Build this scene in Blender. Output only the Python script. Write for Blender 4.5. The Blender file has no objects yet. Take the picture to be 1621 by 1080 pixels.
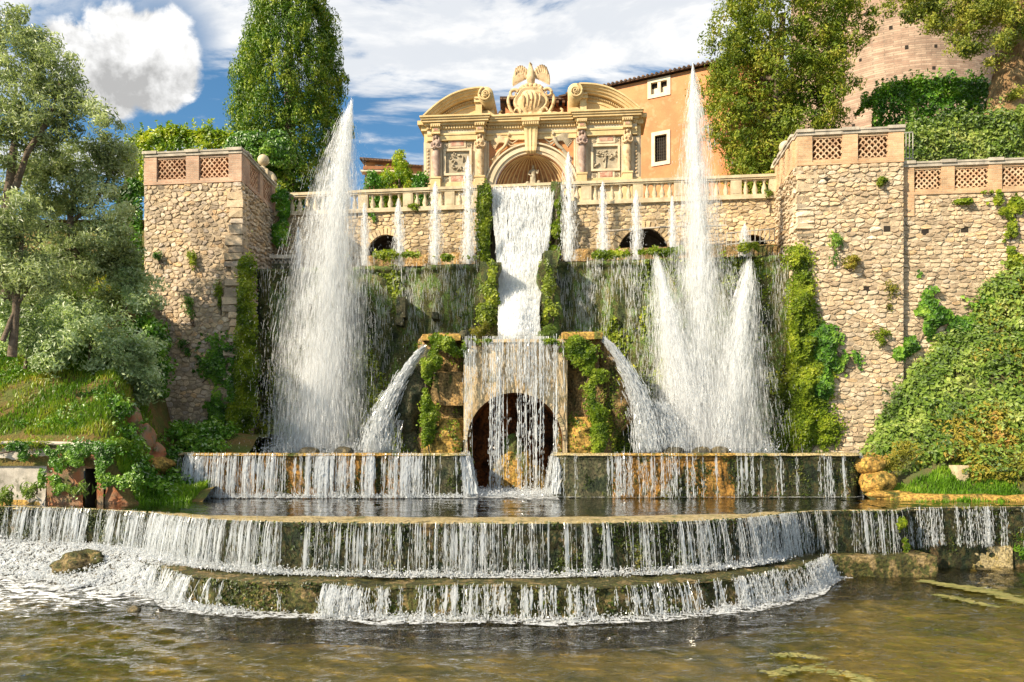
import bpy, math, random
import numpy as np
from mathutils import Vector, Matrix

random.seed(7)
RNG = np.random.default_rng(11)
scene = bpy.context.scene
COL = scene.collection

# ---------------------------------------------------------------- camera
F = 1250.0                      # focal length in photo pixels (photo is 1621 wide)
CX, HZ, EYE = 810.5, 700.0, 3.2  # optical centre, horizon row, eye height above the lower pool
cam_d = bpy.data.cameras.new('camera')
cam_d.sensor_width = 36.0
cam_d.lens = 36.0 * F / 1621.0
cam_d.shift_y = (HZ - 540.0) / 1621.0
cam_d.clip_end = 3000.0
cam = bpy.data.objects.new('camera', cam_d)
cam.location = (0, 0, EYE)
cam.rotation_euler = (math.radians(90), 0, 0)
COL.objects.link(cam)
scene.camera = cam

# ---------------------------------------------------------------- light
SUN = Vector((-0.80, -0.54, 0.60)).normalized()
sun_d = bpy.data.lights.new('sun', 'SUN')
sun_d.energy = 3.45
sun_d.angle = math.radians(0.53)
sun_d.color = (1.0, 0.86, 0.64)
sun = bpy.data.objects.new('sun', sun_d)
sun.rotation_euler = SUN.to_track_quat('Z', 'Y').to_euler()
COL.objects.link(sun)

scene.view_settings.view_transform = 'Standard'
scene.view_settings.look = 'None'
scene.view_settings.exposure = 1.52
scene.view_settings.gamma = 1.0
scene.view_settings.use_curve_mapping = False
scene.cycles.max_bounces = 12
scene.cycles.diffuse_bounces = 9
scene.cycles.transparent_max_bounces = 24
scene.cycles.use_denoising = True

# ---------------------------------------------------------------- node helper
class NT:
    def __init__(self, nt):
        self.nt = nt
        nt.nodes.clear()
    def n(self, kind, ins=None, **props):
        nd = self.nt.nodes.new(kind)
        for k, v in props.items():
            setattr(nd, k, v)
        for k, v in (ins or {}).items():
            self.put(nd.inputs[k], v)
        return nd
    def put(self, sock, v):
        if isinstance(v, bpy.types.Node):
            self.nt.links.new(next(o for o in v.outputs if o.enabled), sock)
        elif isinstance(v, bpy.types.NodeSocket):
            self.nt.links.new(v, sock)
        else:
            if sock.type == 'RGBA' and hasattr(v, '__len__') and len(v) == 3:
                v = (*v, 1)
            sock.default_value = v
    def math(self, op, a, b=0.0, c=0.0, clamp=False):
        nd = self.nt.nodes.new('ShaderNodeMath')
        nd.operation = op
        nd.use_clamp = clamp
        for i, v in enumerate((a, b, c)):
            self.put(nd.inputs[i], v)
        return nd.outputs[0]
    def vmath(self, op, a, b=(0, 0, 0), out=0):
        nd = self.nt.nodes.new('ShaderNodeVectorMath')
        nd.operation = op
        self.put(nd.inputs[0], a)
        self.put(nd.inputs[1], b)
        return nd.outputs['Value'] if op in ('LENGTH', 'DOT_PRODUCT', 'DISTANCE') else nd.outputs[0]
    def noise(self, vec, scale, detail=4, rough=0.55, dist=0.0, dims='3D'):
        nd = self.n('ShaderNodeTexNoise', noise_dimensions=dims)
        if vec is not None:
            self.put(nd.inputs['Vector'], vec)
        self.put(nd.inputs['Scale'], scale)
        nd.inputs['Detail'].default_value = detail
        nd.inputs['Roughness'].default_value = rough
        nd.inputs['Distortion'].default_value = dist
        return nd.outputs[0]
    def ramp(self, fac, stops, interp='LINEAR'):
        nd = self.nt.nodes.new('ShaderNodeValToRGB')
        cr = nd.color_ramp
        cr.interpolation = interp
        while len(cr.elements) < len(stops):
            cr.elements.new(0.5)
        for e, (p, c) in zip(cr.elements, stops):
            e.position = p
            if not hasattr(c, '__len__'):
                c = (c, c, c)
            e.color = (*c[:3], 1)
        self.put(nd.inputs[0], fac)
        return nd.outputs[0]
    def smooth(self, v, a, b, lo=0.0, hi=1.0):
        nd = self.n('ShaderNodeMapRange', interpolation_type='SMOOTHSTEP')
        self.put(nd.inputs['Value'], v)
        for k, x in (('From Min', a), ('From Max', b), ('To Min', lo), ('To Max', hi)):
            self.put(nd.inputs[k], x)
        return nd.outputs[0]
    def mix(self, fac, a, b, blend='MIX'):
        nd = self.nt.nodes.new('ShaderNodeMix')
        nd.data_type = 'RGBA'
        nd.blend_type = blend
        self.put(nd.inputs[0], fac)
        self.put(nd.inputs[6], a)
        self.put(nd.inputs[7], b)
        return nd.outputs[2]
    def mixsh(self, fac, a, b):
        nd = self.nt.nodes.new('ShaderNodeMixShader')
        self.put(nd.inputs[0], fac)
        self.put(nd.inputs[1], a)
        self.put(nd.inputs[2], b)
        return nd.outputs[0]

# ---------------------------------------------------------------- sky
world = bpy.data.worlds.new('World')
scene.world = world
world.use_nodes = True
w = NT(world.node_tree)
sky = w.n('ShaderNodeTexSky', sky_type='NISHITA', sun_disc=False)
sky.sun_elevation = math.asin(SUN.z)
sky.sun_rotation = math.atan2(SUN.x, SUN.y)
sky.altitude = 200
sky.air_density = 1.0
sky.dust_density = 0.25
sky.ozone_density = 3.0
gen = w.n('ShaderNodeTexCoord').outputs['Generated']
d = w.vmath('NORMALIZE', gen)
sep = w.n('ShaderNodeSeparateXYZ', {0: d})
dx, dy, dz = sep.outputs
SEEDZ = 8.8
zz = w.math('ADD', w.math('MAXIMUM', dz, 0.0), 0.10)
flat = w.n('ShaderNodeCombineXYZ', {0: w.math('DIVIDE', dx, zz), 1: w.math('DIVIDE', dy, zz), 2: SEEDZ})
st = w.vmath('MULTIPLY', flat.outputs[0], (0.85, 1.5, 1))
c1 = w.noise(st, 1.7, 9, 0.62, 0.5)
st2 = w.vmath('ADD', st, (-0.10, -0.07, 0.0))
c2 = w.noise(st2, 1.7, 9, 0.62, 0.5)
bias = w.smooth(dz, 0.36, 0.46, -0.03, 0.12)
cov = w.math('ADD', c1, bias)
mask1 = w.smooth(cov, 0.475, 0.60)
shade1 = w.smooth(w.math('SUBTRACT', c2, c1), -0.08, 0.07, 0.35, 1.0)
thick = w.smooth(cov, 0.62, 0.80, 1.0, 0.80)
shade1 = w.math('MULTIPLY', shade1, thick)
# the heap cloud on the left
blobs = [(118, 78, 38), (150, 112, 46), (188, 62, 44), (214, 108, 52), (262, 66, 42), (272, 112, 36), (180, 140, 40), (238, 138, 36), (226, 76, 34), (128, 118, 40), (160, 152, 26), (256, 150, 26)]
puff = w.noise(d, 22, 7, 0.6, 0.3)
puff2 = w.noise(w.vmath('ADD', d, (0.013, 0.0, -0.018)), 22, 7, 0.6, 0.3)
big = w.noise(d, 9, 3, 0.5)
dist = None
for (bx_, by_, br_) in blobs:
    v = Vector(((bx_ - CX) / F, 1.0, (HZ - by_) / F)).normalized()
    ln = w.vmath('DISTANCE', d, tuple(v))
    q = w.math('DIVIDE', ln, br_ / F * 0.83)
    dist = q if dist is None else w.math('SMOOTH_MIN', dist, q, 0.25)
edge = w.math('ADD', dist, w.math('MULTIPLY', w.math('SUBTRACT', 0.5, puff), 2.0))
mask2 = w.smooth(edge, 1.34, 0.90)
relief = w.math('SUBTRACT', puff, puff2)
hgt = w.smooth(dz, 0.36, 0.425)
shade2 = w.math('ADD', w.math('MULTIPLY', relief, 1.7), w.math('ADD', 0.60, w.math('MULTIPLY', hgt, 0.34)))
shade2 = w.math('ADD', shade2, w.math('MULTIPLY', w.math('SUBTRACT', big, 0.5), 0.5))
shade2 = w.math('MINIMUM', w.math('MAXIMUM', shade2, 0.5), 1.04)
cl1 = w.mix(shade1, (1.6, 1.72, 1.9), (2.65, 2.62, 2.56))
cl2 = w.vmath('SCALE', (2.5, 2.49, 2.46))
cl2.node.inputs['Scale'].default_value = 1.0
w.put(cl2.node.inputs['Scale'], shade2)
blue = w.mix(1.0, sky, (0.24, 0.35, 0.37), 'MULTIPLY')
mask1 = w.math('MULTIPLY', mask1, w.smooth(dist, 0.95, 2.6, 0.25, 1.0))
skyc = w.mix(w.math('MULTIPLY', mask1, 0.95), blue, cl1)
skyc = w.mix(mask2, skyc, cl2)
bg = w.n('ShaderNodeBackground', {'Color': skyc, 'Strength': 0.15})
w.n('ShaderNodeOutputWorld', {'Surface': bg})
# ================================================================ helpers
def at(px, py, Y):
    return Vector(((px - CX) * Y / F, Y, EYE + (HZ - py) * Y / F))
def xat(px, Y):
    return (px - CX) * Y / F
def zat(py, Y):
    return EYE + (HZ - py) * Y / F

def _hash(i, j, k, seed):
    n = (i * 374761393 + j * 668265263 + k * 1440662683 + seed * 362437) & 0xffffffff
    n = ((n ^ (n >> 13)) * 1274126177) & 0xffffffff
    n = n ^ (n >> 16)
    n = (n * 2246822519) & 0xffffffff
    return ((n ^ (n >> 15)) & 0xffff) / 32767.5 - 1.0
def vnoise(P, seed=0):
    P = np.asarray(P, float)
    I = np.floor(P).astype(np.int64)
    f = P - I
    f = f * f * (3 - 2 * f)
    i, j, k = I[..., 0], I[..., 1], I[..., 2]
    u, v, t = f[..., 0], f[..., 1], f[..., 2]
    def L(a, b, q):
        return a + (b - a) * q
    c = [[[_hash(i + a, j + b, k + e, seed) for e in (0, 1)] for b in (0, 1)] for a in (0, 1)]
    return L(L(L(c[0][0][0], c[1][0][0], u), L(c[0][1][0], c[1][1][0], u), v),
             L(L(c[0][0][1], c[1][0][1], u), L(c[0][1][1], c[1][1][1], u), v), t)
def fbm(P, octv=4, seed=0, gain=0.5):
    P = np.asarray(P, float)
    s, a, tot = 0.0, 1.0, 0.0
    for o in range(octv):
        s = s + a * vnoise(P * (2 ** o) + 17.3 * o, seed + o)
        tot += a
        a *= gain
    return s / tot

LOC = {}
def thing(name, label, cat, loc=(0, 0, 0), group=None, rz=0.0):
    o = bpy.data.objects.new(name, None)
    o.empty_display_size = 0.2
    COL.objects.link(o)
    o.location = loc
    o.rotation_euler = (0, 0, rz)
    LOC[o] = Matrix.Translation(Vector(loc)) @ Matrix.Rotation(rz, 4, 'Z')
    o['label'] = label
    o['category'] = cat
    if group:
        o['group'] = group
    return o
def tag(o, label=None, cat=None, group=None, kind=None):
    for k, v in (('label', label), ('category', cat), ('group', group), ('kind', kind)):
        if v:
            o[k] = v
    return o

def mesh_data(name, V, Fs, mat, smooth=False):
    V = np.asarray(V, np.float32)
    me = bpy.data.meshes.new(name)
    Fs = [np.asarray(f, np.int32) for f in Fs if len(f)]
    nl = sum(f.size for f in Fs)
    npol = sum(len(f) for f in Fs)
    me.vertices.add(len(V))
    me.vertices.foreach_set('co', V.ravel())
    me.loops.add(nl)
    me.loops.foreach_set('vertex_index', np.concatenate([f.ravel() for f in Fs]))
    me.polygons.add(npol)
    starts, s = [], 0
    for f in Fs:
        starts.append(s + np.arange(len(f), dtype=np.int32) * f.shape[1])
        s += f.size
    me.polygons.foreach_set('loop_start', np.concatenate(starts))
    me.polygons.foreach_set('use_smooth', np.full(npol, bool(smooth)))
    me.update(calc_edges=True)
    me.validate()
    if mat:
        me.materials.append(mat)
    return me
def put(name, me, parent=None, local=False):
    """link a mesh; its vertices are world coordinates unless local"""
    o = bpy.data.objects.new(name, me)
    COL.objects.link(o)
    if parent is not None:
        o.parent = parent
        if not local:
            M = LOC.get(parent, Matrix())
            if M != Matrix():
                o.matrix_parent_inverse = M.inverted()
    LOC[o] = Matrix() if not local else LOC.get(parent, Matrix())
    return o
def mk(name, V, Fs, mat, parent=None, smooth=False, local=False):
    return put(name, mesh_data(name, V, Fs, mat, smooth), parent, local)
def spawn(name, me, parent, M):
    """a copy of shared mesh data standing at world matrix M under parent"""
    o = bpy.data.objects.new(name, me)
    COL.objects.link(o)
    o.parent = parent
    o.matrix_parent_inverse = LOC.get(parent, Matrix()).inverted()
    o.matrix_basis = M
    LOC[o] = M
    return o

class MB:
    """collects shapes into one mesh"""
    def __init__(s):
        s.V, s.T, s.Q, s.n = [], [], [], 0
    def add(s, V, Q=None, T=None):
        V = np.asarray(V, float).reshape(-1, 3)
        if Q is not None and len(Q):
            s.Q.append(np.asarray(Q, int) + s.n)
        if T is not None and len(T):
            s.T.append(np.asarray(T, int) + s.n)
        s.V.append(V)
        s.n += len(V)
        return s
    def box(s, lo, hi, M=None):
        x0, y0, z0 = lo
        x1, y1, z1 = hi
        V = np.array([(x, y, z) for z in (z0, z1) for y in (y0, y1) for x in (x0, x1)], float)
        if M is not None:
            V = V @ np.array(M.to_3x3()).T + np.array(M.translation)
        return s.add(V, [(0, 2, 3, 1), (4, 5, 7, 6), (0, 1, 5, 4), (2, 6, 7, 3), (0, 4, 6, 2), (1, 3, 7, 5)])
    def hexa(s, bot, top):
        """eight corners: bottom ring of four, top ring of four"""
        V = list(bot) + list(top)
        return s.add(V, [(3, 2, 1, 0), (4, 5, 6, 7), (0, 1, 5, 4), (1, 2, 6, 5), (2, 3, 7, 6), (3, 0, 4, 7)])
    def grid(s, G, cu=False, cv=False):
        G = np.asarray(G, float)
        a, b = G.shape[:2]
        I = np.arange(a * b).reshape(a, b)
        if cu:
            I = np.vstack([I, I[:1]])
        if cv:
            I = np.hstack([I, I[:, :1]])
        Q = np.stack([I[:-1, :-1], I[1:, :-1], I[1:, 1:], I[:-1, 1:]], -1).reshape(-1, 4)
        return s.add(G.reshape(-1, 3), Q)
    def tube(s, path, rad, n=6, caps=True):
        path = np.asarray(path, float)
        m = len(path)
        rad = np.broadcast_to(np.asarray(rad, float), (m,))
        t = np.gradient(path, axis=0)
        t /= np.linalg.norm(t, axis=1)[:, None] + 1e-9
        ref = np.array([0, 0, 1.0]) if abs(t[:, 2]).mean() < 0.8 else np.array([1.0, 0, 0])
        a = np.cross(t, ref)
        a /= np.linalg.norm(a, axis=1)[:, None] + 1e-9
        b = np.cross(t, a)
        th = np.arange(n) * 2 * math.pi / n
        G = path[:, None, :] + rad[:, None, None] * (np.cos(th)[None, :, None] * a[:, None, :] + np.sin(th)[None, :, None] * b[:, None, :])
        k = s.n
        s.grid(G, cv=True)
        if caps:
            s.add([path[0], path[-1]])
            c0, c1 = s.n - 2, s.n - 1
            T = [(c0, k + (i + 1) % n, k + i) for i in range(n)] + [(c1, k + (m - 1) * n + i, k + (m - 1) * n + (i + 1) % n) for i in range(n)]
            s.T.append(np.array(T))
        return s
    def lathe(s, prof, c, n=12, sx=1.0, sy=1.0):
        prof = np.asarray(prof, float)   # (r, z)
        th = np.arange(n) * 2 * math.pi / n
        G = np.zeros((len(prof), n, 3))
        G[..., 0] = c[0] + sx * prof[:, :1] * np.cos(th)
        G[..., 1] = c[1] + sy * prof[:, :1] * np.sin(th)
        G[..., 2] = c[2] + prof[:, 1:]
        return s.grid(G, cv=True)
    def ball(s, c, r, n=10, m=7):
        r = np.broadcast_to(np.asarray(r, float), (3,))
        ph = np.linspace(0.001, math.pi - 0.001, m)
        th = np.arange(n) * 2 * math.pi / n
        G = np.zeros((m, n, 3))
        G[..., 0] = c[0] + r[0] * np.sin(ph)[:, None] * np.cos(th)
        G[..., 1] = c[1] + r[1] * np.sin(ph)[:, None] * np.sin(th)
        G[..., 2] = c[2] - r[2] * np.cos(ph)[:, None]
        return s.grid(G, cv=True)
    def prism(s, poly, d0, d1, f):
        """poly in 2D, extruded between d0 and d1; f(u, v, d) -> point"""
        n = len(poly)
        V = [f(u, v, d0) for u, v in poly] + [f(u, v, d1) for u, v in poly]
        Q = [(i, (i + 1) % n, n + (i + 1) % n, n + i) for i in range(n)]
        c0 = [f(*np.mean(poly, axis=0), d0), f(*np.mean(poly, axis=0), d1)]
        T = [(2 * n, (i + 1) % n, i) for i in range(n)] + [(2 * n + 1, n + i, n + (i + 1) % n) for i in range(n)]
        return s.add(V + c0, Q, T)
    def arrays(s):
        V = np.concatenate(s.V)
        return V, ([np.concatenate(s.Q)] if s.Q else []) + ([np.concatenate(s.T)] if s.T else [])
    def build(s, name, mat, parent=None, smooth=False, local=False):
        V, Fs = s.arrays()
        return mk(name, V, Fs, mat, parent, smooth, local)
    def data(s, name, mat, smooth=False):
        V, Fs = s.arrays()
        return mesh_data(name, V, Fs, mat, smooth)

def unit(v):
    v = np.asarray(v, float)
    return v / (np.linalg.norm(v, axis=-1, keepdims=True) + 1e-9)
def catmull(P, n):
    P = np.asarray(P, float)
    k = len(P)
    t = np.linspace(0, k - 1 - 1e-6, n)
    i = t.astype(int)
    f = (t - i)[:, None]
    g = lambda j: P[np.clip(j, 0, k - 1)]
    p0, p1, p2, p3 = g(i - 1), g(i), g(i + 1), g(i + 2)
    return 0.5 * (2 * p1 + (p2 - p0) * f + (2 * p0 - 5 * p1 + 4 * p2 - p3) * f ** 2 + (3 * p1 - p0 - 3 * p2 + p3) * f ** 3)
def resample(P, n):
    P = np.asarray(P, float)
    s = np.r_[0, np.cumsum(np.linalg.norm(np.diff(P, axis=0), axis=1))]
    t = np.linspace(0, s[-1], n)
    return np.stack([np.interp(t, s, P[:, k]) for k in range(P.shape[1])], 1)

# ---- leaves: one folded quad each
def leaf_arrays(P, N, size, rng, aspect=0.55, droop=0.0, tilt=0.7, up=0.0):
    n = len(P)
    size = np.broadcast_to(np.asarray(size, float), (n,)) * rng.uniform(0.65, 1.3, n)
    N = unit(N + tilt * rng.normal(size=(n, 3)))
    T = rng.normal(size=(n, 3)) + np.array([0, 0, up - droop])
    T = unit(T - (T * N).sum(1)[:, None] * N)
    B = np.cross(N, T)
    L = size[:, None]
    W = L * aspect
    fold = N * L * 0.12
    V = np.stack([P - T * L * 0.5, P + B * W * 0.5 + fold, P + T * L * 0.55, P - B * W * 0.5 + fold], 1).reshape(-1, 3)
    I = np.arange(n)[:, None] * 4
    T3 = np.concatenate([I + [0, 1, 2], I + [0, 2, 3]], 0)
    return V, [T3]
def clump_points(C, R, per, rng, shell=0.6):
    """points in ellipsoidal clumps: C (k,3), R (k,3)"""
    k = len(C)
    dirs = unit(rng.normal(size=(k, per, 3)))
    rad = rng.uniform(0, 1, (k, per, 1)) ** (1.0 - shell * 0.8)
    P = C[:, None, :] + dirs * rad * R[:, None, :]
    return P.reshape(-1, 3), dirs.reshape(-1, 3)

# ---- streaks and drops of water: stretched tetrahedra
def streaks(P, D, length, width, rng):
    n = len(P)
    D = unit(D)
    ref = unit(rng.normal(size=(n, 3)))
    A = unit(np.cross(D, ref))
    B = np.cross(D, A)
    L = (np.broadcast_to(np.asarray(length, float), (n,)) * rng.uniform(0.5, 1.6, n))[:, None]
    W = (np.broadcast_to(np.asarray(width, float), (n,)) * rng.uniform(0.5, 1.5, n))[:, None]
    V = np.stack([P - D * L * .5 - A * W * .5, P - D * L * .5 + A * W * .5, P + D * L * .5 - B * W * .5, P + D * L * .5 + B * W * .5], 1).reshape(-1, 3)
    I = np.arange(n)[:, None] * 4
    T = np.concatenate([I + [0, 1, 2], I + [1, 0, 3], I + [2, 3, 0], I + [3, 2, 1]], 0)
    return V, [T]
def strands(P0, P1, rng, seg=8, rad=0.02, out=None, bow=0.0, wob=0.012, breaks=0.55, fade=0.0):
    """thin broken threads of falling water from P0 to P1 (k,3)"""
    k = len(P0)
    t = np.linspace(0, 1, seg + 1)
    path = P0[:, None, :] * (1 - t)[None, :, None] + P1[:, None, :] * t[None, :, None]
    if out is not None:
        path = path + out[:, None, :] * (bow * np.sqrt(t) - bow * t)[None, :, None]
    wv = np.cumsum(rng.normal(size=path.shape), axis=1) * wob * 0.6
    path = path + wv * np.array([1, 0.6, 0.0])
    r = rad * rng.uniform(0.4, 1.5, (k, 1)) * rng.uniform(0.35, 1.3, (k, seg + 1))
    r = np.where(rng.uniform(size=r.shape) < breaks * 0.35 + fade * t[None, :], r * 0.08, r)
    th = np.arange(3) * 2.0944 + rng.uniform(0, 6, (k, 1))
    G = path[:, :, None, :].repeat(3, 2)
    G[..., 0] += r[:, :, None] * np.cos(th)[:, None, :]
    G[..., 1] += r[:, :, None] * np.sin(th)[:, None, :]
    base = (np.arange(k) * (seg + 1) * 3)[:, None, None]
    s = (np.arange(seg) * 3)[None, :, None]
    c = np.arange(3)[None, None, :]
    c2 = (c + 1) % 3
    Q = np.stack([base + s + c, base + s + c2, base + s + 3 + c2, base + s + 3 + c], -1).reshape(-1, 4)
    return G.reshape(-1, 3), [Q]
def join(parts):
    V, Fq, Ft, n = [], [], [], 0
    for v, fs in parts:
        for f in fs:
            (Fq if f.shape[1] == 4 else Ft).append(f + n)
        V.append(v)
        n += len(v)
    return np.concatenate(V), ([np.concatenate(Fq)] if Fq else []) + ([np.concatenate(Ft)] if Ft else [])

# ---- rubble: one irregular stone per cell of a jittered, relaxed net
def _clip(poly, a, b, c):
    out = []
    n = len(poly)
    for i in range(n):
        p, q = poly[i], poly[(i + 1) % n]
        dp, dq = a * p[0] + b * p[1] - c, a * q[0] + b * q[1] - c
        if dp <= 0:
            out.append(p)
        if dp * dq < 0:
            t = dp / (dp - dq)
            out.append((p[0] + (q[0] - p[0]) * t, p[1] + (q[1] - p[1]) * t))
    return out
def cells(W, H, cw, ch, rng, jit=0.5, rows=0.8):
    S = []
    nv = max(1, int(round(H / ch)))
    for j in range(nv):
        u = rng.uniform(-1, 0) * cw
        while u < W + cw:
            S.append((u, (j + 0.5) * H / nv + rng.normal() * ch * (1 - rows) * 0.7))
            u += cw * rng.uniform(1 - jit, 1 + jit)
    S = np.array(S)
    A = S / np.array([cw, ch])
    key = {}
    for i, (a, b) in enumerate(A):
        key.setdefault((int(a // 1), int(b // 1)), []).append(i)
    res = []
    for i, (u, v) in enumerate(S):
        poly = [(max(0, u - 1.6 * cw), max(0, v - 1.4 * ch)), (min(W, u + 1.6 * cw), max(0, v - 1.4 * ch)),
                (min(W, u + 1.6 * cw), min(H, v + 1.4 * ch)), (max(0, u - 1.6 * cw), min(H, v + 1.4 * ch))]
        if poly[1][0] - poly[0][0] < 0.02 or poly[2][1] - poly[1][1] < 0.02:
            continue
        ka, kb = int(A[i, 0] // 1), int(A[i, 1] // 1)
        for da in (-2, -1, 0, 1, 2):
            for db in (-2, -1, 0, 1, 2):
                for k in key.get((ka + da, kb + db), ()):
                    if k == i:
                        continue
                    a, b = A[k] - A[i]
                    m = (A[k] + A[i]) / 2
                    poly = _clip(poly, a / cw, b / ch, a * m[0] + b * m[1])
                    if len(poly) < 3:
                        break
                if len(poly) < 3:
                    break
            if len(poly) < 3:
                break
        if len(poly) >= 3:
            p = np.array(poly)
            x, y = p[:, 0], p[:, 1]
            ar = 0.5 * abs(np.dot(x, np.roll(y, -1)) - np.dot(y, np.roll(x, -1)))
            if ar > 0.12 * cw * ch:
                res.append((p, ar))
    return res
def rubble(parent, fmap, W, H, cw, ch, mat, seed, depth=(0.03, 0.09), gap=0.02, jit=0.5, rows=0.8, mask=None, limit=300, name='stone', vis=None):
    """fmap(u, v, d) -> world points (vectorised); stones are children of parent"""
    rng = np.random.default_rng(seed)
    cs = cells(W, H, cw, ch, rng, jit, rows)
    out = []
    for p, ar in cs:
        c = p.mean(0)
        if mask is not None and not mask(c[0], c[1]):
            continue
        q = []
        n = len(p)
        for i in range(n):
            a, b = p[i], p[(i + 1) % n]
            if np.linalg.norm(b - a) < 0.25 * ch:
                q.append((a + b) / 2)
            else:
                q.append(a * .76 + b * .24)
                q.append(a * .24 + b * .76)
        q = np.array(q)
        r = np.linalg.norm(q - c, axis=1)
        q0 = c + (q - c) * np.clip(1 - gap * rng.uniform(.5, 1.9, (len(q), 1)) / r[:, None], 0.5, 1)
        q1 = c + (q0 - c) * rng.uniform(0.82, 0.95, (len(q), 1))
        dd = rng.uniform(*depth)
        m = len(q)
        tilt = rng.normal(size=2) * 0.08
        U = np.r_[q0[:, 0], q1[:, 0], c[0]]
        Vv = np.r_[q0[:, 1], q1[:, 1], c[1]]
        D = np.r_[np.full(m, -0.03), dd + (q1 - c) @ tilt + rng.normal(size=m) * 0.008, dd * rng.uniform(1.05, 1.3)]
        P = fmap(U, Vv, D)
        k = np.arange(m)
        Q = np.stack([k, (k + 1) % m, m + (k + 1) % m, m + k], 1)
        T = np.stack([m + k, m + (k + 1) % m, np.full(m, 2 * m)], 1)
        seen = 1.0 if vis is None else vis(c[0], c[1])
        out.append((ar * seen, P, [Q, T]))
    out.sort(key=lambda e: -e[0])
    for ar, P, Fs in out[:limit]:
        mk(name, P, Fs, mat, parent, False)
    if len(out) > limit:
        V, Fs = join([(P, Fs) for _, P, Fs in out[limit:]])
        o = mk('small_stones', V, Fs, mat, parent, False)
        o['kind'] = 'stuff'
    return out
# ================================================================ materials
def new_mat(name):
    m = bpy.data.materials.new(name)
    m.use_nodes = True
    return m, NT(m.node_tree)
def finish(t, shader, disp=None):
    o = t.n('ShaderNodeOutputMaterial', {'Surface': shader})
def principled(t, col, rough=0.8, bump=None, bstr=0.3, bdist=0.02, spec=0.3, normal=None):
    p = t.n('ShaderNodeBsdfPrincipled', {'Base Color': col, 'Roughness': rough})
    p.inputs['Specular IOR Level'].default_value = spec
    if bump is not None:
        b = t.n('ShaderNodeBump', {'Height': bump, 'Strength': bstr, 'Distance': bdist})
        p.inputs['Normal'].default_value = (0, 0, 0)
        t.put(p.inputs['Normal'], b.outputs[0])
    return p
def pos(t):
    return t.n('ShaderNodeNewGeometry').outputs['Position']
def island(t):
    g = t.n('ShaderNodeNewGeometry')
    o = t.n('ShaderNodeObjectInfo')
    return t.math('FRACT', t.math('ADD', g.outputs['Random Per Island'], o.outputs['Random']))

def stone_mat(name, palette, rough=0.88, fine=30.0, stain=None):
    m, t = new_mat(name)
    P = pos(t)
    c = t.ramp(island(t), palette)
    n1 = t.noise(P, 5.0, 6, 0.65)
    n2 = t.noise(P, fine, 5, 0.7)
    n3 = t.noise(t.vmath('MULTIPLY', P, (1, 1, 0.45)), 0.55, 5, 0.65)
    c = t.mix(1.0, c, t.ramp(n3, [(0.34, (0.62, 0.60, 0.58)), (0.5, (1, 1, 1)), (0.66, (1.12, 1.10, 1.06))]), 'MULTIPLY')
    c = t.mix(1.0, c, t.ramp(n1, [(0.25, 0.66), (0.5, 1.0), (0.75, 1.22)]), 'MULTIPLY')
    c = t.mix(1.0, c, t.ramp(n2, [(0.3, 0.72), (0.6, 1.05)]), 'MULTIPLY')
    if stain:
        s = t.smooth(t.noise(P, 0.7, 5, 0.65), 0.5, 0.7)
        c = t.mix(t.math('MULTIPLY', s, 0.6), c, stain)
    finish(t, principled(t, c, rough, t.math('ADD', n2, t.math('MULTIPLY', n1, 1.5)), 0.5, 0.03))
    return m
def plain_mat(name, a, b, scale=3.0, rough=0.85, fine=40.0, bstr=0.25, streak=None, spots=None, spec=0.3, bdist=0.02):
    """two tones mixed by noise, with optional vertical rain streaks and dark spots"""
    m, t = new_mat(name)
    P = pos(t)
    n1 = t.noise(P, scale, 6, 0.62)
    n2 = t.noise(P, fine, 4, 0.6)
    c = t.mix(t.smooth(n1, 0.36, 0.64), a, b)
    c = t.mix(1.0, c, t.ramp(n2, [(0.3, 0.8), (0.65, 1.08)]), 'MULTIPLY')
    if streak:
        sv = t.noise(t.vmath('MULTIPLY', P, (streak[1], streak[1], streak[1] * 0.12)), 1.0, 5, 0.6)
        c = t.mix(t.math('MULTIPLY', t.smooth(sv, 0.5, 0.72), streak[2]), c, streak[0])
    if spots:
        sp = t.noise(P, spots[1], 3, 0.6)
        c = t.mix(t.math('MULTIPLY', t.smooth(sp, 0.55, 0.66), spots[2]), c, spots[0])
    finish(t, principled(t, c, rough, t.math('ADD', n1, t.math('MULTIPLY', n2, 0.4)), bstr, bdist, spec))
    return m
def brick_mat(name, a, b, mortar, bw, bh, rough=0.88):
    m, t = new_mat(name)
    P = pos(t)
    s = t.n('ShaderNodeSeparateXYZ', {0: P})
    u = t.math('ADD', s.outputs[0], t.math('MULTIPLY', s.outputs[1], 0.9))
    v = t.n('ShaderNodeCombineXYZ', {0: u, 1: s.outputs[2], 2: 0.0})
    br = t.n('ShaderNodeTexBrick', {'Vector': v, 'Color1': a, 'Color2': b, 'Mortar': mortar, 'Scale': 1.0,
                                    'Mortar Size': bh * 0.13, 'Brick Width': bw, 'Row Height': bh, 'Bias': 0.0, 'Mortar Smooth': 0.3})
    n = t.noise(P, 1.1, 8, 0.7)
    n2 = t.noise(P, 35, 4, 0.6)
    c = t.mix(1.0, br.outputs[0], t.ramp(n, [(0.34, 0.66), (0.66, 1.22)]), 'MULTIPLY')
    c = t.mix(1.0, c, t.ramp(n2, [(0.3, 0.8), (0.7, 1.1)]), 'MULTIPLY')
    h = t.math('SUBTRACT', t.math('MULTIPLY', n2, 0.35), br.outputs[1])
    finish(t, principled(t, c, rough, h, 0.5, 0.012))
    return m
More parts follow.
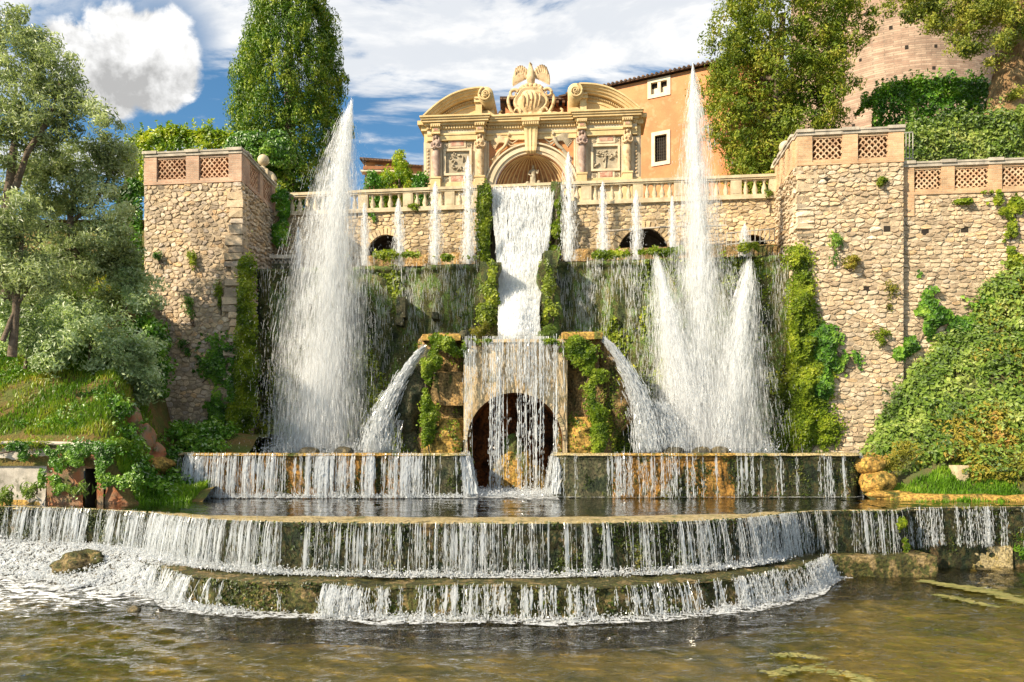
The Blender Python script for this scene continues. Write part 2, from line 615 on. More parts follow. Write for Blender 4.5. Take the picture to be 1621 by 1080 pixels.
def leaf_mat(name, palette, trans=0.35, gloss=0.12, clump=0.9):
    m, t = new_mat(name)
    P = pos(t)
    r = t.n('ShaderNodeNewGeometry').outputs['Random Per Island']
    big = t.noise(P, clump, 3, 0.6)
    f = t.math('ADD', t.math('MULTIPLY', r, 0.4), t.math('MULTIPLY', t.math('SUBTRACT', big, 0.5), 2.3))
    c = t.ramp(t.math('ADD', f, 0.29), palette)
    dif = t.n('ShaderNodeBsdfDiffuse', {'Color': c})
    tc = t.mix(1.0, c, (1.15, 1.25, 0.6), 'MULTIPLY')
    tr = t.n('ShaderNodeBsdfTranslucent', {'Color': tc})
    gl = t.n('ShaderNodeBsdfGlossy', {'Color': (1, 1, 1, 1), 'Roughness': 0.55})
    s = t.mixsh(trans, dif, tr)
    lw = t.n('ShaderNodeFresnel', {'IOR': 1.35})
    s = t.mixsh(t.math('MULTIPLY', lw, gloss * 1.3), s, gl)
    finish(t, s)
    return m
def wet_mat(name, cols, scale=1.6, rough=0.35, fine=22.0, bdist=0.06, stretch=0.5, spec=0.5):
    """wet mossy tufa: patches of several colours, glossy"""
    m, t = new_mat(name)
    P = pos(t)
    Ps = t.vmath('MULTIPLY', P, (1, 1, stretch))
    n1 = t.noise(Ps, scale, 7, 0.66, 0.3)
    n2 = t.noise(P, fine, 5, 0.7)
    n3 = t.noise(t.vmath('ADD', Ps, (7.1, 3.3, 9.2)), scale * 2.6, 6, 0.7, 0.2)
    f = t.math('ADD', t.math('MULTIPLY', n1, 0.6), t.math('MULTIPLY', n3, 0.4))
    k = len(cols)
    c = t.ramp(f, [(0.40 + 0.20 * i / max(1, k - 1), cc) for i, cc in enumerate(cols)])
    c = t.mix(1.0, c, t.ramp(n2, [(0.36, 0.25), (0.5, 0.8), (0.66, 1.5)]), 'MULTIPLY')
    finish(t, principled(t, c, t.math('ADD', rough, t.math('MULTIPLY', n2, 0.3)), t.math('ADD', n1, t.math('MULTIPLY', n2, 0.9)), 1.0, bdist, spec))
    return m

MAT = {}
MAT['stone_l'] = stone_mat('rubble_shade_tone', [(0.0, (0.328, 0.260, 0.198)), (0.25, (0.492, 0.396, 0.287)), (0.5, (0.588, 0.451, 0.300)), (0.7, (0.465, 0.396, 0.335)), (0.85, (0.601, 0.410, 0.232)), (1.0, (0.683, 0.588, 0.465))])  # greyer tone of the shaded left bastion put into the stone colour
MAT['stone_r'] = stone_mat('rubble_warm', [(0.0, (0.342, 0.256, 0.171)), (0.25, (0.488, 0.378, 0.256)), (0.5, (0.586, 0.464, 0.317)), (0.7, (0.488, 0.403, 0.305)), (0.85, (0.561, 0.390, 0.220)), (1.0, (0.671, 0.573, 0.439))])
MAT['stone_b'] = stone_mat('rubble_ochre', [(0.0, (0.329, 0.244, 0.146)), (0.3, (0.512, 0.378, 0.220)), (0.6, (0.610, 0.464, 0.268)), (0.8, (0.451, 0.354, 0.232)), (1.0, (0.671, 0.537, 0.342))], stain=(0.2, 0.17, 0.11))
MAT['mortar'] = plain_mat('lime_mortar', (0.30, 0.235, 0.16), (0.43, 0.345, 0.245), 4.0, 0.95)
MAT['mortar_shade'] = plain_mat('recess_shade_mortar', (0.05, 0.035, 0.025), (0.09, 0.07, 0.05), 3.0, 0.95)  # mortar darkened to carry the shade inside the arches and doorway
MAT['brick_l'] = brick_mat('pink_brick', (0.46, 0.27, 0.18), (0.55, 0.37, 0.26), (0.45, 0.36, 0.28), 0.26, 0.065)
MAT['brick_r'] = brick_mat('golden_brick', (0.52, 0.30, 0.16), (0.60, 0.40, 0.23), (0.50, 0.38, 0.26), 0.26, 0.065)
MAT['coping'] = plain_mat('weathered_travertine', (0.50, 0.44, 0.36), (0.33, 0.29, 0.24), 2.2, 0.85, streak=((0.16, 0.14, 0.11), 3.0, 0.5))
MAT['tile'] = stone_mat('terracotta_tile', [(0.0, (0.45, 0.27, 0.16)), (0.5, (0.56, 0.38, 0.24)), (1.0, (0.62, 0.46, 0.31))])
MAT['tile_l'] = stone_mat('pink_terracotta_tile', [(0.0, (0.42, 0.24, 0.15)), (0.5, (0.54, 0.33, 0.21)), (1.0, (0.60, 0.42, 0.29))])
MAT['brick_back'] = plain_mat('burnt_brick', (0.25, 0.10, 0.045), (0.33, 0.15, 0.07), 4.0, 0.9)
MAT['balustrade'] = plain_mat('cream_travertine', (0.56, 0.46, 0.31), (0.42, 0.34, 0.22), 2.5, 0.8, streak=((0.25, 0.20, 0.13), 4.0, 0.45))
MAT['cream'] = plain_mat('cream_stucco', (0.64, 0.49, 0.265), (0.54, 0.39, 0.19), 1.3, 0.8, streak=((0.42, 0.31, 0.17), 3.5, 0.75), bstr=0.15)
MAT['pale'] = plain_mat('pale_travertine', (0.61, 0.51, 0.36), (0.50, 0.40, 0.27), 1.6, 0.8, streak=((0.38, 0.31, 0.22), 4.0, 0.7), bstr=0.15)
MAT['relief'] = plain_mat('grey_relief_stone', (0.42, 0.36, 0.26), (0.28, 0.23, 0.16), 3.5, 0.85, bstr=0.4)
MAT['panel'] = plain_mat('orange_panel', (0.55, 0.26, 0.10), (0.47, 0.19, 0.08), 2.0, 0.85)
MAT['marble'] = plain_mat('red_veined_marble', (0.36, 0.15, 0.10), (0.50, 0.36, 0.26), 5.0, 0.5)
MAT['figure_dark'] = plain_mat('purple_stone', (0.32, 0.22, 0.18), (0.42, 0.31, 0.25), 4.0, 0.6)
MAT['figure'] = plain_mat('honey_stone', (0.62, 0.46, 0.28), (0.50, 0.35, 0.20), 3.0, 0.7, spots=((0.22, 0.14, 0.08), 7.0, 0.6))
MAT['crest'] = plain_mat('weathered_crest_stone', (0.64, 0.48, 0.28), (0.50, 0.34, 0.17), 2.5, 0.8, spots=((0.24, 0.15, 0.08), 5.0, 0.7), bstr=0.5)
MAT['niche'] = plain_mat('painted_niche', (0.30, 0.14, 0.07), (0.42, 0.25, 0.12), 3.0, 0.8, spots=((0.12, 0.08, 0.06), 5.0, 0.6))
MAT['rib'] = plain_mat('niche_rib', (0.60, 0.44, 0.24), (0.50, 0.34, 0.17), 2.0, 0.8)
MAT['ochre'] = plain_mat('ochre_plaster', (0.58, 0.27, 0.125), (0.50, 0.205, 0.095), 0.7, 0.9, streak=((0.40, 0.19, 0.09), 1.6, 0.5), spots=((0.62, 0.38, 0.22), 2.0, 0.35))
MAT['ochre_far'] = plain_mat('faded_orange_plaster', (0.55, 0.30, 0.14), (0.45, 0.22, 0.10), 1.0, 0.9)
MAT['roof'] = brick_mat('clay_roof', (0.16, 0.09, 0.055), (0.24, 0.14, 0.08), (0.06, 0.04, 0.03), 0.22, 0.30)
MAT['wood'] = plain_mat('dark_rafters', (0.14, 0.07, 0.04), (0.20, 0.10, 0.05), 4.0, 0.8)
MAT['tower'] = brick_mat('tower_brick', (0.30, 0.19, 0.135), (0.46, 0.33, 0.24), (0.27, 0.20, 0.15), 0.50, 0.13)
MAT['frame'] = plain_mat('white_frame', (0.72, 0.62, 0.46), (0.64, 0.53, 0.38), 3.0, 0.7)
MAT['hole'] = plain_mat('dark_opening_shade', (0.02, 0.015, 0.012), (0.035, 0.028, 0.02), 3.0, 0.95)  # near-black colour stands for the shade inside openings
MAT['metal'] = plain_mat('galvanised_rail', (0.45, 0.43, 0.38), (0.30, 0.28, 0.25), 4.0, 0.5)
MAT['iron'] = plain_mat('rusty_iron', (0.05, 0.045, 0.04), (0.09, 0.07, 0.05), 6.0, 0.7)
MAT['bark'] = plain_mat('olive_bark', (0.16, 0.12, 0.085), (0.09, 0.065, 0.045), 6.0, 0.9, bstr=0.8, bdist=0.05)
MAT['bark_r'] = plain_mat('oak_bark', (0.450, 0.300, 0.150), (0.225, 0.128, 0.060), 2.5, 0.9, bstr=1.0, bdist=0.12)
MAT['plaster_white'] = plain_mat('peeling_white_plaster', (0.46, 0.42, 0.37), (0.30, 0.27, 0.23), 1.8, 0.85, streak=((0.13, 0.12, 0.09), 4.0, 0.75), spots=((0.09, 0.09, 0.06), 3.0, 0.7))
MAT['plaster_red'] = plain_mat('bare_red_masonry', (0.34, 0.12, 0.05), (0.22, 0.16, 0.10), 2.6, 0.9, bstr=0.6, bdist=0.06, spots=((0.09, 0.11, 0.03), 3.0, 0.8))
MAT['earth'] = plain_mat('mossy_earth', (0.10, 0.085, 0.035), (0.07, 0.09, 0.025), 1.4, 0.95, bstr=0.8, bdist=0.1)
MAT['slope'] = plain_mat('dry_grass_bank', (0.15, 0.095, 0.03), (0.085, 0.105, 0.02), 1.6, 0.95, fine=18, bstr=1.0, bdist=0.12)
MAT['terrace'] = plain_mat('garden_soil', (0.16, 0.13, 0.09), (0.10, 0.10, 0.05), 0.5, 0.95)

# wet rock of the fountain
MAT['moss_wall'] = wet_mat('mossy_wet_wall', [(0.018, 0.024, 0.009), (0.054, 0.077, 0.020), (0.119, 0.107, 0.035), (0.104, 0.184, 0.030), (0.252, 0.223, 0.074)], 0.9, 0.5, spec=0.25)
MAT['tier'] = wet_mat('algae_tier_wall', [(0.007, 0.012, 0.005), (0.016, 0.030, 0.009), (0.060, 0.048, 0.016), (0.024, 0.042, 0.012), (0.20, 0.13, 0.055)], 1.9, 0.45, 13, 0.09, 0.6, spec=0.25)
MAT['step'] = wet_mat('algae_step', [(0.014, 0.028, 0.008), (0.085, 0.070, 0.020), (0.05, 0.065, 0.014), (0.20, 0.145, 0.055), (0.27, 0.20, 0.10)], 2.1, 0.45, 12, 0.09, 0.8, spec=0.25)
MAT['ochre_rock'] = wet_mat('ochre_tufa', [(0.012, 0.018, 0.005), (0.045, 0.045, 0.012), (0.26, 0.125, 0.022), (0.36, 0.19, 0.042), (0.035, 0.048, 0.012)], 1.1, 0.45, 12, spec=0.25)
MAT['grey_rock'] = wet_mat('grey_tufa', [(0.012, 0.022, 0.009), (0.045, 0.055, 0.024), (0.11, 0.095, 0.05), (0.05, 0.06, 0.025), (0.20, 0.165, 0.10)], 1.5, 0.45, 13, spec=0.25)
MAT['tufa'] = wet_mat('brown_tufa', [(0.060, 0.077, 0.017), (0.153, 0.112, 0.041), (0.325, 0.213, 0.091), (0.447, 0.265, 0.091), (0.549, 0.406, 0.224)], 1.2, 0.55, 14, 0.10, 0.35, spec=0.2)
MAT['tufa_gold'] = wet_mat('golden_tufa', [(0.051, 0.065, 0.010), (0.189, 0.131, 0.026), (0.464, 0.290, 0.065), (0.392, 0.217, 0.051), (0.116, 0.123, 0.020)], 1.2, 0.5, 13, spec=0.25)
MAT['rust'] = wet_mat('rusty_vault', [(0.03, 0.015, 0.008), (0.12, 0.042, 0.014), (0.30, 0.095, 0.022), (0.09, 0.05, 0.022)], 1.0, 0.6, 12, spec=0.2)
MAT['rim'] = wet_mat('algae_rim', [(0.13, 0.10, 0.03), (0.38, 0.29, 0.13), (0.48, 0.38, 0.20), (0.34, 0.25, 0.08), (0.10, 0.12, 0.03)], 1.6, 0.35, 20, 0.03, 1.0)
MAT['travertine'] = plain_mat('travertine_front', (0.56, 0.45, 0.29), (0.40, 0.29, 0.16), 1.6, 0.6, streak=((0.11, 0.075, 0.03), 2.6, 0.85), spots=((0.13, 0.12, 0.04), 2.4, 0.6), bstr=0.7, bdist=0.05)
MAT['rock'] = wet_mat('wet_boulder', [(0.015, 0.016, 0.010), (0.06, 0.05, 0.022), (0.16, 0.12, 0.05)], 3.0, 0.35, 15)

# foliage
MAT['cypress'] = leaf_mat('cypress_needles', [(0.0, (0.025, 0.068, 0.009)), (0.4, (0.089, 0.178, 0.019)), (0.7, (0.239, 0.330, 0.034)), (1.0, (0.531, 0.576, 0.085))], 0.22, 0.06, 1.3)
MAT['juniper'] = leaf_mat('golden_juniper', [(0.0, (0.045, 0.085, 0.010)), (0.4, (0.14, 0.20, 0.02)), (0.7, (0.28, 0.32, 0.035)), (0.88, (0.38, 0.34, 0.05)), (1.0, (0.50, 0.46, 0.09))], 0.25, 0.05, 1.0)
MAT['olive'] = leaf_mat('olive_leaves', [(0.0, (0.094, 0.125, 0.053)), (0.4, (0.263, 0.312, 0.150)), (0.7, (0.475, 0.525, 0.312)), (1.0, (0.725, 0.750, 0.562))], 0.4, 0.08, 0.7)
MAT['silver'] = leaf_mat('silver_shrub', [(0.0, (0.114, 0.162, 0.065)), (0.4, (0.292, 0.373, 0.179)), (0.7, (0.535, 0.616, 0.389)), (1.0, (0.810, 0.859, 0.648))], 0.4, 0.08, 0.9)
MAT['ivy'] = leaf_mat('ivy_leaves', [(0.0, (0.029, 0.084, 0.012)), (0.4, (0.082, 0.201, 0.020)), (0.75, (0.190, 0.338, 0.036)), (1.0, (0.360, 0.494, 0.075))], 0.3, 0.10, 1.2)
MAT['ivy_lime'] = leaf_mat('lime_ivy', [(0.0, (0.046, 0.080, 0.007)), (0.4, (0.130, 0.196, 0.013)), (0.75, (0.260, 0.319, 0.022)), (1.0, (0.416, 0.450, 0.055))], 0.35, 0.06, 1.2)
MAT['hedge'] = leaf_mat('hedge_leaves', [(0.0, (0.025, 0.084, 0.008)), (0.45, (0.076, 0.211, 0.017)), (0.75, (0.180, 0.366, 0.026)), (1.0, (0.342, 0.512, 0.050))], 0.3, 0.08, 1.0)
MAT['privet'] = leaf_mat('yellow_privet', [(0.0, (0.046, 0.115, 0.007)), (0.35, (0.161, 0.276, 0.011)), (0.7, (0.391, 0.460, 0.023)), (1.0, (0.598, 0.575, 0.081))], 0.4, 0.06, 1.2)
MAT['bramble'] = leaf_mat('bramble_leaves', [(0.0, (0.045, 0.085, 0.012)), (0.4, (0.125, 0.205, 0.028)), (0.75, (0.25, 0.33, 0.06)), (1.0, (0.42, 0.45, 0.14))], 0.3, 0.10, 0.7)
MAT['scrub'] = leaf_mat('golden_scrub', [(0.0, (0.081, 0.086, 0.014)), (0.4, (0.196, 0.196, 0.023)), (0.7, (0.345, 0.287, 0.046)), (1.0, (0.391, 0.230, 0.069))], 0.3, 0.05, 0.9)
MAT['grass'] = leaf_mat('grass_blades', [(0.0, (0.060, 0.135, 0.012)), (0.45, (0.150, 0.255, 0.021)), (0.75, (0.300, 0.330, 0.038)), (1.0, (0.480, 0.375, 0.090))], 0.35, 0.05, 0.6)
MAT['grass_lush'] = leaf_mat('lush_grass', [(0.0, (0.043, 0.108, 0.007)), (0.5, (0.122, 0.252, 0.017)), (1.0, (0.257, 0.372, 0.036))], 0.35, 0.06, 0.9)
MAT['moss'] = leaf_mat('moss_tufts', [(0.0, (0.049, 0.074, 0.012)), (0.4, (0.138, 0.189, 0.018)), (0.75, (0.276, 0.329, 0.030)), (1.0, (0.454, 0.445, 0.067))], 0.2, 0.08, 1.2)
MAT['oak'] = leaf_mat('holm_oak_leaves', [(0.0, (0.070, 0.105, 0.018)), (0.4, (0.194, 0.237, 0.035)), (0.7, (0.334, 0.342, 0.053)), (1.0, (0.527, 0.456, 0.105))], 0.3, 0.07, 0.9)
MAT['fern_lime'] = leaf_mat('maidenhair', [(0.0, (0.042, 0.091, 0.007)), (0.5, (0.144, 0.220, 0.015)), (1.0, (0.312, 0.378, 0.039))], 0.35, 0.06, 1.6)

MAT['algae_tuft'] = leaf_mat('algae_tufts', [(0.0, (0.012, 0.022, 0.006)), (0.4, (0.035, 0.055, 0.010)), (0.75, (0.08, 0.10, 0.018)), (1.0, (0.17, 0.15, 0.04))], 0.15, 0.10, 2.0)

# water
def water_surface(name, tint, wave=(3.0, 1.2), strength=0.5):
    m, t = new_mat(name)
    P = pos(t)
    Pw = t.vmath('MULTIPLY', P, (0.75, 1.35, 1))
    n1 = t.noise(Pw, wave[0], 4, 0.55, 0.4)
    n2 = t.noise(Pw, wave[0] * 4.3, 3, 0.5, 0.3)
    h = t.math('ADD', n1, t.math('MULTIPLY', n2, 0.22))
    b = t.n('ShaderNodeBump', {'Height': h, 'Strength': strength, 'Distance': wave[1] * 0.1})
    fr = t.n('ShaderNodeFresnel', {'IOR': 1.33})
    t.put(fr.inputs['Normal'], b.outputs[0])
    gl = t.n('ShaderNodeBsdfGlossy', {'Color': (1, 1, 1, 1), 'Roughness': 0.02})
    t.put(gl.inputs['Normal'], b.outputs[0])
    tr = t.n('ShaderNodeBsdfTransparent', {'Color': tint})
    finish(t, t.mixsh(t.math('MINIMUM', t.math('MULTIPLY', fr, 1.2), 1.0), tr, gl))
    return m
MAT['water'] = water_surface('pool_water', (0.86, 0.80, 0.48), (3.4, 1.0), 0.7)
MAT['water_up'] = water_surface('upper_pool_water', (0.42, 0.50, 0.34), (2.4, 0.6), 0.5)
def falling(name, col, transp, gloss=0.10):
    m, t = new_mat(name)
    dif = t.n('ShaderNodeBsdfDiffuse', {'Color': col})
    tr = t.n('ShaderNodeBsdfTranslucent', {'Color': col})
    gl = t.n('ShaderNodeBsdfGlossy', {'Color': (1, 1, 1, 1), 'Roughness': 0.18})
    tp = t.n('ShaderNodeBsdfTransparent', {'Color': (1, 1, 1, 1)})
    s = t.mixsh(0.55, dif, tr)
    s = t.mixsh(gloss, s, gl)
    finish(t, t.mixsh(transp, s, tp))
    return m
MAT['white_water'] = falling('white_water', (0.74, 0.76, 0.78, 1), 0.25, 0.08)
MAT['spray'] = falling('spray', (0.92, 0.93, 0.94, 1), 0.5, 0.03)
def mist_mat():
    m, t = new_mat('mist')
    v = t.n('ShaderNodeVolumePrincipled', {'Color': (0.95, 0.96, 0.97, 1), 'Density': 0.16, 'Anisotropy': 0.0})
    t.n('ShaderNodeOutputMaterial', {'Volume': v})
    return m
MAT['mist'] = mist_mat()
def foam_mat(name, thr):
    m, t = new_mat(name)
    P = pos(t)
    n = t.noise(t.vmath('MULTIPLY', P, (1, 1.3, 1)), 5.0, 8, 0.75, 0.5)
    n2 = t.noise(P, 14, 4, 0.7)
    a = t.smooth(t.math('ADD', n, t.math('MULTIPLY', n2, 0.25)), thr, thr + 0.10)
    dif = t.n('ShaderNodeBsdfPrincipled', {'Base Color': (0.60, 0.62, 0.635, 1), 'Roughness': 0.5})
    bp = t.n('ShaderNodeBump', {'Height': n2, 'Strength': 1.0, 'Distance': 0.09})
    t.put(dif.inputs['Normal'], bp.outputs[0])
    tp = t.n('ShaderNodeBsdfTransparent', {'Color': (1, 1, 1, 1)})
    finish(t, t.mixsh(a, tp, dif))
    return m
MAT['foam'] = foam_mat('foam', 0.6)
MAT['foam_thick'] = foam_mat('thick_foam', 0.57)
def bed_mat():
    m, t = new_mat('pool_bed')
    P = pos(t)
    n1 = t.noise(P, 0.35, 5, 0.6, 0.5)
    n2 = t.noise(P, 1.6, 5, 0.65, 0.4)
    c = t.ramp(t.math('ADD', t.math('MULTIPLY', n1, 0.65), t.math('MULTIPLY', n2, 0.35)),
               [(0.40, (0.09, 0.11, 0.014)), (0.47, (0.26, 0.23, 0.036)), (0.54, (0.44, 0.34, 0.095)), (0.62, (0.62, 0.50, 0.20))])
    finish(t, principled(t, c, 0.9, n2, 0.5, 0.1))
    return m
MAT['bed'] = bed_mat()
MAT['bed_up'] = plain_mat('upper_pool_bed', (0.14, 0.19, 0.10), (0.22, 0.22, 0.11), 1.2, 0.9)
MAT['algae'] = plain_mat('floating_algae', (0.24, 0.21, 0.07), (0.13, 0.14, 0.04), 4.5, 0.6)
# ================================================================ ground, pools, fountain masonry
rng = np.random.default_rng(3)
def heightfield(name, x0, x1, y0, y1, step, f, mat, kind='structure'):
    nx, ny = max(2, int((x1 - x0) / step)), max(2, int((y1 - y0) / step))
    X, Y = np.meshgrid(np.linspace(x0, x1, nx), np.linspace(y0, y1, ny), indexing='ij')
    G = np.stack([X, Y, f(X, Y)], -1)
    b = MB()
    b.grid(G)
    o = b.build(name, mat, None, True)
    o['kind'] = kind
    return o
def ss(x, a, b):
    t = np.clip((np.asarray(x, float) - a) / (b - a), 0, 1)
    return t * t * (3 - 2 * t)

heightfield('ground', -1500, 1500, -1500, 1500, 100, lambda X, Y: X * 0 - 1.6, MAT['terrace'])
heightfield('pool_bed', -40, 40, -25, 21.6, 2.0, lambda X, Y: -0.55 + 0.12 * fbm(np.stack([X, Y, X * 0], -1) * 0.6, 3, 4), MAT['bed'])

def ripple(X, Y, amp=0.05):
    P = np.stack([X * 0.9, Y * 1.7, X * 0], -1)
    r = amp * (fbm(P * 2.0, 3, 21, 0.55) * 0.8 + 0.36 * vnoise(P * 5.2 + 4.0, 23))
    R = np.hypot(X - 0.5, Y - 24.0)       # rings spreading from the falls
    return r + amp * 0.22 * np.sin(R * 9.5 + 2.6 * vnoise(P * 0.7, 9))
nx, ny = 350, 205
U = np.linspace(-1, 1, nx)
yy = 8.6 + (22.2 - 8.6) * np.linspace(0, 1, ny) ** 1.25
X = U[:, None] * (16.5 + 0 * yy[None, :])
Y = yy[None, :] + 0 * X
Gw = np.stack([X, Y, ripple(X, Y)], -1)
b = MB().grid(Gw)
# the rest of the pool, behind and beside the camera, as coarser sheets
for (x0, x1, y0, y1) in ((-40, 40, -25, 8.6), (-40, -16.5, 8.6, 22.2), (16.5, 40, 8.6, 22.2)):
    gx, gy = np.meshgrid(np.linspace(x0, x1, 30), np.linspace(y0, y1, 20), indexing='ij')
    b.grid(np.stack([gx, gy, gx * 0], -1))
tag(b.build('pool_water', MAT['water'], None, True), kind='structure')

# ---- the lower tier: lip curve through points read off the photograph (row -> distance at lip height)
ctrl = [(-60, 801.5, 1.53), (20, 802.5, 1.53), (140, 806, 1.53), (243, 812, 1.54), (300, 819.5, 1.57), (400, 825, 1.60), (550, 828, 1.61), (815, 829, 1.61),
        (1050, 826.5, 1.60), (1180, 820, 1.58), (1252, 812, 1.54), (1290, 809, 1.53), (1425, 808, 1.53)]
def lip_pt(px, py, z):
    Yd = (EYE - z) * F / (py - HZ)
    return (xat(px, Yd), Yd, z)
lip_c = np.array([lip_pt(*c) for c in ctrl])
LIP = resample(np.concatenate([lip_c[:3], catmull(lip_c[3:12], 90), lip_c[12:]]), 300)
rec = np.array([lip_pt(1431, 804, 1.53), lip_pt(1600, 802.5, 1.53), lip_pt(1760, 802, 1.53), lip_pt(2150, 801.5, 1.53)])
rec[0, 0] += 0.06
LIPR = resample(np.concatenate([LIP[-1:], rec]), 170)
def normals2(P):
    t = np.gradient(P[:, :2], axis=0)
    n = np.stack([t[:, 1], -t[:, 0]], 1)
    return unit(n)                 # points towards the camera for left-to-right curves
NL, NLR = normals2(LIP), normals2(LIPR)

def wall_grid(P, N2, z1, rows, amp, seed, freq=2.0, batter=0.0, lipout=0.06):
    G = np.zeros((len(P), rows, 3))
    v = np.linspace(0, 1, rows)
    G[..., :2] = P[:, None, :2] + N2[:, None, :] * (batter * v)[None, :, None]
    G[..., 2] = P[:, 2:3] + (z1 - P[:, 2:3]) * v[None, :]
    d = amp * fbm(G * freq, 5, seed, 0.6)
    d[:, :2] = d[:, :2] * 0.5 + lipout * np.array([0.3, 1.0])[None, :]
    G[..., :2] += N2[:, None, :] * d[..., None]
    return G
tier = thing('lower_cascade_wall', 'broad curved lower cascade wall of dark algae covered tufa with a tan wet rim', 'fountain basin', (0, 16, 0))
TIERG = []
Gt = wall_grid(LIP, NL, -0.6, 46, 0.12, 31, 2.6)
MB().grid(Gt).build('wall', MAT['tier'], tier, True)
TIERG.append((Gt[:, :26], 30000))
Gt = wall_grid(LIPR, NLR, -0.6, 40, 0.12, 32, 2.6)
MB().grid(Gt).build('wing_wall', MAT['tier'], tier, True)
TIERG.append((Gt[:, :24], 6000))
# rim slab: outer edge on the lip, inner edge sinking under the upper water
def rim(P, N2, wid, mat, parent, name):
    rows = 9
    v = np.linspace(0, 1, rows)
    G = np.zeros((len(P), rows, 3))
    wv = wid * (1 + 0.16 * fbm(np.c_[P[:, :2] * 0.9, P[:, 0] * 0], 3, 8))
    G[..., :2] = P[:, None, :2] + N2[:, None, :] * (0.05 - wv[:, None] * v)[..., None]
    G[..., 2] = P[:, 2:3] + (1.50 - P[:, 2:3]) * ss(v, 0.55, 1.0)[None, :] + 0.015 * fbm(G * np.array([2.5, 2.5, 0]), 4, 12)
    G[:, 0, 2] -= 0.05
    G[:, 1, 2] += 0.012
    return MB().grid(G).build(name, mat, parent, True)
wid = 0.8 + 1.5 * ss(LIP[:, 0], -8.5, -4.5) * (1 - ss(LIP[:, 0], 4.0, 6.8))
rim(LIP, NL, wid, MAT['rim'], tier, 'rim')
rim(LIPR, NLR, np.full(len(LIPR), 0.6), MAT['rim'], tier, 'wing_rim')

# upper pool: from inside the rim to the middle basin and the banks
allP = np.concatenate([LIP, LIPR])
allN = np.concatenate([NL, NLR])
allP = allP[::2]
allN = allN[::2]
inn = allP[:, :2] - allN * 0.12
order = np.argsort(inn[:, 0])
inn = inn[order]
rows = 60
v = np.linspace(0, 1, rows)
Gx = inn[:, 0:1] + 0 * v
Gy = inn[:, 1:2] * (1 - v) + 28.0 * v
Gz = 1.545 + ripple(Gx, Gy, 0.03)
Gz[:, 0] = 1.535
tag(MB().grid(np.stack([Gx, Gy, Gz], -1)).build('upper_pool_water', MAT['water_up'], None, True), kind='structure')
tag(MB().grid(np.stack([Gx, Gy, Gx * 0 + 1.0], -1)[:, ::6]).build('upper_pool_bed', MAT['bed_up']), kind='structure')

# ---- the step the lower cascade lands on
sctrl = [(225, 928), (310, 957), (375, 966), (510, 974), (815, 980), (1000, 977), (1150, 962), (1260, 938), (1305, 912)]
spts = np.array([(xat(px, 4000 / (py - HZ)), 4000 / (py - HZ), 0.56) for px, py in sctrl])
SP = resample(catmull(spts, 140), 260)
SN = normals2(SP)
step = thing('fountain_step', 'low broken tufa step with mossy front below the broad curved cascade', 'fountain step', (0, 15, 0))
brk = 0.10 * fbm(np.c_[SP[:, :2] * 0.8, SP[:, 0] * 0], 3, 77)
SP[:, 2] += brk
Gt = wall_grid(SP, SN, -0.6, 26, 0.16, 41, 2.6, 0.05, 0.03)
MB().grid(Gt).build('front', MAT['step'], step, True)
TIERG.append((Gt[:, :15], 9000))
v = np.linspace(0, 1, 10)
inner = SP[:, :2] - SN * 2.1
G = np.zeros((len(SP), 10, 3))
G[..., :2] = SP[:, None, :2] * (1 - v)[None, :, None] + inner[:, None, :] * v[None, :, None]
G[..., 2] = SP[:, 2:3] * (1 - v) + 0.58 * v + 0.03 * fbm(G * np.array([3, 3, 0]), 4, 44)
G[:, 0, :2] += SN * 0.05
G[:, 0, 2] -= 0.03
MB().grid(G).build('top', MAT['step'], step, True)

def rock(name, label, cat, c, r, mat, seed, amp=0.22, group=None, freq=1.6, parent=None, n=36, m=24):
    ph = np.linspace(0.02, math.pi - 0.02, m)
    th = np.arange(n) * 2 * math.pi / n
    D = np.stack([np.sin(ph)[:, None] * np.cos(th), np.sin(ph)[:, None] * np.sin(th), -np.cos(ph)[:, None] + 0 * th], -1)
    k = 1 + amp * fbm(D * freq + seed * 3.1, 5, seed, 0.55)
    G = np.asarray(c, float) + D * k[..., None] * np.asarray(r, float)
    b = MB()
    b.grid(G, cv=True)
    o = b.build(name, mat, parent, True)
    if parent is None:
        tag(o, label, cat, group)
    return o
def slab(name, x0, x1, y0, y1, z0, z1, mat, seed, amp=0.08, parent=None, res=0.09, freq=2.2):
    """a rough block: front, top and two sides as one displaced sheet"""
    prof = [(y1, z1), (y0 + 0.06, z1), (y0, z1 - 0.05), (y0, z0)]
    pr = resample(np.array(prof), max(12, int((y1 - y0 + z1 - z0) / res)))
    xs = np.linspace(x0, x1, max(6, int((x1 - x0) / res)))
    G = np.zeros((len(xs), len(pr), 3))
    G[..., 0] = xs[:, None]
    G[..., 1] = pr[None, :, 0]
    G[..., 2] = pr[None, :, 1]
    G0, G1 = G[0].copy(), G[-1].copy()
    d = np.stack([fbm(G * freq, 4, seed), fbm(G * freq + 9, 4, seed + 1), 0.6 * fbm(G * freq + 19, 4, seed + 2)], -1) * amp
    G = G + d
    b = MB().grid(G)
    for E in (G[0], G[-1]):
        back = E.copy()
        back[:, 1] = y1
        b.grid(np.stack([E, E * 0.5 + back * 0.5, back], 0))
    return b.build(name, mat, parent, True)
led = slab('stone_ledge', xat(1298, 18.9), xat(1476, 18.9), 18.75, 19.9, -0.6, 0.50, MAT['step'], 51, 0.10)
tag(led, 'long tan stone ledge at the foot of the right wing of the lower cascade', 'ledge')
led = slab('stone_ledge', xat(1446, 20.4), xat(1600, 20.4), 20.3, 21.6, -0.6, 0.52, MAT['rim'], 52, 0.08)
tag(led, 'pale tan ledge under the recessed cascade at the right edge of the pool', 'ledge')

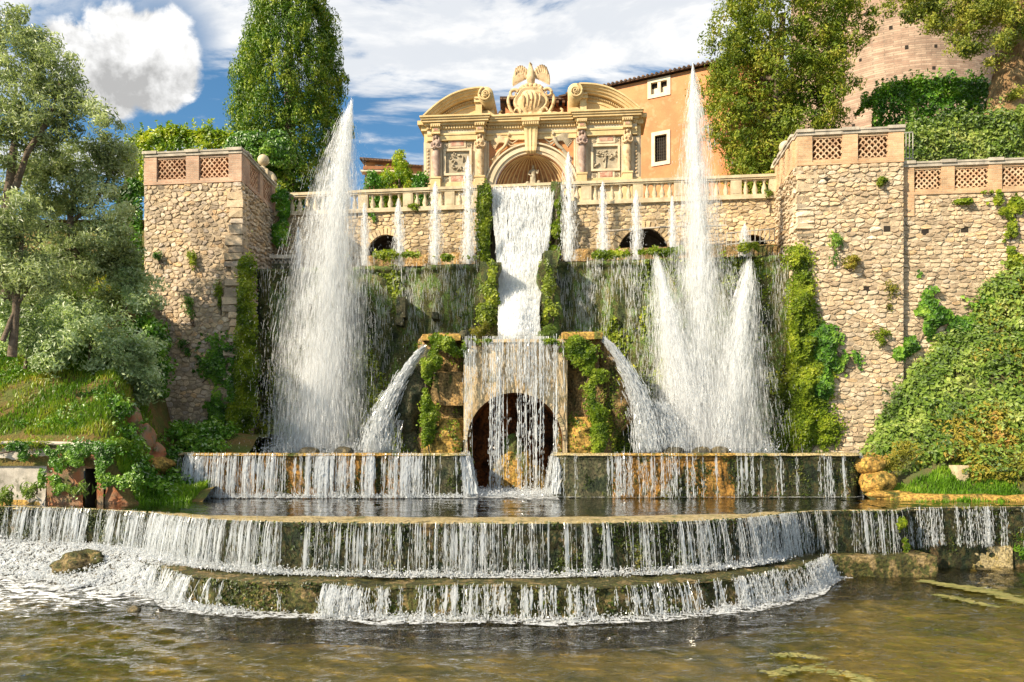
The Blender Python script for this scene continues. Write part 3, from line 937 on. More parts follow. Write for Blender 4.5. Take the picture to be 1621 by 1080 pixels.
# ---- the middle basin
ZM = 2.84
mid = thing('middle_basin', 'long straight middle basin with ochre and mossy front walls below the two tall jets', 'fountain basin', (0, 25, 1.5))
def basin_wall(pts, mat, seed, name, n):
    P = resample(np.array([(x, y, ZM) for x, y in pts]), n)
    N = normals2(P)
    bulge = wall_grid(P, N, 0.9, 26, 0.12, seed, 1.9, 0.04, 0.07)
    MB().grid(bulge).build(name, mat, mid, True)
    TIERG.append((bulge[:, :18], n * 45))
    v = np.linspace(0, 1, 6)
    G = np.zeros((n, 6, 3))
    G[..., :2] = P[:, None, :2] + N[:, None, :] * (0.12 - 0.62 * v)[None, :, None]
    G[..., 2] = ZM + np.array([-0.04, 0.03, 0.035, 0.02, -0.06, -0.3]) + 0.02 * fbm(G * np.array([3, 3, 0]), 3, seed)
    MB().grid(G).build('rim', MAT['tufa_gold'] if 'ochre' in name else MAT['rim'], mid, True)
    return P, N
YM = 23.4
M1 = basin_wall([(-10.25, 26.0), (-10.2, 24.4), (-9.45, YM)], MAT['tier'], 61, 'end_wall', 40)
M2 = basin_wall([(-9.45, YM), (-3.0, YM)], MAT['ochre_rock'], 62, 'ochre_wall', 120)
M3 = basin_wall([(-3.0, YM), (-1.75, YM), (-1.5, 23.55), (-1.40, 23.9), (-1.5, 25.7)], MAT['grey_rock'], 63, 'mossy_wall', 70)
M4 = basin_wall([(1.38, 25.7), (1.28, 23.9), (1.36, 23.55), (1.62, YM), (2.95, YM)], MAT['grey_rock'], 64, 'mossy_wall', 70)
M5 = basin_wall([(2.95, YM), (6.6, YM)], MAT['ochre_rock'], 65, 'ochre_wall', 70)
M6 = basin_wall([(6.6, YM), (10.1, YM + 0.05), (10.45, 23.8), (10.5, 26.0)], MAT['tier'], 66, 'mossy_wall', 70)
bw = MB()
for x0, x1 in ((-10.0, -1.7), (1.6, 10.2)):
    gx, gy = np.meshgrid(np.linspace(x0, x1, 90), np.linspace(23.7, 30.6, 60), indexing='ij')
    bw.grid(np.stack([gx, gy, 2.86 + ripple(gx, gy, 0.015)], -1))
tag(bw.build('basin_water', MAT['water_up'], None, True), kind='structure')
bw = MB()
for x0, x1 in ((-10.0, -1.7), (1.6, 10.2)):
    gx, gy = np.meshgrid(np.linspace(x0, x1, 8), np.linspace(23.7, 30.6, 8), indexing='ij')
    bw.grid(np.stack([gx, gy, gx * 0 + 2.3], -1))
tag(bw.build('basin_bed', MAT['bed_up']), kind='structure')
# volute rocks at the two ends
for sx, lab in ((-1, 'ochre scroll shaped boulder at the left end of the middle basin'), (1, 'golden scroll shaped boulder at the right end of the middle basin')):
    t = thing('scroll_boulder', lab, 'boulder', (sx * 10.8, 23.4, 1.5), 'boulders ending the middle basin')
    rock('boulder', '', '', (sx * 10.85, 23.5, 1.95), (0.52, 0.5, 0.42), MAT['tufa_gold'], 3 if sx < 0 else 5, 0.3, parent=t)
    rock('boulder', '', '', (sx * 10.7, 23.8, 2.5), (0.5, 0.5, 0.28), MAT['tufa_gold'], 7 if sx < 0 else 9, 0.3, parent=t)
    rock('boulder', '', '', (sx * 11.1, 23.2, 1.62), (0.7, 0.4, 0.18), MAT['tufa_gold'], 11 if sx < 0 else 13, 0.35, parent=t)

# ---- the high mossy wall
def wallY(X):
    return 29.2 - 0.122 * np.asarray(X, float)
ZW = 9.82
BIGG = []
big = thing('mossy_fountain_wall', 'high dark mossy wall dripping with water between the two stone bastions', 'fountain wall', (0, 29, 2.3))
for x0, x1, seed in ((-10.4, -0.55, 71), (1.0, 10.6, 72)):
    n = 130
    xs = np.linspace(x0, x1, n)
    zs = np.linspace(ZW, 2.2, 110)
    G = np.zeros((n, 110, 3))
    G[..., 0] = xs[:, None]
    G[..., 2] = zs[None, :]
    cen = np.exp(-((xs - 0.2) / 1.5) ** 2)[:, None] * (ss(zs, 9.9, 9.2) * ss(zs, 3.5, 7.5))[None, :]
    lipb = 0.18 * np.exp(-((zs - 9.72) / 0.13) ** 2)[None, :]
    dd = 0.28 * fbm(G * np.array([0.8, 1, 0.45]), 4, seed) + 0.13 * fbm(G * 2.6, 4, seed + 5) + lipb + 0.75 * cen * (1 + 0.5 * fbm(G * 1.3, 3, seed + 9)) + 0.25 * ss(zs, 8, 3)[None, :]
    G[..., 1] = wallY(xs)[:, None] - dd
    MB().grid(G).build('wall', MAT['moss_wall'], big, True)
    BIGG.append(G)
    # shallow basin on top
    v = np.linspace(0, 1, 16)
    T = np.zeros((n, 16, 3))
    T[..., 0] = xs[:, None]
    T[..., 1] = wallY(xs)[:, None] - 0.25 + 2.6 * v
    T[..., 2] = ZW + 0.02 * fbm(T * np.array([2, 2, 0]), 3, 5) - 0.03
    T[:, 0, 1] = G[:, 0, 1]
    T[:, 0, 2] = ZW
    MB().grid(T).build('top_basin', MAT['grey_rock'], big, True)
# little stone consoles on the wall
for px, py0, py1, hw in ((636, 470, 502, 7), (633, 502, 514, 6), (690, 495, 505, 5)):
    x = xat(px, 29.3)
    yb = float(wallY(x)) - 0.55
    b = MB().box((x - hw * .0234, yb - 0.12, zat(py1, 29)), (x + hw * .0234, yb + 0.6, zat(py0, 29)))
    b.build('console', MAT['grey_rock'], big)

# ---- terraces and banks
heightfield('terrace', -90, 90, 33.2, 160, 4, lambda X, Y: X * 0 + 12.55 + 5.0 * ss(X, 13.5, 17.5) * ss(Y, 33.5, 37), MAT['terrace'])
def bank_l(X, Y):
    P = np.stack([X, Y, X * 0], -1)
    low = 1.35 + 0.5 * ss(Y, 21.3, 23) + 1.6 * ss(Y, 24.0, 27.0)
    hi = 3.27 + 0.72 * np.maximum(0, Y - 21.15) - 0.7 * ss(Y, 21.3, 21.0)
    xc = -10.5 - 0.33 * np.maximum(0, Y - 21.5)
    k = ss(X - xc, 0.7, -0.8)
    z = low * (1 - k) + hi * k
    return np.minimum(z, 12.5) + (0.22 * fbm(P * 0.7, 4, 15) + 0.08 * fbm(P * 3, 3, 16)) * ss(Y, 21.2, 22.6)
def bank_r(X, Y):
    P = np.stack([X, Y, X * 0], -1)
    xw = np.interp(X, [10.2, 12, 13.2, 15, 17.2, 22, 40], [1.9, 2.5, 4.6, 7.0, 9.3, 10.4, 11.0])
    k = ss(Y, 22.4, 27.0) * 0.55 + 0.45 * np.clip((Y - 22.2) / 4.8, 0, 1)
    return 1.5 + (xw - 1.5) * k + 0.28 * fbm(P * 0.8, 4, 18) + 0.08 * fbm(P * 3, 3, 19)
heightfield('left_bank', -45, -8.6, 21.0, 36, 0.3, bank_l, MAT['slope'])
heightfield('right_bank', 10.4, 45, 21.9, 27.4, 0.3, bank_r, MAT['earth'])
# stone edging between pool and banks
ed = MB()
for pts in ([(-14.5, 21.2), (-12.6, 21.1), (-11.0, 22.0), (-10.6, 23.2)], [(11.1, 22.9), (12.0, 22.5), (14.5, 22.0), (18, 21.7), (24, 21.6)]):
    Pp = resample(np.array(pts), 50)
    v = np.linspace(0, 1, 7)
    G = np.zeros((50, 7, 3))
    nn = unit(np.stack([np.gradient(Pp[:, 1]), -np.gradient(Pp[:, 0])], 1))
    G[..., :2] = Pp[:, None] + nn[:, None] * (0.22 - 0.6 * v)[None, :, None]
    G[..., 2] = np.array([1.2, 1.62, 1.70, 1.71, 1.71, 1.66, 1.3]) + 0.06 * fbm(G * np.array([1.8, 1.8, 0]), 3, 3)
    ed.grid(G)
tag(ed.build('pool_edging', MAT['tufa_gold'], None, True), kind='structure')
# ================================================================ bastions, retaining walls, balustrade
def face_map(A, B, Z0):
    """plane from A to B (plan points), height measured from Z0; d points to the right-hand side of A->B (the viewer)"""
    A, B = np.array(A, float), np.array(B, float)
    L = np.linalg.norm(B - A)
    t = (B - A) / L
    n = np.array([t[1], -t[0]])
    def f(u, v, d):
        u, v, d = np.broadcast_arrays(np.asarray(u, float), np.asarray(v, float), np.asarray(d, float))
        P = A + u[..., None] * t + d[..., None] * n
        return np.concatenate([P, (Z0 + v)[..., None]], -1)
    return f, L, np.array([t[0], t[1], 0]), np.array([n[0], n[1], 0])

def tile_mesh(mat, w, h, dep):
    """half-round roof tile on edge, seen from its end"""
    b = MB()
    th = np.linspace(0, math.pi, 8)
    R = np.stack([np.cos(th) * w / 2, np.sin(th) * h], 1)
    r = np.stack([np.cos(th) * (w / 2 - 0.034), np.sin(th) * (h - 0.034) - 0.004], 1)
    ring = lambda q, y: np.stack([q[:, 0], 0 * q[:, 0] + y, q[:, 1]], 1)
    b.grid(np.stack([ring(R, dep), ring(R, 0), ring(r, 0), ring(r, dep)], 0))
    return b.data('tile', mat, False)

def parapet(parent, A, B, Z0, H, npan, mats, posts='both', pier_w=0.44, seed=1, cop=0.17, name='parapet'):
    """openwork brick parapet: piers, lower course, top course, coping, and scale-work of half-round tiles"""
    brick, coping, tilem, backm = mats
    f, L, t, n = face_map(A, B, Z0)
    up = np.array([0, 0, 1.0])
    def block(b, u0, u1, v0, v1, d0, d1):
        bot = [f(u0, v0, d1), f(u1, v0, d1), f(u1, v0, d0), f(u0, v0, d0)]
        top = [f(u0, v1, d1), f(u1, v1, d1), f(u1, v1, d0), f(u0, v1, d0)]
        b.hexa(bot, top)
    body = MB()
    block(body, 0, L, 0.0, 0.10, -0.34, 0.045)            # base course
    block(body, 0.002, L - 0.002, 0.10, 0.20, -0.33, 0.0)
    block(body, 0.002, L - 0.002, H - cop - 0.09, H - cop, -0.33, -0.005)
    par = body.build(name, brick, parent)
    u = np.linspace(0, L, npan + 1)
    centres = list(u)
    piers = []
    for i, c in enumerate(centres):
        a = max(0.0, c - pier_w / 2) if 0 < i < npan else (0.0 if i == 0 else L - pier_w)
        b_ = a + pier_w
        if (i == 0 and posts in ('end', 'mid')) or (i == npan and posts in ('start', 'mid')):
            piers.append((a, a) if i == 0 else (L, L))
            continue
        b = MB()
        block(b, a, b_, 0.10, H - cop, -0.36, 0.03)
        b.build('pier', brick, par)
        piers.append((a, b_))
    cb = MB()
    block(cb, -0.03, L + 0.03, H - cop, H - 0.06, -0.40, 0.06)
    block(cb, -0.05, L + 0.05, H - 0.06, H, -0.42, 0.085)
    for a, b_ in piers:
        if b_ > a:
            block(cb, a - 0.03, b_ + 0.03, H - 0.07, H + 0.035, -0.44, 0.11)
    cb.build('coping', coping, par)
    # panels
    for (a0, a1), (b0, b1) in zip(piers[:-1], piers[1:]):
        W = b0 - a1
        hh = H - cop - 0.09 - 0.20
        nc = max(3, int(round(W / 0.185)))
        nr = 7
        w, h = W / nc, hh / nr
        tm = tile_mesh(tilem, w, h * 1.02, 0.2)
        for j in range(nr):
            for i in range(nc + (j % 2)):
                off = (i + 0.5 - 0.5 * (j % 2)) * w
                if j % 2 and i in (0, nc):
                    continue
                p = f(a1 + off, 0.20 + j * h, -0.03)
                M = Matrix((( t[0], -n[0], 0, p[0]), (t[1], -n[1], 0, p[1]), (0, 0, 1, p[2]), (0, 0, 0, 1)))
                spawn('tile', tm, par, M)
        bb = MB()
        block(bb, a1 + 0.002, b0 - 0.002, 0.20, H - cop - 0.09, -0.31, -0.24)
        bb.build('panel_back', backm, par)
    return par

def core(parent, pts, z0, z1, mat, name='core'):
    """solid of a plan polygon"""
    n = len(pts)
    V = [(x, y, z0) for x, y in pts] + [(x, y, z1) for x, y in pts]
    Q = [(i, (i + 1) % n, n + (i + 1) % n, n + i) for i in range(n)]
    c = np.mean(np.array(pts, float), axis=0)
    V += [(c[0], c[1], z1)]
    T = [(2 * n, n + i, n + (i + 1) % n) for i in range(n)]
    return MB().add(V, Q, T).build(name, mat, parent)

ZP, ZT = 12.70, 13.90            # parapet foot and top
# ---- left bastion
A, Bc, Cc, Dd = (-13.62, 29.25), (-9.85, 28.80), (-9.85, 32.75), (-13.5, 33.2)
lb = thing('stone_bastion', 'left stone bastion of pale rubble with pink brick openwork parapet, shaded by olive trees', 'bastion', (-11.7, 30, 2), 'rubble bastions flanking the fountain')
core(lb, [A, Bc, Cc, Dd], 0.5, ZP + 0.02, MAT['mortar'])
f, L, _, _ = face_map(A, Bc, 1.2)
rubble(lb, f, L, ZP - 1.2, 0.25, 0.165, MAT['stone_l'], 5, (0.010, 0.045), 0.009, 0.55, 0.62, limit=300, vis=lambda u, v: 0.3 if v < 3.2 else 1)
f, L, _, _ = face_map(Bc, Cc, 1.2)
rubble(lb, f, L, ZP - 1.2, 0.36, 0.16, MAT['stone_l'], 6, (0.03, 0.09), 0.03, 0.5, 0.7, limit=0, mask=lambda u, v: v > 6.5)
# quoins at the corner
qb = np.random.default_rng(9)
z = 4.0
while z < 12.2:
    h = qb.uniform(0.2, 0.42)
    wq = qb.uniform(0.35, 0.75)
    b = MB().box((-9.85 - wq, 28.72, z), (-9.80, 28.72 + qb.uniform(.4, .8), z + h - 0.03), None)
    V, Fs = b.arrays()
    V += 0.02 * qb.normal(size=V.shape)
    if z > 8.2 or qb.random() < 0.6:
        mk('quoin', V, Fs, MAT['stone_l'], lb)
    z += h
pm = (MAT['brick_l'], MAT['coping'], MAT['tile_l'], MAT['brick_back'])
parapet(lb, A, Bc, ZP, ZT - ZP, 2, pm, pier_w=0.50, seed=1)
parapet(lb, (-9.85, 28.80 + 0.36), Cc, ZP, ZT - ZP, 2, pm, pier_w=0.42, seed=2)

# ---- right bastion
A, Bc, Dd, Ee = (9.82, 27.20), (13.28, 26.78), (13.3, 31.5), (10.10, 30.25)
rb = thing('stone_bastion', 'right stone bastion of warm sunlit rubble with golden brick openwork parapet', 'bastion', (11.5, 28.5, 2), 'rubble bastions flanking the fountain')
core(rb, [A, Bc, Dd, Ee], 0.5, ZP + 0.02, MAT['mortar'])
f, L, _, _ = face_map(A, Bc, 1.2)
holes = [(1.0, 10.95), (2.95, 9.25), (2.3, 7.2)]
def hmask(u, v):
    return all(abs(u - a) > 0.14 or abs(v - b) > 0.12 for a, b in holes)
rubble(rb, f, L, ZP - 1.2, 0.285, 0.155, MAT['stone_r'], 15, (0.010, 0.06), 0.009, 0.6, 0.72, limit=300, mask=hmask, vis=lambda u, v: 0.3 if v < 3.5 else 1)
f, L, _, _ = face_map(Ee, A, 1.2)
rubble(rb, f, L, ZP - 1.2, 0.36, 0.15, MAT['stone_r'], 16, (0.03, 0.10), 0.03, 0.5, 0.75, limit=0, mask=lambda u, v: v > 6.0)
for a, b_ in holes:
    f2, _, _, _ = face_map(A, Bc, 1.2)
    bx = MB()
    bx.hexa([f2(a - .11, b_ - .1, .004), f2(a + .11, b_ - .1, .004), f2(a + .11, b_ - .1, -.02), f2(a - .11, b_ - .1, -.02)],
            [f2(a - .11, b_ + .1, .004), f2(a + .11, b_ + .1, .004), f2(a + .11, b_ + .1, -.02), f2(a - .11, b_ + .1, -.02)])
    bx.build('putlog_shade', MAT['hole'], rb)  # flush dark block, the shade of an open hole painted on
z = 8.4
while z < 12.3:                     # long weathered blocks standing proud at the corner
    h = qb.uniform(0.18, 0.32)
    wq = qb.uniform(0.4, 0.8)
    V, Fs = MB().box((9.79, 27.10, z), (9.82 + wq, 27.10 + qb.uniform(.4, .8), z + h - 0.05)).arrays()
    V += 0.025 * qb.normal(size=V.shape)
    mk('quoin', V, Fs, MAT['stone_r'], rb)
    z += h + (0.12 if qb.random() < .4 else 0)
pm = (MAT['brick_r'], MAT['coping'], MAT['tile'], MAT['brick_back'])
parapet(rb, A, Bc, ZP, ZT - ZP, 2, pm, pier_w=0.50, seed=3)
parapet(rb, Ee, (9.82, 27.20 + 0.36), ZP, ZT - ZP, 3, pm, pier_w=0.36, seed=4)

# ---- right retaining wall with its lower parapet
A, Bc = (13.29, 26.98), (24.0, 25.75)
rw = thing('retaining_wall', 'long rubble retaining wall right of the bastion with a low openwork brick parapet', 'retaining wall', (17, 26.6, 2))
core(rw, [A, Bc, (24.0, 31), (13.29, 31)], 0.5, 11.62, MAT['mortar'])
f, L, _, _ = face_map(A, Bc, 1.2)
holes = [(0.78, 9.15), (2.05, 9.2)]
rubble(rw, f, L, 11.6 - 1.2, 0.28, 0.145, MAT['stone_r'], 25, (0.008, 0.05), 0.008, 0.55, 0.8, limit=300, mask=lambda u, v: hmask(u, v) and u < 8 and v > np.interp(u, [0, 1.7, 3.9, 8], [1.5, 5.0, 7.2, 8.2]) - 1.2,
       vis=lambda u, v: 1.0 if u < 4.6 and v > 4.5 else 0.2)
for a, b_ in holes:
    bx = MB()
    bx.hexa([f(a - .12, b_ - .1, .004), f(a + .12, b_ - .1, .004), f(a + .12, b_ - .1, -.02), f(a - .12, b_ - .1, -.02)],
            [f(a - .12, b_ + .1, .004), f(a + .12, b_ + .1, .004), f(a + .12, b_ + .1, -.02), f(a - .12, b_ + .1, -.02)])
    bx.build('putlog_shade', MAT['hole'], rw)  # dark block in place of a shaded opening
parapet(rw, A, (19.3, 26.29), 11.62, 1.12, 4, pm, pier_w=0.42, seed=5)
b = MB()
b.hexa([f(0.02, 9.7, .05), f(.42, 9.7, .05), f(.42, 9.7, -.1), f(0.02, 9.7, -.1)], [f(0.02, 10.42, .05), f(.42, 10.42, .05), f(.42, 10.42, -.1), f(0.02, 10.42, -.1)])
b.build('brick_pier', MAT['brick_r'], rw)

# ---- back wall below the balustrade
def backY(X):
    return 31.4 - 0.122 * np.asarray(X, float)
ZB0, ZB1 = 9.3, 12.58
A, Bc = (-10.3, float(backY(-10.3))), (10.4, float(backY(10.4)))
kw = thing('back_wall', 'sunlit rubble back wall with low dark arches under the travertine balustrade', 'retaining wall', (0, 31.4, 9.3))
f, L, tt, nn_ = face_map(A, Bc, ZB0)
def u_of(px):
    # plan intersection of the sight line with the wall line
    k = (px - CX) / F
    Y = 31.4 / (1 + 0.122 * k)
    return (k * Y - A[0]) / tt[0], Y
arches = []
for pc, hw, top, base in ((611, 33, 372, 396), (1018, 42, 361, 392), (1190, 34, 372, 400)):
    u, Y = u_of(pc)
    arches.append((u, hw * Y / F, zat(base, Y) - ZB0 - 0.4, zat(top, Y) - ZB0))
def in_arch(u, v, grow=0.0):
    for (c, hw, v0, v1) in arches:
        if abs(u - c) < hw + grow:
            if v < v0 + (v1 - v0 + grow) * math.sqrt(max(0, 1 - ((u - c) / (hw + grow)) ** 2)):
                return True
    return False
nu, nv = 300, 50
uu, vv = np.linspace(0, L, nu), np.linspace(0, ZB1 - ZB0, nv)
Ug, Vg = np.meshgrid(uu, vv, indexing='ij')
P = f(Ug, Vg, 0.0 * Ug + 0.02 * fbm(np.stack([Ug, Vg, Ug * 0], -1) * 3, 3, 4))
I = np.arange(nu * nv).reshape(nu, nv)
Q = np.stack([I[:-1, :-1], I[1:, :-1], I[1:, 1:], I[:-1, 1:]], -1).reshape(-1, 4)
cu = ((Ug[:-1, :-1] + Ug[1:, 1:]) / 2).ravel()
cv = ((Vg[:-1, :-1] + Vg[1:, 1:]) / 2).ravel()
keep = np.array([not in_arch(a, b_) for a, b_ in zip(cu, cv)])
MB().add(P.reshape(-1, 3), Q[keep]).build('core', MAT['mortar'], kw)
for (c, hw, v0, v1) in arches:
    n = 18
    th = np.linspace(0, math.pi, n)
    aq = np.stack([c - (hw + .04) * np.cos(th), v0 + (v1 - v0 + .04) * np.sin(th)], 1)
    aq = np.concatenate([[(c - hw - .04, 0)], aq, [(c + hw + .04, 0)]])
    G = np.stack([f(aq[:, 0], aq[:, 1], np.full(len(aq), dd)) for dd in (0.0, -0.6, -1.1)], 0)
    b = MB().grid(G)
    cen = f(c, 0.0, -1.1)
    k = b.n
    b.add(np.concatenate([G[-1], cen[None]]), None, [(len(aq), i, i + 1) for i in range(len(aq) - 1)])
    b.build('arch_recess', MAT['mortar_shade'], kw)
    for th in np.linspace(0.12, math.pi - 0.12, 19):
        q = [(-(hw + r) * math.cos(th + s), (v1 - v0 + r) * math.sin(th + s)) for r, s in ((0.0, -.07), (0.26, -.055), (0.26, .055), (0.0, .07))]
        q = [(c + a, v0 + b_) for a, b_ in q]
        b = MB().prism(q, -0.1, 0.07, lambda u_, v_, d_: f(u_, v_, d_))
        b.build('voussoir', MAT['stone_b'], kw)
rubble(kw, f, L, ZB1 - ZB0, 0.27, 0.15, MAT['stone_b'], 35, (0.012, 0.05), 0.009, 0.55, 0.72, mask=lambda u, v: not in_arch(u, v, 0.2) and not 9.2 < u < 11.9, limit=300)
core(kw, [(-10.3, float(backY(-10.3)) + 1.15), (10.4, float(backY(10.4)) + 1.15), (10.4, 33.4), (-10.3, 33.4)], 9.3, 12.56, MAT['mortar'], 'backing')
for pa, pb, sd in ((470, 757, 61), (890, 1232, 62)):
    ua, ub = u_of(pa)[0], u_of(pb)[0]
    us_, vs_ = np.linspace(ua, ub, 120), np.array([(0.0, .75), (.3, .72), (.52, .70), (.66, .66), (.70, .6), (.72, 0.3), (.74, -.2)])
    hz_ = zat(397, 30.8) - ZB0
    G = np.stack([f(us_, np.full(120, (hz_ if k_ < 3 else hz_ * q[1] / .70) if q[1] > 0 else -.2), np.full(120, q[0] * .9 + .02)) for k_, q in enumerate(vs_)], 1)
    G = G + .07 * np.stack([fbm(G * 2.2, 4, sd), fbm(G * 2.2 + 5, 4, sd), fbm(G * 2.2 + 9, 4, sd)], -1)
    MB().grid(G).build('foot_ledge', MAT['tufa'], kw, True)
cb = MB().hexa([f(0, 3.20, .14), f(L, 3.20, .14), f(L, 3.20, -2.5), f(0, 3.20, -2.5)], [f(0, 3.30, .14), f(L, 3.30, .14), f(L, 3.30, -2.5), f(0, 3.30, -2.5)])
cb.build('string_course', MAT['balustrade'], kw)

# ---- balustrade
bal = thing('balustrade', 'cream travertine balustrade running across the terrace above the back wall', 'balustrade', (0, 31.4, 12.6))
Hb = 0.83
prof = [(0.0, 0.0), (0.10, 0.0), (0.10, 0.04), (0.075, 0.06), (0.115, 0.16), (0.105, 0.22), (0.05, 0.40), (0.045, 0.46), (0.07, 0.49), (0.07, 0.52), (0.10, 0.54), (0.10, 0.58), (0.0, 0.58)]
bm_ = MB().lathe(prof, (0, 0, 0), 10).data('baluster', MAT['balustrade'], True)
fb, Lb, tb, nb = face_map(A, Bc, 12.60)
def bblock(u0, u1, v0, v1, d0, d1, name):
    b = MB()
    b.hexa([fb(u0, v0, d1), fb(u1, v0, d1), fb(u1, v0, d0), fb(u0, v0, d0)], [fb(u0, v1, d1), fb(u1, v1, d1), fb(u1, v1, d0), fb(u0, v1, d0)])
    return b.build(name, MAT['balustrade'], bal)
bblock(0, Lb, 0.0, 0.08, -0.22, 0.10, 'base')
bblock(0, Lb, 0.66, 0.72, -0.20, 0.08, 'rail')
bblock(0, Lb, 0.722, Hb, -0.24, 0.12, 'rail_cap')
# pedestals read off the photograph, balusters between
ped_px = [448, 575, 646, 712, 757, 885, 928, 1010, 1075, 1165, 1226]
peds = [u_of(p)[0] for p in ped_px]
peds = [p for p in peds if 0 < p < Lb]
for p in peds:
    bblock(p - 0.2, p + 0.2, 0.082, 0.658, -0.18, 0.06, 'pedestal')
    bblock(p - 0.14, p + 0.14, 0.14, 0.6, -0.02, 0.072, 'pedestal_panel')
for a, b_ in zip(peds[:-1], peds[1:]):
    W = b_ - a - 0.4
    k = max(1, int(round(W / 0.33)) - 0)
    for i in range(k):
        uq = a + 0.2 + W * (i + 0.5) / k
        p = fb(uq, 0.08, -0.06)
        spawn('baluster', bm_, bal, Matrix.Translation(Vector(p)))

# ---- finials at the ends of the bastions
def finial(px, py, Y, sx, label):
    p = at(px, py, Y)
    t = thing('ball_finial', label, 'finial', (p.x, p.y, p.z - 1.3), 'ball finials beside the balustrade')
    MB().ball((p.x, p.y, p.z), 0.24, 16, 10).build('ball', MAT['balustrade'], t, True)
    MB().lathe([(0.0, -.42), (.2, -.42), (.2, -.36), (.10, -.32), (.07, -.24), (.12, -.18)], (p.x, p.y, p.z), 12).build('neck', MAT['balustrade'], t, True)
    # carved scroll below
    th = np.linspace(0, 4.2, 26)
    sc = np.stack([p.x + sx * (0.15 + 0.28 * np.cos(th) * np.exp(-th * .18)), p.y + 0 * th, p.z - 0.85 + 0.36 * np.sin(th) * np.exp(-th * .18)], 1)
    b = MB().tube(sc, 0.14, 8)
    b.box((p.x - .24, p.y - .22, p.z - 1.35), (p.x + .24, p.y + .22, p.z - .42))
    b.build('scroll_block', MAT['balustrade'], t, False)
finial(417, 254, 32.9, 1, 'grey stone ball finial on a scroll block beside the left bastion')
finial(1243, 233, 30.4, -1, 'golden stone ball finial on a scroll block beside the right bastion')

# ---- rails
def railing(name, label, pts, h, step_, mat):
    P = resample(np.array([tuple(p) for p in pts]), max(2, int(np.linalg.norm(np.array(pts[0]) - np.array(pts[-1])) / step_) + 1))
    t = thing(name, label, 'railing', tuple(P[0]))
    for k in (h, 0.08):
        MB().tube(P + np.array([0, 0, k]), 0.022, 6).build('rail', mat, t)
    for p in P:
        MB().tube([p, p + np.array([0, 0, h])], 0.016, 5).build('bar', mat, t)
railing('metal_railing', 'sloping metal railing beside the right bastion above the mossy wall', [at(1150, 391, 29.3), at(1186, 387, 29.2), at(1226, 384, 29.1)], 0.5, 0.16, MAT['metal'])
railing('metal_railing', 'short upright metal railing beside the top of the right bastion', [at(1429, 255, 27.6), at(1445, 254, 27.6)], 0.98, 0.09, MAT['metal'])
p0, p1, p2 = at(960, 366, 30.2), at(1060, 359, 30.0), at(1150, 357, 29.8)
pipe = MB().tube(resample(np.array([tuple(p0), tuple(p1), tuple(p2)]), 20), 0.035, 6).build('water_pipe', MAT['coping'], None, True)
tag(pipe, 'thin pale pipe running along the foot of the back wall right of the cascade', 'pipe')
# low wall with lattice at the left end of the top basin
t = thing('low_wall', 'small grey wall with a carved lattice beside the left bastion on the mossy wall', 'low wall', (-9.3, 30.4, 9.7))
a0, a1 = at(431, 422, 30.6), at(467, 422, 30.5)
MB().box((a0.x, 30.5, 9.75), (a1.x, 30.8, 10.1)).build('wall', MAT['grey_rock'], t)
MB().box((a0.x - .05, 30.42, 10.28), (a1.x + .05, 30.85, 10.42)).build('coping', MAT['coping'], t)
tm = tile_mesh(MAT['coping'], 0.18, 0.16, 0.18)
for i in range(5):
    spawn('tile', tm, t, Matrix.Translation((a0.x + 0.09 + i * 0.18, 30.52, 10.10)))

# ---- left retaining wall with slab, peeling plaster and a dark opening
lw = thing('old_wall', 'low old wall with peeling white plaster, red patches and a dark doorway left of the pool', 'wall', (-12.6, 21.0, 1.5))
xl, xr = -17.0, xat(163, 21.0)
xd0, xd1 = xat(131, 21.0), xat(153, 21.0)
zt_, zd0, zd1 = 3.12, zat(776, 21), zat(742, 21)
def oldface(x0, x1, z0, z1, mat, seed, name, xf=None):
    nx_, nz_ = max(3, int((x1 - x0) / .07)), max(3, int((z1 - z0) / .07))
    Xg, Zg = np.meshgrid(np.linspace(x0, x1, nx_), np.linspace(z0, z1, nz_), indexing='ij')
    G = np.stack([Xg, 21.0 + 0 * Xg, Zg], -1)
    G[..., 1] += 0.05 * fbm(G * 1.5, 4, seed) + 0.02 * fbm(G * 6, 3, seed) + 0.12 * ((G[..., 2] - 1.5) / 1.7)
    return MB().grid(G).build(name, mat, lw, True)
xm = xat(72, 21.0)
oldface(xl, xm, 1.0, zt_, MAT['plaster_white'], 3, 'white_plaster')
oldface(xm, xd0, 1.0, zt_, MAT['plaster_red'], 4, 'bare_masonry')
oldface(xd1, xr, 1.0, zt_, MAT['plaster_red'], 5, 'bare_masonry')
xe = xat(225, 21.0)
Xg, Vg_ = np.meshgrid(np.linspace(xr, xe, 40), np.linspace(0, 1, 30), indexing='ij')
topz = np.minimum(zt_, bank_l(Xg, 0 * Xg + 21.1) + .1)
G = np.stack([Xg, 20.98 + 0 * Xg, 1.0 + (topz - 1.0) * Vg_], -1)
G[..., 1] += 0.18 * fbm(G * 1.8, 4, 15) + 0.22 * Vg_
MB().grid(G).build('bare_masonry', MAT['plaster_red'], lw, True)
oldface(xd0, xd1, zd1, zt_, MAT['plaster_red'], 6, 'lintel')
MB().box((xd0 - .02, 21.15, 1.0), (xd0, 22.2, zt_)).box((xd1, 21.15, 1.0), (xd1 + .02, 22.2, zt_)).box((xd0, 22.1, 1.0), (xd1, 22.2, zd1 + .1)).box((xd0, 21.1, zd1), (xd1, 22.2, zd1 + .05)).build('doorway', MAT['mortar_shade'], lw)
n = 70
xs = np.linspace(xl, xr - 0.05, n)
pr = np.array([(21.05, 3.12), (20.98, 3.13), (20.96, 3.19), (21.02, 3.22), (21.2, 3.23), (22.0, 3.2)])
pr = resample(pr, 14)
G = np.zeros((n, 14, 3))
G[..., 0] = xs[:, None]
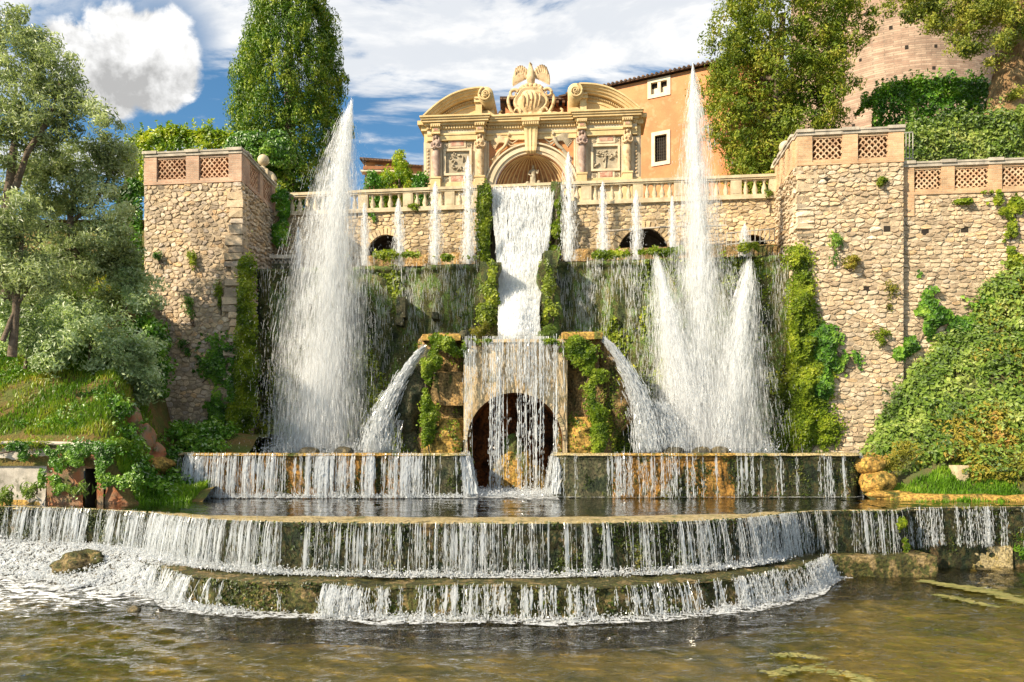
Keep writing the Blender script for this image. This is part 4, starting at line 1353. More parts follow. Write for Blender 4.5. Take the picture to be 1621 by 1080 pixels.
G[..., 1] = pr[:, 0] + 0.05 * fbm(np.stack([xs * 2, xs * 0, xs * 0], -1), 3, 2)[:, None]
G[..., 2] = pr[:, 1] + 0.03 * fbm(np.stack([xs * 1.5, xs * 0 + 4, xs * 0], -1), 3, 2)[:, None]
MB().grid(G).build('slab', MAT['coping'], lw, True)
# masonry behind, down to the small bank by the basin
t = thing('tufa_outcrop', 'rusty tufa outcrop under the ivy between the old wall and the left bastion', 'rock', (-11.0, 23.0, 1.6))
for k_, (px, py, Yq, r_) in enumerate(((196, 682, 23.4, (.55, .5, .8)), (178, 664, 23.5, (.5, .5, .5)), (214, 700, 23.6, (.5, .5, .6)), (232, 725, 24.2, (.5, .5, .5)), (165, 700, 22.7, (.4, .4, .5)))):
    rock('tufa_block', '', '', at(px, py, Yq), r_, MAT['plaster_red'], 121 + k_, 0.5, parent=t, freq=2.4)
rock('white_boulder', 'pale boulder on the grassy bank above the old wall', 'boulder', at(130, 672, 23.2), (0.4, 0.35, 0.33), MAT['coping'], 23, 0.35)
b = MB().box((xat(1513, 23.5), 23.4, 1.7), (xat(1531, 23.5), 23.9, zat(737, 23.5)))
tag(b.build('stone_post', MAT['stone_b']), 'short pale stone post in the golden scrub on the right bank', 'stone post')
# ================================================================ grotto in the middle and the upper chute
YG = 25.5
def gx(px): return xat(px, YG)
def gz(py): return zat(py, YG)
gro = thing('grotto', 'central tufa grotto with travertine front and arched cave behind the falling water', 'grotto', (gx(815), 26.5, 1.5))
cxg, czg, rg = gx(815), gz(697), 75 * YG / F
xL, xR, zTop = gx(734), gx(898), gz(537)
# front wall: fan between the arch and the rectangle
n = 61
th = np.linspace(0, math.pi, n)
arc = np.stack([cxg - rg * np.cos(th), czg + rg * np.sin(th)], 1)
outer = []
for a in th:
    dx_, dz_ = -math.cos(a), math.sin(a)
    s = 1e9
    if dx_ < -1e-6: s = min(s, (xL - cxg) / dx_)
    if dx_ > 1e-6: s = min(s, (xR - cxg) / dx_)
    if dz_ > 1e-6: s = min(s, (zTop - czg) / dz_)
    outer.append((cxg + dx_ * s, czg + dz_ * s))
outer = np.array(outer)
arc = np.concatenate([[(arc[0, 0], 1.0)], arc, [(arc[-1, 0], 1.0)]])
outer = np.concatenate([[(xL, 1.0)], outer, [(xR, 1.0)]])
v = np.linspace(0, 1, 12)
G = np.zeros((len(arc), 12, 3))
G[..., 0] = arc[:, None, 0] * (1 - v) + outer[:, None, 0] * v
G[..., 2] = arc[:, None, 1] * (1 - v) + outer[:, None, 1] * v
G[..., 1] = YG + 0.07 * fbm(G * 1.6, 4, 8)
MB().grid(G).build('front_wall', MAT['travertine'], gro, True)
# brick voussoirs around the arch
for a in np.linspace(0.05, math.pi - 0.05, 34):
    q = [(cxg - (rg + r) * math.cos(a + s), czg + (rg + r) * math.sin(a + s)) for r, s in ((0.004, -.040), (0.13, -.037), (0.13, .037), (0.004, .040))]
    MB().prism(q, 0, 1, lambda u_, v_, d_: np.array([u_, YG - 0.045 + d_ * 0.16, v_])).build('voussoir', MAT['travertine'], gro)
# barrel vault and back of the cave
rows = 14
yv = np.linspace(YG, YG + 2.4, rows)
G = np.zeros((len(arc), rows, 3))
G[..., 0] = arc[:, 0:1]
G[..., 2] = arc[:, 1:2]
G[..., 1] = yv
Dn = np.stack([arc[:, 0] - cxg, arc[:, 1] * 0, arc[:, 1] - czg], 1)
Dn = unit(Dn)
disp = 0.12 * fbm(G * 1.4, 4, 4) * ss(yv, YG, YG + 0.5)
G += Dn[:, None, :] * disp[..., None]
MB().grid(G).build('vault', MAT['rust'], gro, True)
gxg, gzg = np.meshgrid(np.linspace(gx(733), gx(897), 40), np.linspace(0.8, czg + rg + .15, 50), indexing='ij')
Gb = np.stack([gxg, YG + 2.35 - 0.25 * fbm(np.stack([gxg, gzg, gxg * 0], -1) * 1.3, 4, 6), gzg], -1)
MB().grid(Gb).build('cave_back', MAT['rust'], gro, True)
rock('cave_rock', '', '', (gx(815), YG + 1.0, 1.9), (0.9, 0.7, 1.0), MAT['tufa_gold'], 31, 0.35, parent=gro, freq=2.0)
rock('cave_rock', '', '', (gx(812), YG + 1.1, 2.9), (0.38, 0.4, 0.55), MAT['moss_wall'], 32, 0.35, parent=gro)
rock('cave_rock', '', '', (gx(850), YG + 0.9, 1.7), (0.5, 0.5, 0.7), MAT['tufa_gold'], 33, 0.35, parent=gro)
# ledge on top
v = np.linspace(0, 1, 8)
xs = np.linspace(xL, xR, 40)
G = np.zeros((40, 8, 3))
G[..., 0] = xs[:, None]
G[..., 1] = YG - 0.12 + 3.4 * v
G[..., 2] = zTop + 0.03 + 0.02 * fbm(G * 2, 3, 4)
G[:, 0, 2] -= 0.14
G[:, 0, 1] += 0.06
MB().grid(G).build('top_ledge', MAT['rim'], gro, True)
# flanking masses
def mass(px0, px1, py0, py1, y0, y1, mat, seed, amp=0.16, name='buttress', freq=1.5, parent=None):
    return slab(name, xat(px0, y0), xat(px1, y0), y0, y1, zat(py1, y0), zat(py0, y0), mat, seed, amp, parent or gro, 0.09, freq)
GROG = []
def spout(pts, Y, mat, seed, name, amp=0.16, dep=1.1, ex=1.0, freq=2.2):
    """rock built from elliptical sections (row, left, right)"""
    pts = np.array(pts, float)
    m, n = 60, 34
    r = resample(pts, m)
    th = np.arange(n) * 2 * math.pi / n
    c, h = (r[:, 1] + r[:, 2]) / 2, (r[:, 2] - r[:, 1]) / 2
    cs, sn = np.cos(th), np.sin(th)
    cs, sn = np.sign(cs) * np.abs(cs) ** ex, np.sign(sn) * np.abs(sn) ** ex
    G = np.zeros((m, n, 3))
    G[..., 0] = xat(c[:, None] + h[:, None] * cs, Y)
    G[..., 1] = Y + 0.4 + (h[:, None] * Y / F * dep) * sn
    G[..., 2] = zat(r[:, 0:1], Y)
    cen = G.mean(1, keepdims=True)
    dd = unit(G - cen)
    G += dd * (amp * fbm(G * np.array([freq, freq, freq * .4]), 5, seed) + .5 * amp * fbm(G * freq * 2.5, 3, seed + 3))[..., None]
    b = MB().grid(G, cv=True)
    b.add([cen[0, 0], cen[-1, 0]])
    k = b.n - 2
    b.T.append(np.array([(k, i, (i + 1) % n) for i in range(n)] + [(k + 1, (m - 1) * n + (i + 1) % n, (m - 1) * n + i) for i in range(n)]))
    GROG.append(G[2:])
    return b.build(name, mat, gro, True)
# shoulders: rounded tufa masses widening towards the foot
spout([(529, 672, 738), (540, 666, 740), (590, 668, 742), (650, 664, 742), (690, 652, 746), (735, 648, 744)], 26.3, MAT['tufa'], 201, 'shoulder', .22, 1.0, .62, 1.6)
spout([(527, 890, 956), (540, 888, 962), (600, 892, 964), (660, 890, 968), (695, 884, 972), (735, 884, 974)], 26.3, MAT['tufa'], 203, 'shoulder', .22, 1.0, .62, 1.6)
mass(684, 733, 588, 642, 25.62, 26.2, MAT['tufa'], 202, 0.10, 'worn_panel')
mass(668, 728, 528, 539, 25.3, 27.0, MAT['tufa_gold'], 204, 0.06, 'cap_slab')
mass(893, 952, 525, 537, 25.3, 27.0, MAT['tufa_gold'], 205, 0.07, 'cap_slab')
rock('corner_stone', '', '', at(735, 531, 25.5), (0.17, 0.2, 0.17), MAT['grey_rock'], 41, 0.25, parent=gro, n=20, m=12)
spout([(662, 686, 735), (690, 672, 741), (735, 668, 742)], 25.6, MAT['tufa_gold'], 206, 'foot_rock', .3, .8)
spout([(660, 896, 940), (690, 888, 958), (735, 886, 962)], 25.6, MAT['tufa_gold'], 207, 'foot_rock', .3, .8)
spout([(552, 668, 690), (575, 648, 690), (620, 620, 680), (655, 612, 668), (672, 622, 664), (686, 636, 664), (735, 638, 676)], 25.7, MAT['grey_rock'], 51, 'spout_rock')
spout([(540, 950, 972), (560, 952, 982), (600, 955, 994), (640, 957, 1003), (668, 960, 1004), (682, 962, 990), (700, 962, 974), (735, 960, 972)], 25.7, MAT['tufa'], 52, 'spout_rock')
spout([(690, 968, 1010), (735, 966, 1012)], 26.4, MAT['moss_wall'], 53, 'spout_rock')

# ---- chute carrying the upper cascade: mossy pillars and sloping bed
chu = thing('cascade_chute', 'steep rock chute between two mossy pillars carrying the upper cascade', 'cascade', (0.4, 30, 6.6))
for (pa, pb, pt, pbm, seed) in ((756, 779, 292, 412, 301), (875, 890, 288, 400, 302)):
    mass(pa, pb, pt, pbm + 40, 30.5, 31.6, MAT['moss_wall'], seed, 0.14, 'pillar', 1.8, chu)
mass(760, 792, 415, 535, 28.0, 29.6, MAT['moss_wall'], 305, 0.35, 'side_rock', 1.2, chu)
mass(856, 884, 395, 535, 28.0, 29.6, MAT['moss_wall'], 306, 0.35, 'side_rock', 1.2, chu)
# centre line of the falling water (t, px left, px right, row, Y)
CH = np.array([(0, 778, 877, 303, 31.1), (.03, 778, 877, 307, 30.75), (.2, 781, 873, 350, 30.5), (.42, 786, 866, 405, 30.1), (.6, 788, 858, 450, 29.2), (.78, 789, 853, 492, 28.0), (1.0, 789, 855, 537, 26.6)])
tq = np.linspace(0, 1, 70)
cl, cr_, cy, cY = [np.interp(tq, CH[:, 0], CH[:, k]) for k in (1, 2, 3, 4)]
uq = np.linspace(0, 1, 40)
G = np.zeros((70, 40, 3))
G[..., 0] = xat(cl[:, None] * (1 - uq) + cr_[:, None] * uq, cY[:, None])
G[..., 2] = zat(cy[:, None], cY[:, None]) + 0 * uq
G[..., 1] = cY[:, None]
bump = 0.25 * fbm(G * 1.3, 4, 77)
# a boulder in the stream splits it low down
px_g = cl[:, None] * (1 - uq) + cr_[:, None] * uq
bump += 0.5 * np.exp(-((px_g - 818) / 17) ** 2 - ((cy[:, None] - 500) / 38) ** 2)
CHG = G.copy()
CHG[..., 1] -= bump * ss(tq, 0.03, 0.3)[:, None]
Gd = CHG.copy()
Gd[..., 1] += 0.12
MB().grid(Gd).build('bed', MAT['grey_rock'], chu, True)
# ================================================================ the loggia of the organ
YL = 36.0
S = YL / F
LX, LZ = xat(841, YL), 12.5
log = thing('loggia', 'ornate cream baroque loggia with broken curved pediment, caryatids and a shell niche', 'monument', (LX, YL, LZ), None, math.radians(-5.0))
def lp(x, y, d=0.0):
    """photo-pixel design coordinates (x from the axis, y row, d towards the viewer in pixels) -> local metres"""
    return np.stack(np.broadcast_arrays(np.asarray(x, float) * S, -np.asarray(d, float) * S, (HZ - np.asarray(y, float)) * S + EYE - LZ), -1)
def lbox(b, x0, x1, y0, y1, d0, d1):
    lo, hi = lp(min(x0, x1), max(y0, y1), max(d0, d1)), lp(max(x0, x1), min(y0, y1), min(d0, d1))
    b.box(tuple(lo), tuple(hi))
    return b
def LB(name, mat, boxes, parent=None, smooth=False):
    b = MB()
    for bx in boxes:
        lbox(b, *bx)
    return b.build(name, mat, parent or log, smooth, True)
YB = 366.0
ay, ri, ro = 302.0, 58.0, 74.0
# central wall with arched opening
n = 49
th = np.linspace(0, math.pi, n)
arc = np.stack([-ri * np.cos(th), ay - ri * np.sin(th)], 1)
outer = []
for a in th:
    s = min([e for e in ((70 / abs(math.cos(a)) if abs(math.cos(a)) > 1e-6 else 1e9), ((ay - 222) / math.sin(a) if math.sin(a) > 1e-6 else 1e9))])
    outer.append((-math.cos(a) * s, ay - math.sin(a) * s))
outer = np.array(outer)
arc2 = np.concatenate([[(-ri, YB)], arc, [(ri, YB)]])
out2 = np.concatenate([[(-70, YB)], outer, [(70, YB)]])
v = np.linspace(0, 1, 4)
G = lp(arc2[:, None, 0] * (1 - v) + out2[:, None, 0] * v, arc2[:, None, 1] * (1 - v) + out2[:, None, 1] * v, 0)
MB().grid(G).build('front_wall', MAT['pale'], log, False, True)
# archivolt: three stepped bands
for r0, r1, d in ((58, 62, 4.0), (62.05, 68, 6.2), (68.05, 71.5, 2.6), (71.55, 74, 7.5)):
    G = np.stack([lp(-r0 * np.cos(th), ay - r0 * np.sin(th), -1), lp(-r0 * np.cos(th), ay - r0 * np.sin(th), d), lp(-r1 * np.cos(th), ay - r1 * np.sin(th), d), lp(-r1 * np.cos(th), ay - r1 * np.sin(th), -1)], 0)
    MB().grid(G).build('archivolt', MAT['pale'], log, False, True)
    LB('arch_jamb', MAT['pale'], [(-r1, -r0, ay, YB, -1, d), (r0, r1, ay, YB, -1, d)])
# shell niche: half dome and half drum with ribs spreading from the crown
rn = 57.5
ph = np.linspace(0, math.pi, 41)
el = np.linspace(math.pi / 2, 0, 14)
G = lp(-rn * np.cos(ph)[:, None] * np.cos(el), ay - rn * np.sin(el)[None] + 0 * ph[:, None], -0.72 * rn * np.sin(ph)[:, None] * np.cos(el))
drum = lp(-rn * np.cos(ph)[:, None] + 0 * np.zeros((1, 2)), np.array([[ay, YB]]) + 0 * ph[:, None], -0.72 * rn * np.sin(ph)[:, None] + np.zeros((1, 2)))
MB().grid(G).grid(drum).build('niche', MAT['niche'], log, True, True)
for k in range(1, 18):
    a = math.pi * k / 18
    e = np.linspace(math.pi / 2 - 0.07, 0, 12)
    rr = rn - 1.0
    p = lp(-rr * math.cos(a) * np.cos(e), ay - rr * np.sin(e), -0.72 * rr * math.sin(a) * np.cos(e))
    p = np.concatenate([p, lp([-rr * math.cos(a)], [YB], [-0.72 * rr * math.sin(a)])])
    rad = np.r_[np.interp(e, [0, math.pi / 2], [1.75, 0.6]), 1.75] * S
    MB().tube(p, rad, 6, False).build('niche_rib', MAT['rib'], log, True, True)
LB('niche_floor', MAT['cream'], [(-58, 58, 303, 312, -45, 6)])
# side bays
for sx in (-1, 1):
    LB('bay_wall', MAT['pale'], [(sx * 70, sx * 170, 222, YB, -60, 4)])
    LB('side_pilaster', MAT['pale'], [(sx * 159, sx * 169, 224, YB, 4, 7)])
    LB('pilaster_panel', MAT['relief'], [(sx * 161, sx * 167, 232, 282, 7, 7.6)])
    b = MB()
    for y in np.arange(236, 282, 5.5):
        b.ball(lp(sx * 164, y, 7.8), (1.9 * S, 1.2 * S, 2.1 * S), 7, 5)
    b.build('pilaster_ornament', MAT['figure'], log, True, True)
    for x in (80, 150):
        LB('pilaster', MAT['pale'], [(sx * (x - 9), sx * (x + 9), 224, YB, 4, 8)])
    # framed relief, small marble panels above and below
    x0, x1 = 94, 139
    LB('relief_frame', MAT['pale'], [(sx * x0, sx * x1, 235, 238.5, 4, 9), (sx * x0, sx * x1, 273.5, 277, 4, 9), (sx * x0, sx * (x0 + 3.5), 238.5, 273.5, 4, 9), (sx * (x1 - 3.5), sx * x1, 238.5, 273.5, 4, 9)])
    LB('relief_ground', MAT['relief'], [(sx * (x0 + 3.5), sx * (x1 - 3.5), 238.5, 273.5, 4, 5.2)])
    b = MB()
    rr = np.random.default_rng(5 if sx < 0 else 6)
    for k in range(11):                      # little figures and foliage of the relief
        cxp, cyp = sx * rr.uniform(101, 132), rr.uniform(245, 268)
        L_ = rr.uniform(4, 9)
        a = rr.uniform(0, math.pi)
        pts = [lp(cxp - math.cos(a) * L_ / 2, cyp - math.sin(a) * L_ / 2, 5.4), lp(cxp + rr.normal(), cyp + rr.normal(), 7.2), lp(cxp + math.cos(a) * L_ / 2, cyp + math.sin(a) * L_ / 2, 5.6)]
        b.tube(catmull(np.array(pts), 8), np.array([.6, 1.2, 1.5, 1.6, 1.5, 1.3, 1.0, .5]) * S, 6)
        b.ball(lp(cxp + math.cos(a) * L_ / 2, cyp - abs(math.sin(a)) * L_ / 2 - 1, 6.4), 1.5 * S, 8, 6)
    if sx > 0:
        b.tube([lp(116, 272, 6), lp(117, 255, 7), lp(116, 243, 6)], [1.4 * S, 1.1 * S, .7 * S], 6)
        for k in range(9):
            b.ball(lp(116 + rr.normal() * 6, 246 + rr.normal() * 2.5, 6.3), (2.4 * S, 1 * S, 1.5 * S), 7, 5)
    b.build('relief_figures', MAT['relief'], log, True, True)
    for (y0, y1, px0, px1) in ((217.5, 230, 107, 128), (276.8, 286, 108, 127)):
        LB('panel_frame', MAT['pale'], [(sx * (px0 - 3.5), sx * (px1 + 3.5), y0 - 2, y1 + 3, 4, 7.5)])
        LB('marble_panel', MAT['marble'], [(sx * px0, sx * px1, y0 + 1, y1, 7.5, 8.1)])
    for (cx_, cy_) in ((99, 229), (134, 229), (99, 283), (134, 283)):
        LB('rosette_panel', MAT['pale'], [(sx * (cx_ - 5), sx * (cx_ + 5), cy_ - 4.5, cy_ + 4.5, 4, 6)])
        b = MB()
        for k in range(6):
            b.ball(lp(sx * cx_ + 2.2 * math.cos(k * 1.047), cy_ + 2.2 * math.sin(k * 1.047), 6.3), 1.1 * S, 7, 5)
        b.ball(lp(sx * cx_, cy_, 6.8), 1.2 * S, 7, 5)
        b.build('rosette', MAT['relief'], log, True, True)
    LB('marble_band', MAT['marble'], [(sx * 92, sx * 141, 210.5, 214.5, 4, 6.4)])
    LB('bay_base', MAT['cream'], [(sx * 70.5, sx * 171, 289, 300, 4, 12)])
    # orange spandrel with a flying angel
    x = np.linspace(12, 68, 18)
    low = np.maximum(ay - np.sqrt(np.maximum(0, 75.5 ** 2 - x ** 2)), 226)
    poly = [(sx * a, 218) for a in x] + [(sx * a, min(c, 288)) for a, c in zip(x[::-1], low[::-1])]
    if sx > 0:
        poly = poly[::-1]
    G = np.stack([lp(sx * x, 218 + 0 * x, 0.5), lp(sx * x, low, 0.5)], 0)
    MB().grid(G).build('spandrel', MAT['panel'], log, False, True)
    LB('spandrel_frame', MAT['pale'], [(sx * 11, sx * 69, 215.5, 218, -1, 2), (sx * 67, sx * 69.5, 218, 292, -1, 2)])
    b = MB()
    b.tube(catmull(np.array([lp(sx * 36, 219, 4.0), lp(sx * 38, 226, 5.5), lp(sx * 43, 234, 5), lp(sx * 54, 243, 3.5), lp(sx * 62, 256, 2)]), 14),
           np.array([1.2, 2.2, 3.0, 3.3, 3.1, 2.7, 2.5, 2.5, 2.4, 2.1, 1.8, 1.4, 1.0, .6]) * S, 9)
    b.ball(lp(sx * 35, 214.5, 4.5), (2.6 * S, 2.4 * S, 3.1 * S), 10, 7)
    b.tube([lp(sx * 38, 224, 5.5), lp(sx * 29, 229, 6.5), lp(sx * 20, 222, 5.5)], [1.7 * S, 1.4 * S, .9 * S], 6)
    b.tube([lp(sx * 40, 226, 5.5), lp(sx * 32, 233, 6.5), lp(sx * 22, 230, 5.5)], [1.6 * S, 1.3 * S, .8 * S], 6)
    for k in range(9):                        # wing feathers
        a = 0.05 + k * 0.10
        tip = lp(sx * (40 + 27 * math.cos(a)), 218 + 27 * math.sin(a) - 3, 1.4)
        b.tube(catmull(np.array([lp(sx * 39, 221 + k * .7, 4), lp(sx * (40 + 14 * math.cos(a - .15)), 217 + 14 * math.sin(a - .15) - 1, 3), tip]), 7), np.array([1.1, 1.8, 2.1, 2.1, 1.8, 1.3, .5]) * S, 6)
    for k in range(7):                        # drapery
        b.tube(catmull(np.array([lp(sx * (44 + k), 232 + k, 5), lp(sx * (52 + k * 1.5), 246 + k, 3.5), lp(sx * (60 + k * .8), 262 - k * 2, 1.6)]), 7), np.array([.7, 1.1, 1.3, 1.3, 1.1, .9, .4]) * S, 5)
    b.build('angel_relief', MAT['figure'] if sx < 0 else MAT['relief'], log, True, True)
    # outer return of the wall
    LB('corner_strip', MAT['pale'], [(sx * 167, sx * 171.5, 222, YB, 4, 5.4)])

# caryatids: head, crossed arms, torso and a twisted fish tail on a pedestal
def caryatid(x, mat):
    sx = 1 if x > 0 else -1
    LB('pedestal', MAT['cream'], [(x - 7.5, x + 7.5, 284, YB, 4, 18), (x - 8.5, x + 8.5, 281.5, 284, 4, 19)])
    prof = np.array([(281, 3.6), (278, 3.9), (272, 4.4), (266, 5.0), (259, 5.8), (253, 6.6), (248, 7.0), (243, 6.2), (238, 5.2), (234, 5.6), (229, 6.8), (226, 7.2), (224, 6.2), (222.6, 3.0), (221, 2.3)])
    pr = resample(prof, 60)
    n = 20
    th = np.arange(n) * 2 * math.pi / n
    tw = np.clip((pr[:, 0] - 250) / 30, 0, 1)
    rad = pr[:, 1][:, None] * (1 + 0.22 * tw[:, None] * np.maximum(-0.4, np.cos(2 * th[None] + pr[:, 0:1] * 0.62)))
    G = lp(x + rad * np.cos(th) + 0.8 * np.sin(pr[:, 0:1] * .12), pr[:, 0:1] + 0 * th, 13 + 0.8 * rad * np.sin(th))
    b = MB().grid(G, cv=True)
    b.ball(lp(x, 217, 13.6), (2.7 * S, 2.8 * S, 3.4 * S), 12, 9)
    b.ball(lp(x, 215.6, 12.4), (3.4 * S, 3.0 * S, 3.2 * S), 12, 8)
    b.ball(lp(x, 217.6, 16.2), (.5 * S, .6 * S, .8 * S), 6, 5)
    for s in (-1, 1):
        b.tube(catmull(np.array([lp(x + s * 6.6, 226, 13), lp(x + s * 7.8, 233, 15), lp(x + s * 4.5, 236.5, 19), lp(x - s * 2, 232, 19.5)]), 10), np.array([1.8, 1.9, 1.9, 1.7, 1.6, 1.5, 1.4, 1.3, 1.2, 1.0]) * S, 7)
        b.ball(lp(x + s * 2.7, 229, 17.6), 2.1 * S, 8, 6)
        b.tube(catmull(np.array([lp(x + s * 2.5, 213, 13), lp(x + s * 4.5, 219, 13), lp(x + s * 4.6, 226, 14.5)]), 7), 1.2 * S, 6)
    b.build('caryatid', mat, log, True, True)
    LB('capital', MAT['cream'], [(x - 6, x + 6, 203, 212, 6, 17), (x - 7, x + 7, 211, 213.6, 6, 18.5), (x - 4.4, x + 4.4, 204.5, 209.5, 17, 17.8)])
    LB('capital_panel', MAT['marble'], [(x - 3.2, x + 3.2, 205.5, 208.5, 17.8, 18.3)])
for x, m in ((-150, 'figure_dark'), (-80, 'figure'), (80, 'figure_dark'), (150, 'figure')):
    caryatid(x, MAT[m])

# entablature: stepped mouldings with dentils, breaking forward over the bays
def ent(x0, x1, dp):
    LB('architrave', MAT['cream'], [(x0, x1, 214, 222, -60, dp + 1.0), (x0, x1, 211, 214.05, -60, dp + 2.2)])
    LB('frieze', MAT['pale'], [(x0, x1, 205, 211, -60, dp + 0.5)])
    LB('cornice', MAT['cream'], [(x0 - 1, x1 + 1, 199.5, 205, -60, dp + 2), (x0 - 3, x1 + 3, 196, 199.55, -60, dp + 6.5), (x0 - 6, x1 + 6, 192.5, 196.05, -60, dp + 11), (x0 - 8, x1 + 8, 189.5, 192.55, -60, dp + 13), (x0 - 9.5, x1 + 9.5, 187, 189.55, -60, dp + 15)])
ent(-165, -72, 10)
ent(72, 165, 10)
ent(-71.5, 71.5, 3)
b = MB()
for x in np.arange(-163, 164, 4.2):
    dpt = 10 if abs(x) > 71 else 3
    lbox(b, x - 1.15, x + 1.15, 200.2, 204.4, dpt + 2, dpt + 4.4)
o = b.build('dentils', MAT['cream'], log, False, True)
o['kind'] = 'stuff'
for sx in (-1, 1):
    for x in (80, 150):
        LB('bracket', MAT['cream'], [(sx * (x - 8), sx * (x + 8), 197, 203, 10, 19)])
        b = MB()
        for k in range(5):
            lbox(b, sx * x - 7 + k * 3.1, sx * x - 5.2 + k * 3.1, 199, 203, 19, 20.6)
        b.build('bracket_dentils', MAT['cream'], log, False, True)
    # wide end returns of the cornice, seen from below
    LB('cornice_return', MAT['cream'], [(sx * 165, sx * 171, 205, 222, -60, 5), (sx * 165, sx * 175, 197, 205, -60, 9), (sx * 165, sx * 180, 190.5, 197, -60, 14)])
# keystone
G = []
for y, w_, d in ((246, 6.5, 10), (243, 8, 13), (236, 9.2, 11), (226, 9.6, 11.5), (214, 10.5, 13), (205, 11, 15)):
    G.append(lp(np.array([-w_, -w_, -w_ * .6, -w_ * .25, 0, w_ * .25, w_ * .6, w_, w_]), y, np.array([0, d - 1, d, d - .8, d + .4, d - .8, d, d - 1, 0])))
MB().grid(np.stack(G, 0)).build('keystone', MAT['cream'], log, False, True)
LB('keystone_block', MAT['cream'], [(-14, 14, 194, 199, 3, 20), (-13, 13, 199, 205, 3, 17.5)])
b = MB()
for k in range(8):
    lbox(b, -12 + k * 3.2, -10 + k * 3.2, 200, 204, 17.5, 19.4)
b.build('bracket_dentils', MAT['cream'], log, False, True)

# broken segmental pediments
for sx in (-1, 1):
    # the raking arc from the outer corner up to the scroll
    arcp = catmull(np.array([(171, 188), (160, 178), (145, 166), (125, 154.5), (105, 148), (88, 145.5), (76, 145)]), 40)
    nrm = unit(np.stack([np.gradient(arcp[:, 1]), -np.gradient(arcp[:, 0])], 1))
    nrm *= np.sign(nrm[:, 1:2]) * 1.0           # pointing down the page (into the pediment)
    G = []
    for off, d in ((0, -58), (0, 25), (2.2, 25), (2.3, 23), (5.2, 21), (5.3, 19), (8.5, 17), (8.6, 14.5), (11.5, 13), (11.6, 6), (12.2, -2)):
        q = arcp + nrm * off
        q[:, 1] = np.minimum(q[:, 1], 189)
        G.append(lp(sx * q[:, 0], q[:, 1], d))
    MB().grid(np.stack(G, 0)).build('pediment_arc', MAT['cream'], log, False, True)
    # tympanum
    q = arcp + nrm * 11.5
    q[:, 1] = np.minimum(q[:, 1], 188)
    G = np.stack([lp(sx * q[:, 0], q[:, 1], 4), lp(sx * q[:, 0], 188.5 + 0 * q[:, 1], 4)], 0)
    MB().grid(G).build('tympanum', MAT['cream'], log, False, True)
    b = MB()
    for k in range(4, 36):
        if k % 1 == 0:
            a, nn2 = arcp[k], nrm[k]
            c = a + nn2 * 14.5
            if c[1] < 184:
                lbox(b, sx * c[0] - 0.75, sx * c[0] + 0.75, c[1] - 1.6, c[1] + 1.6, 4, 7.5)
    o = b.build('pediment_dentils', MAT['cream'], log, False, True)
    o['kind'] = 'stuff'
    q = arcp[6:34] + nrm[6:34] * 21
    q[:, 1] = np.minimum(q[:, 1], 187.5)
    MB().tube(lp(sx * q[:, 0], q[:, 1], 4.5), 1.3 * S, 6).build('inner_moulding', MAT['cream'], log, True, True)
    LB('pediment_post', MAT['cream'], [(sx * 77, sx * 87, 166, 188, 4, 15), (sx * 75, sx * 89, 161, 166, 4, 18), (sx * 76, sx * 88, 158.5, 161.2, 4, 20)])
    # scroll
    cx_, cy_ = 70, 157.5
    thh = np.linspace(0, 2 * math.pi, 33)
    ring = lp(sx * (cx_ + 12.2 * np.cos(thh)), cy_ + 12.2 * np.sin(thh), 0)
    Gs = []
    for k, d in enumerate((-58, 24, 24)):
        r = 12.2 if k < 2 else 0.1
        Gs.append(lp(sx * (cx_ + r * np.cos(thh)), cy_ + r * np.sin(thh) + (6 if d < 0 else 0), d))
    MB().grid(np.stack(Gs, 0)).build('scroll', MAT['cream'], log, True, True)
    t_ = np.linspace(0, 5.2 * math.pi, 90)
    r_ = 11.6 * np.exp(-t_ * 0.125)
    sp = lp(sx * (cx_ + r_ * np.sin(t_ + .3)), cy_ - r_ * np.cos(t_ + .3), 24.5 + t_ * 0.25)
    MB().tube(sp, np.interp(t_, [0, 16], [1.7, 0.8]) * S, 7).build('volute', MAT['cream'], log, True, True)
    LB('attic_block', MAT['cream'], [(sx * 58, sx * 84, 176, 188.2, -55, 8)])
LB('attic', MAT['cream'], [(-60, 60, 183, 188.2, -55, 6)])

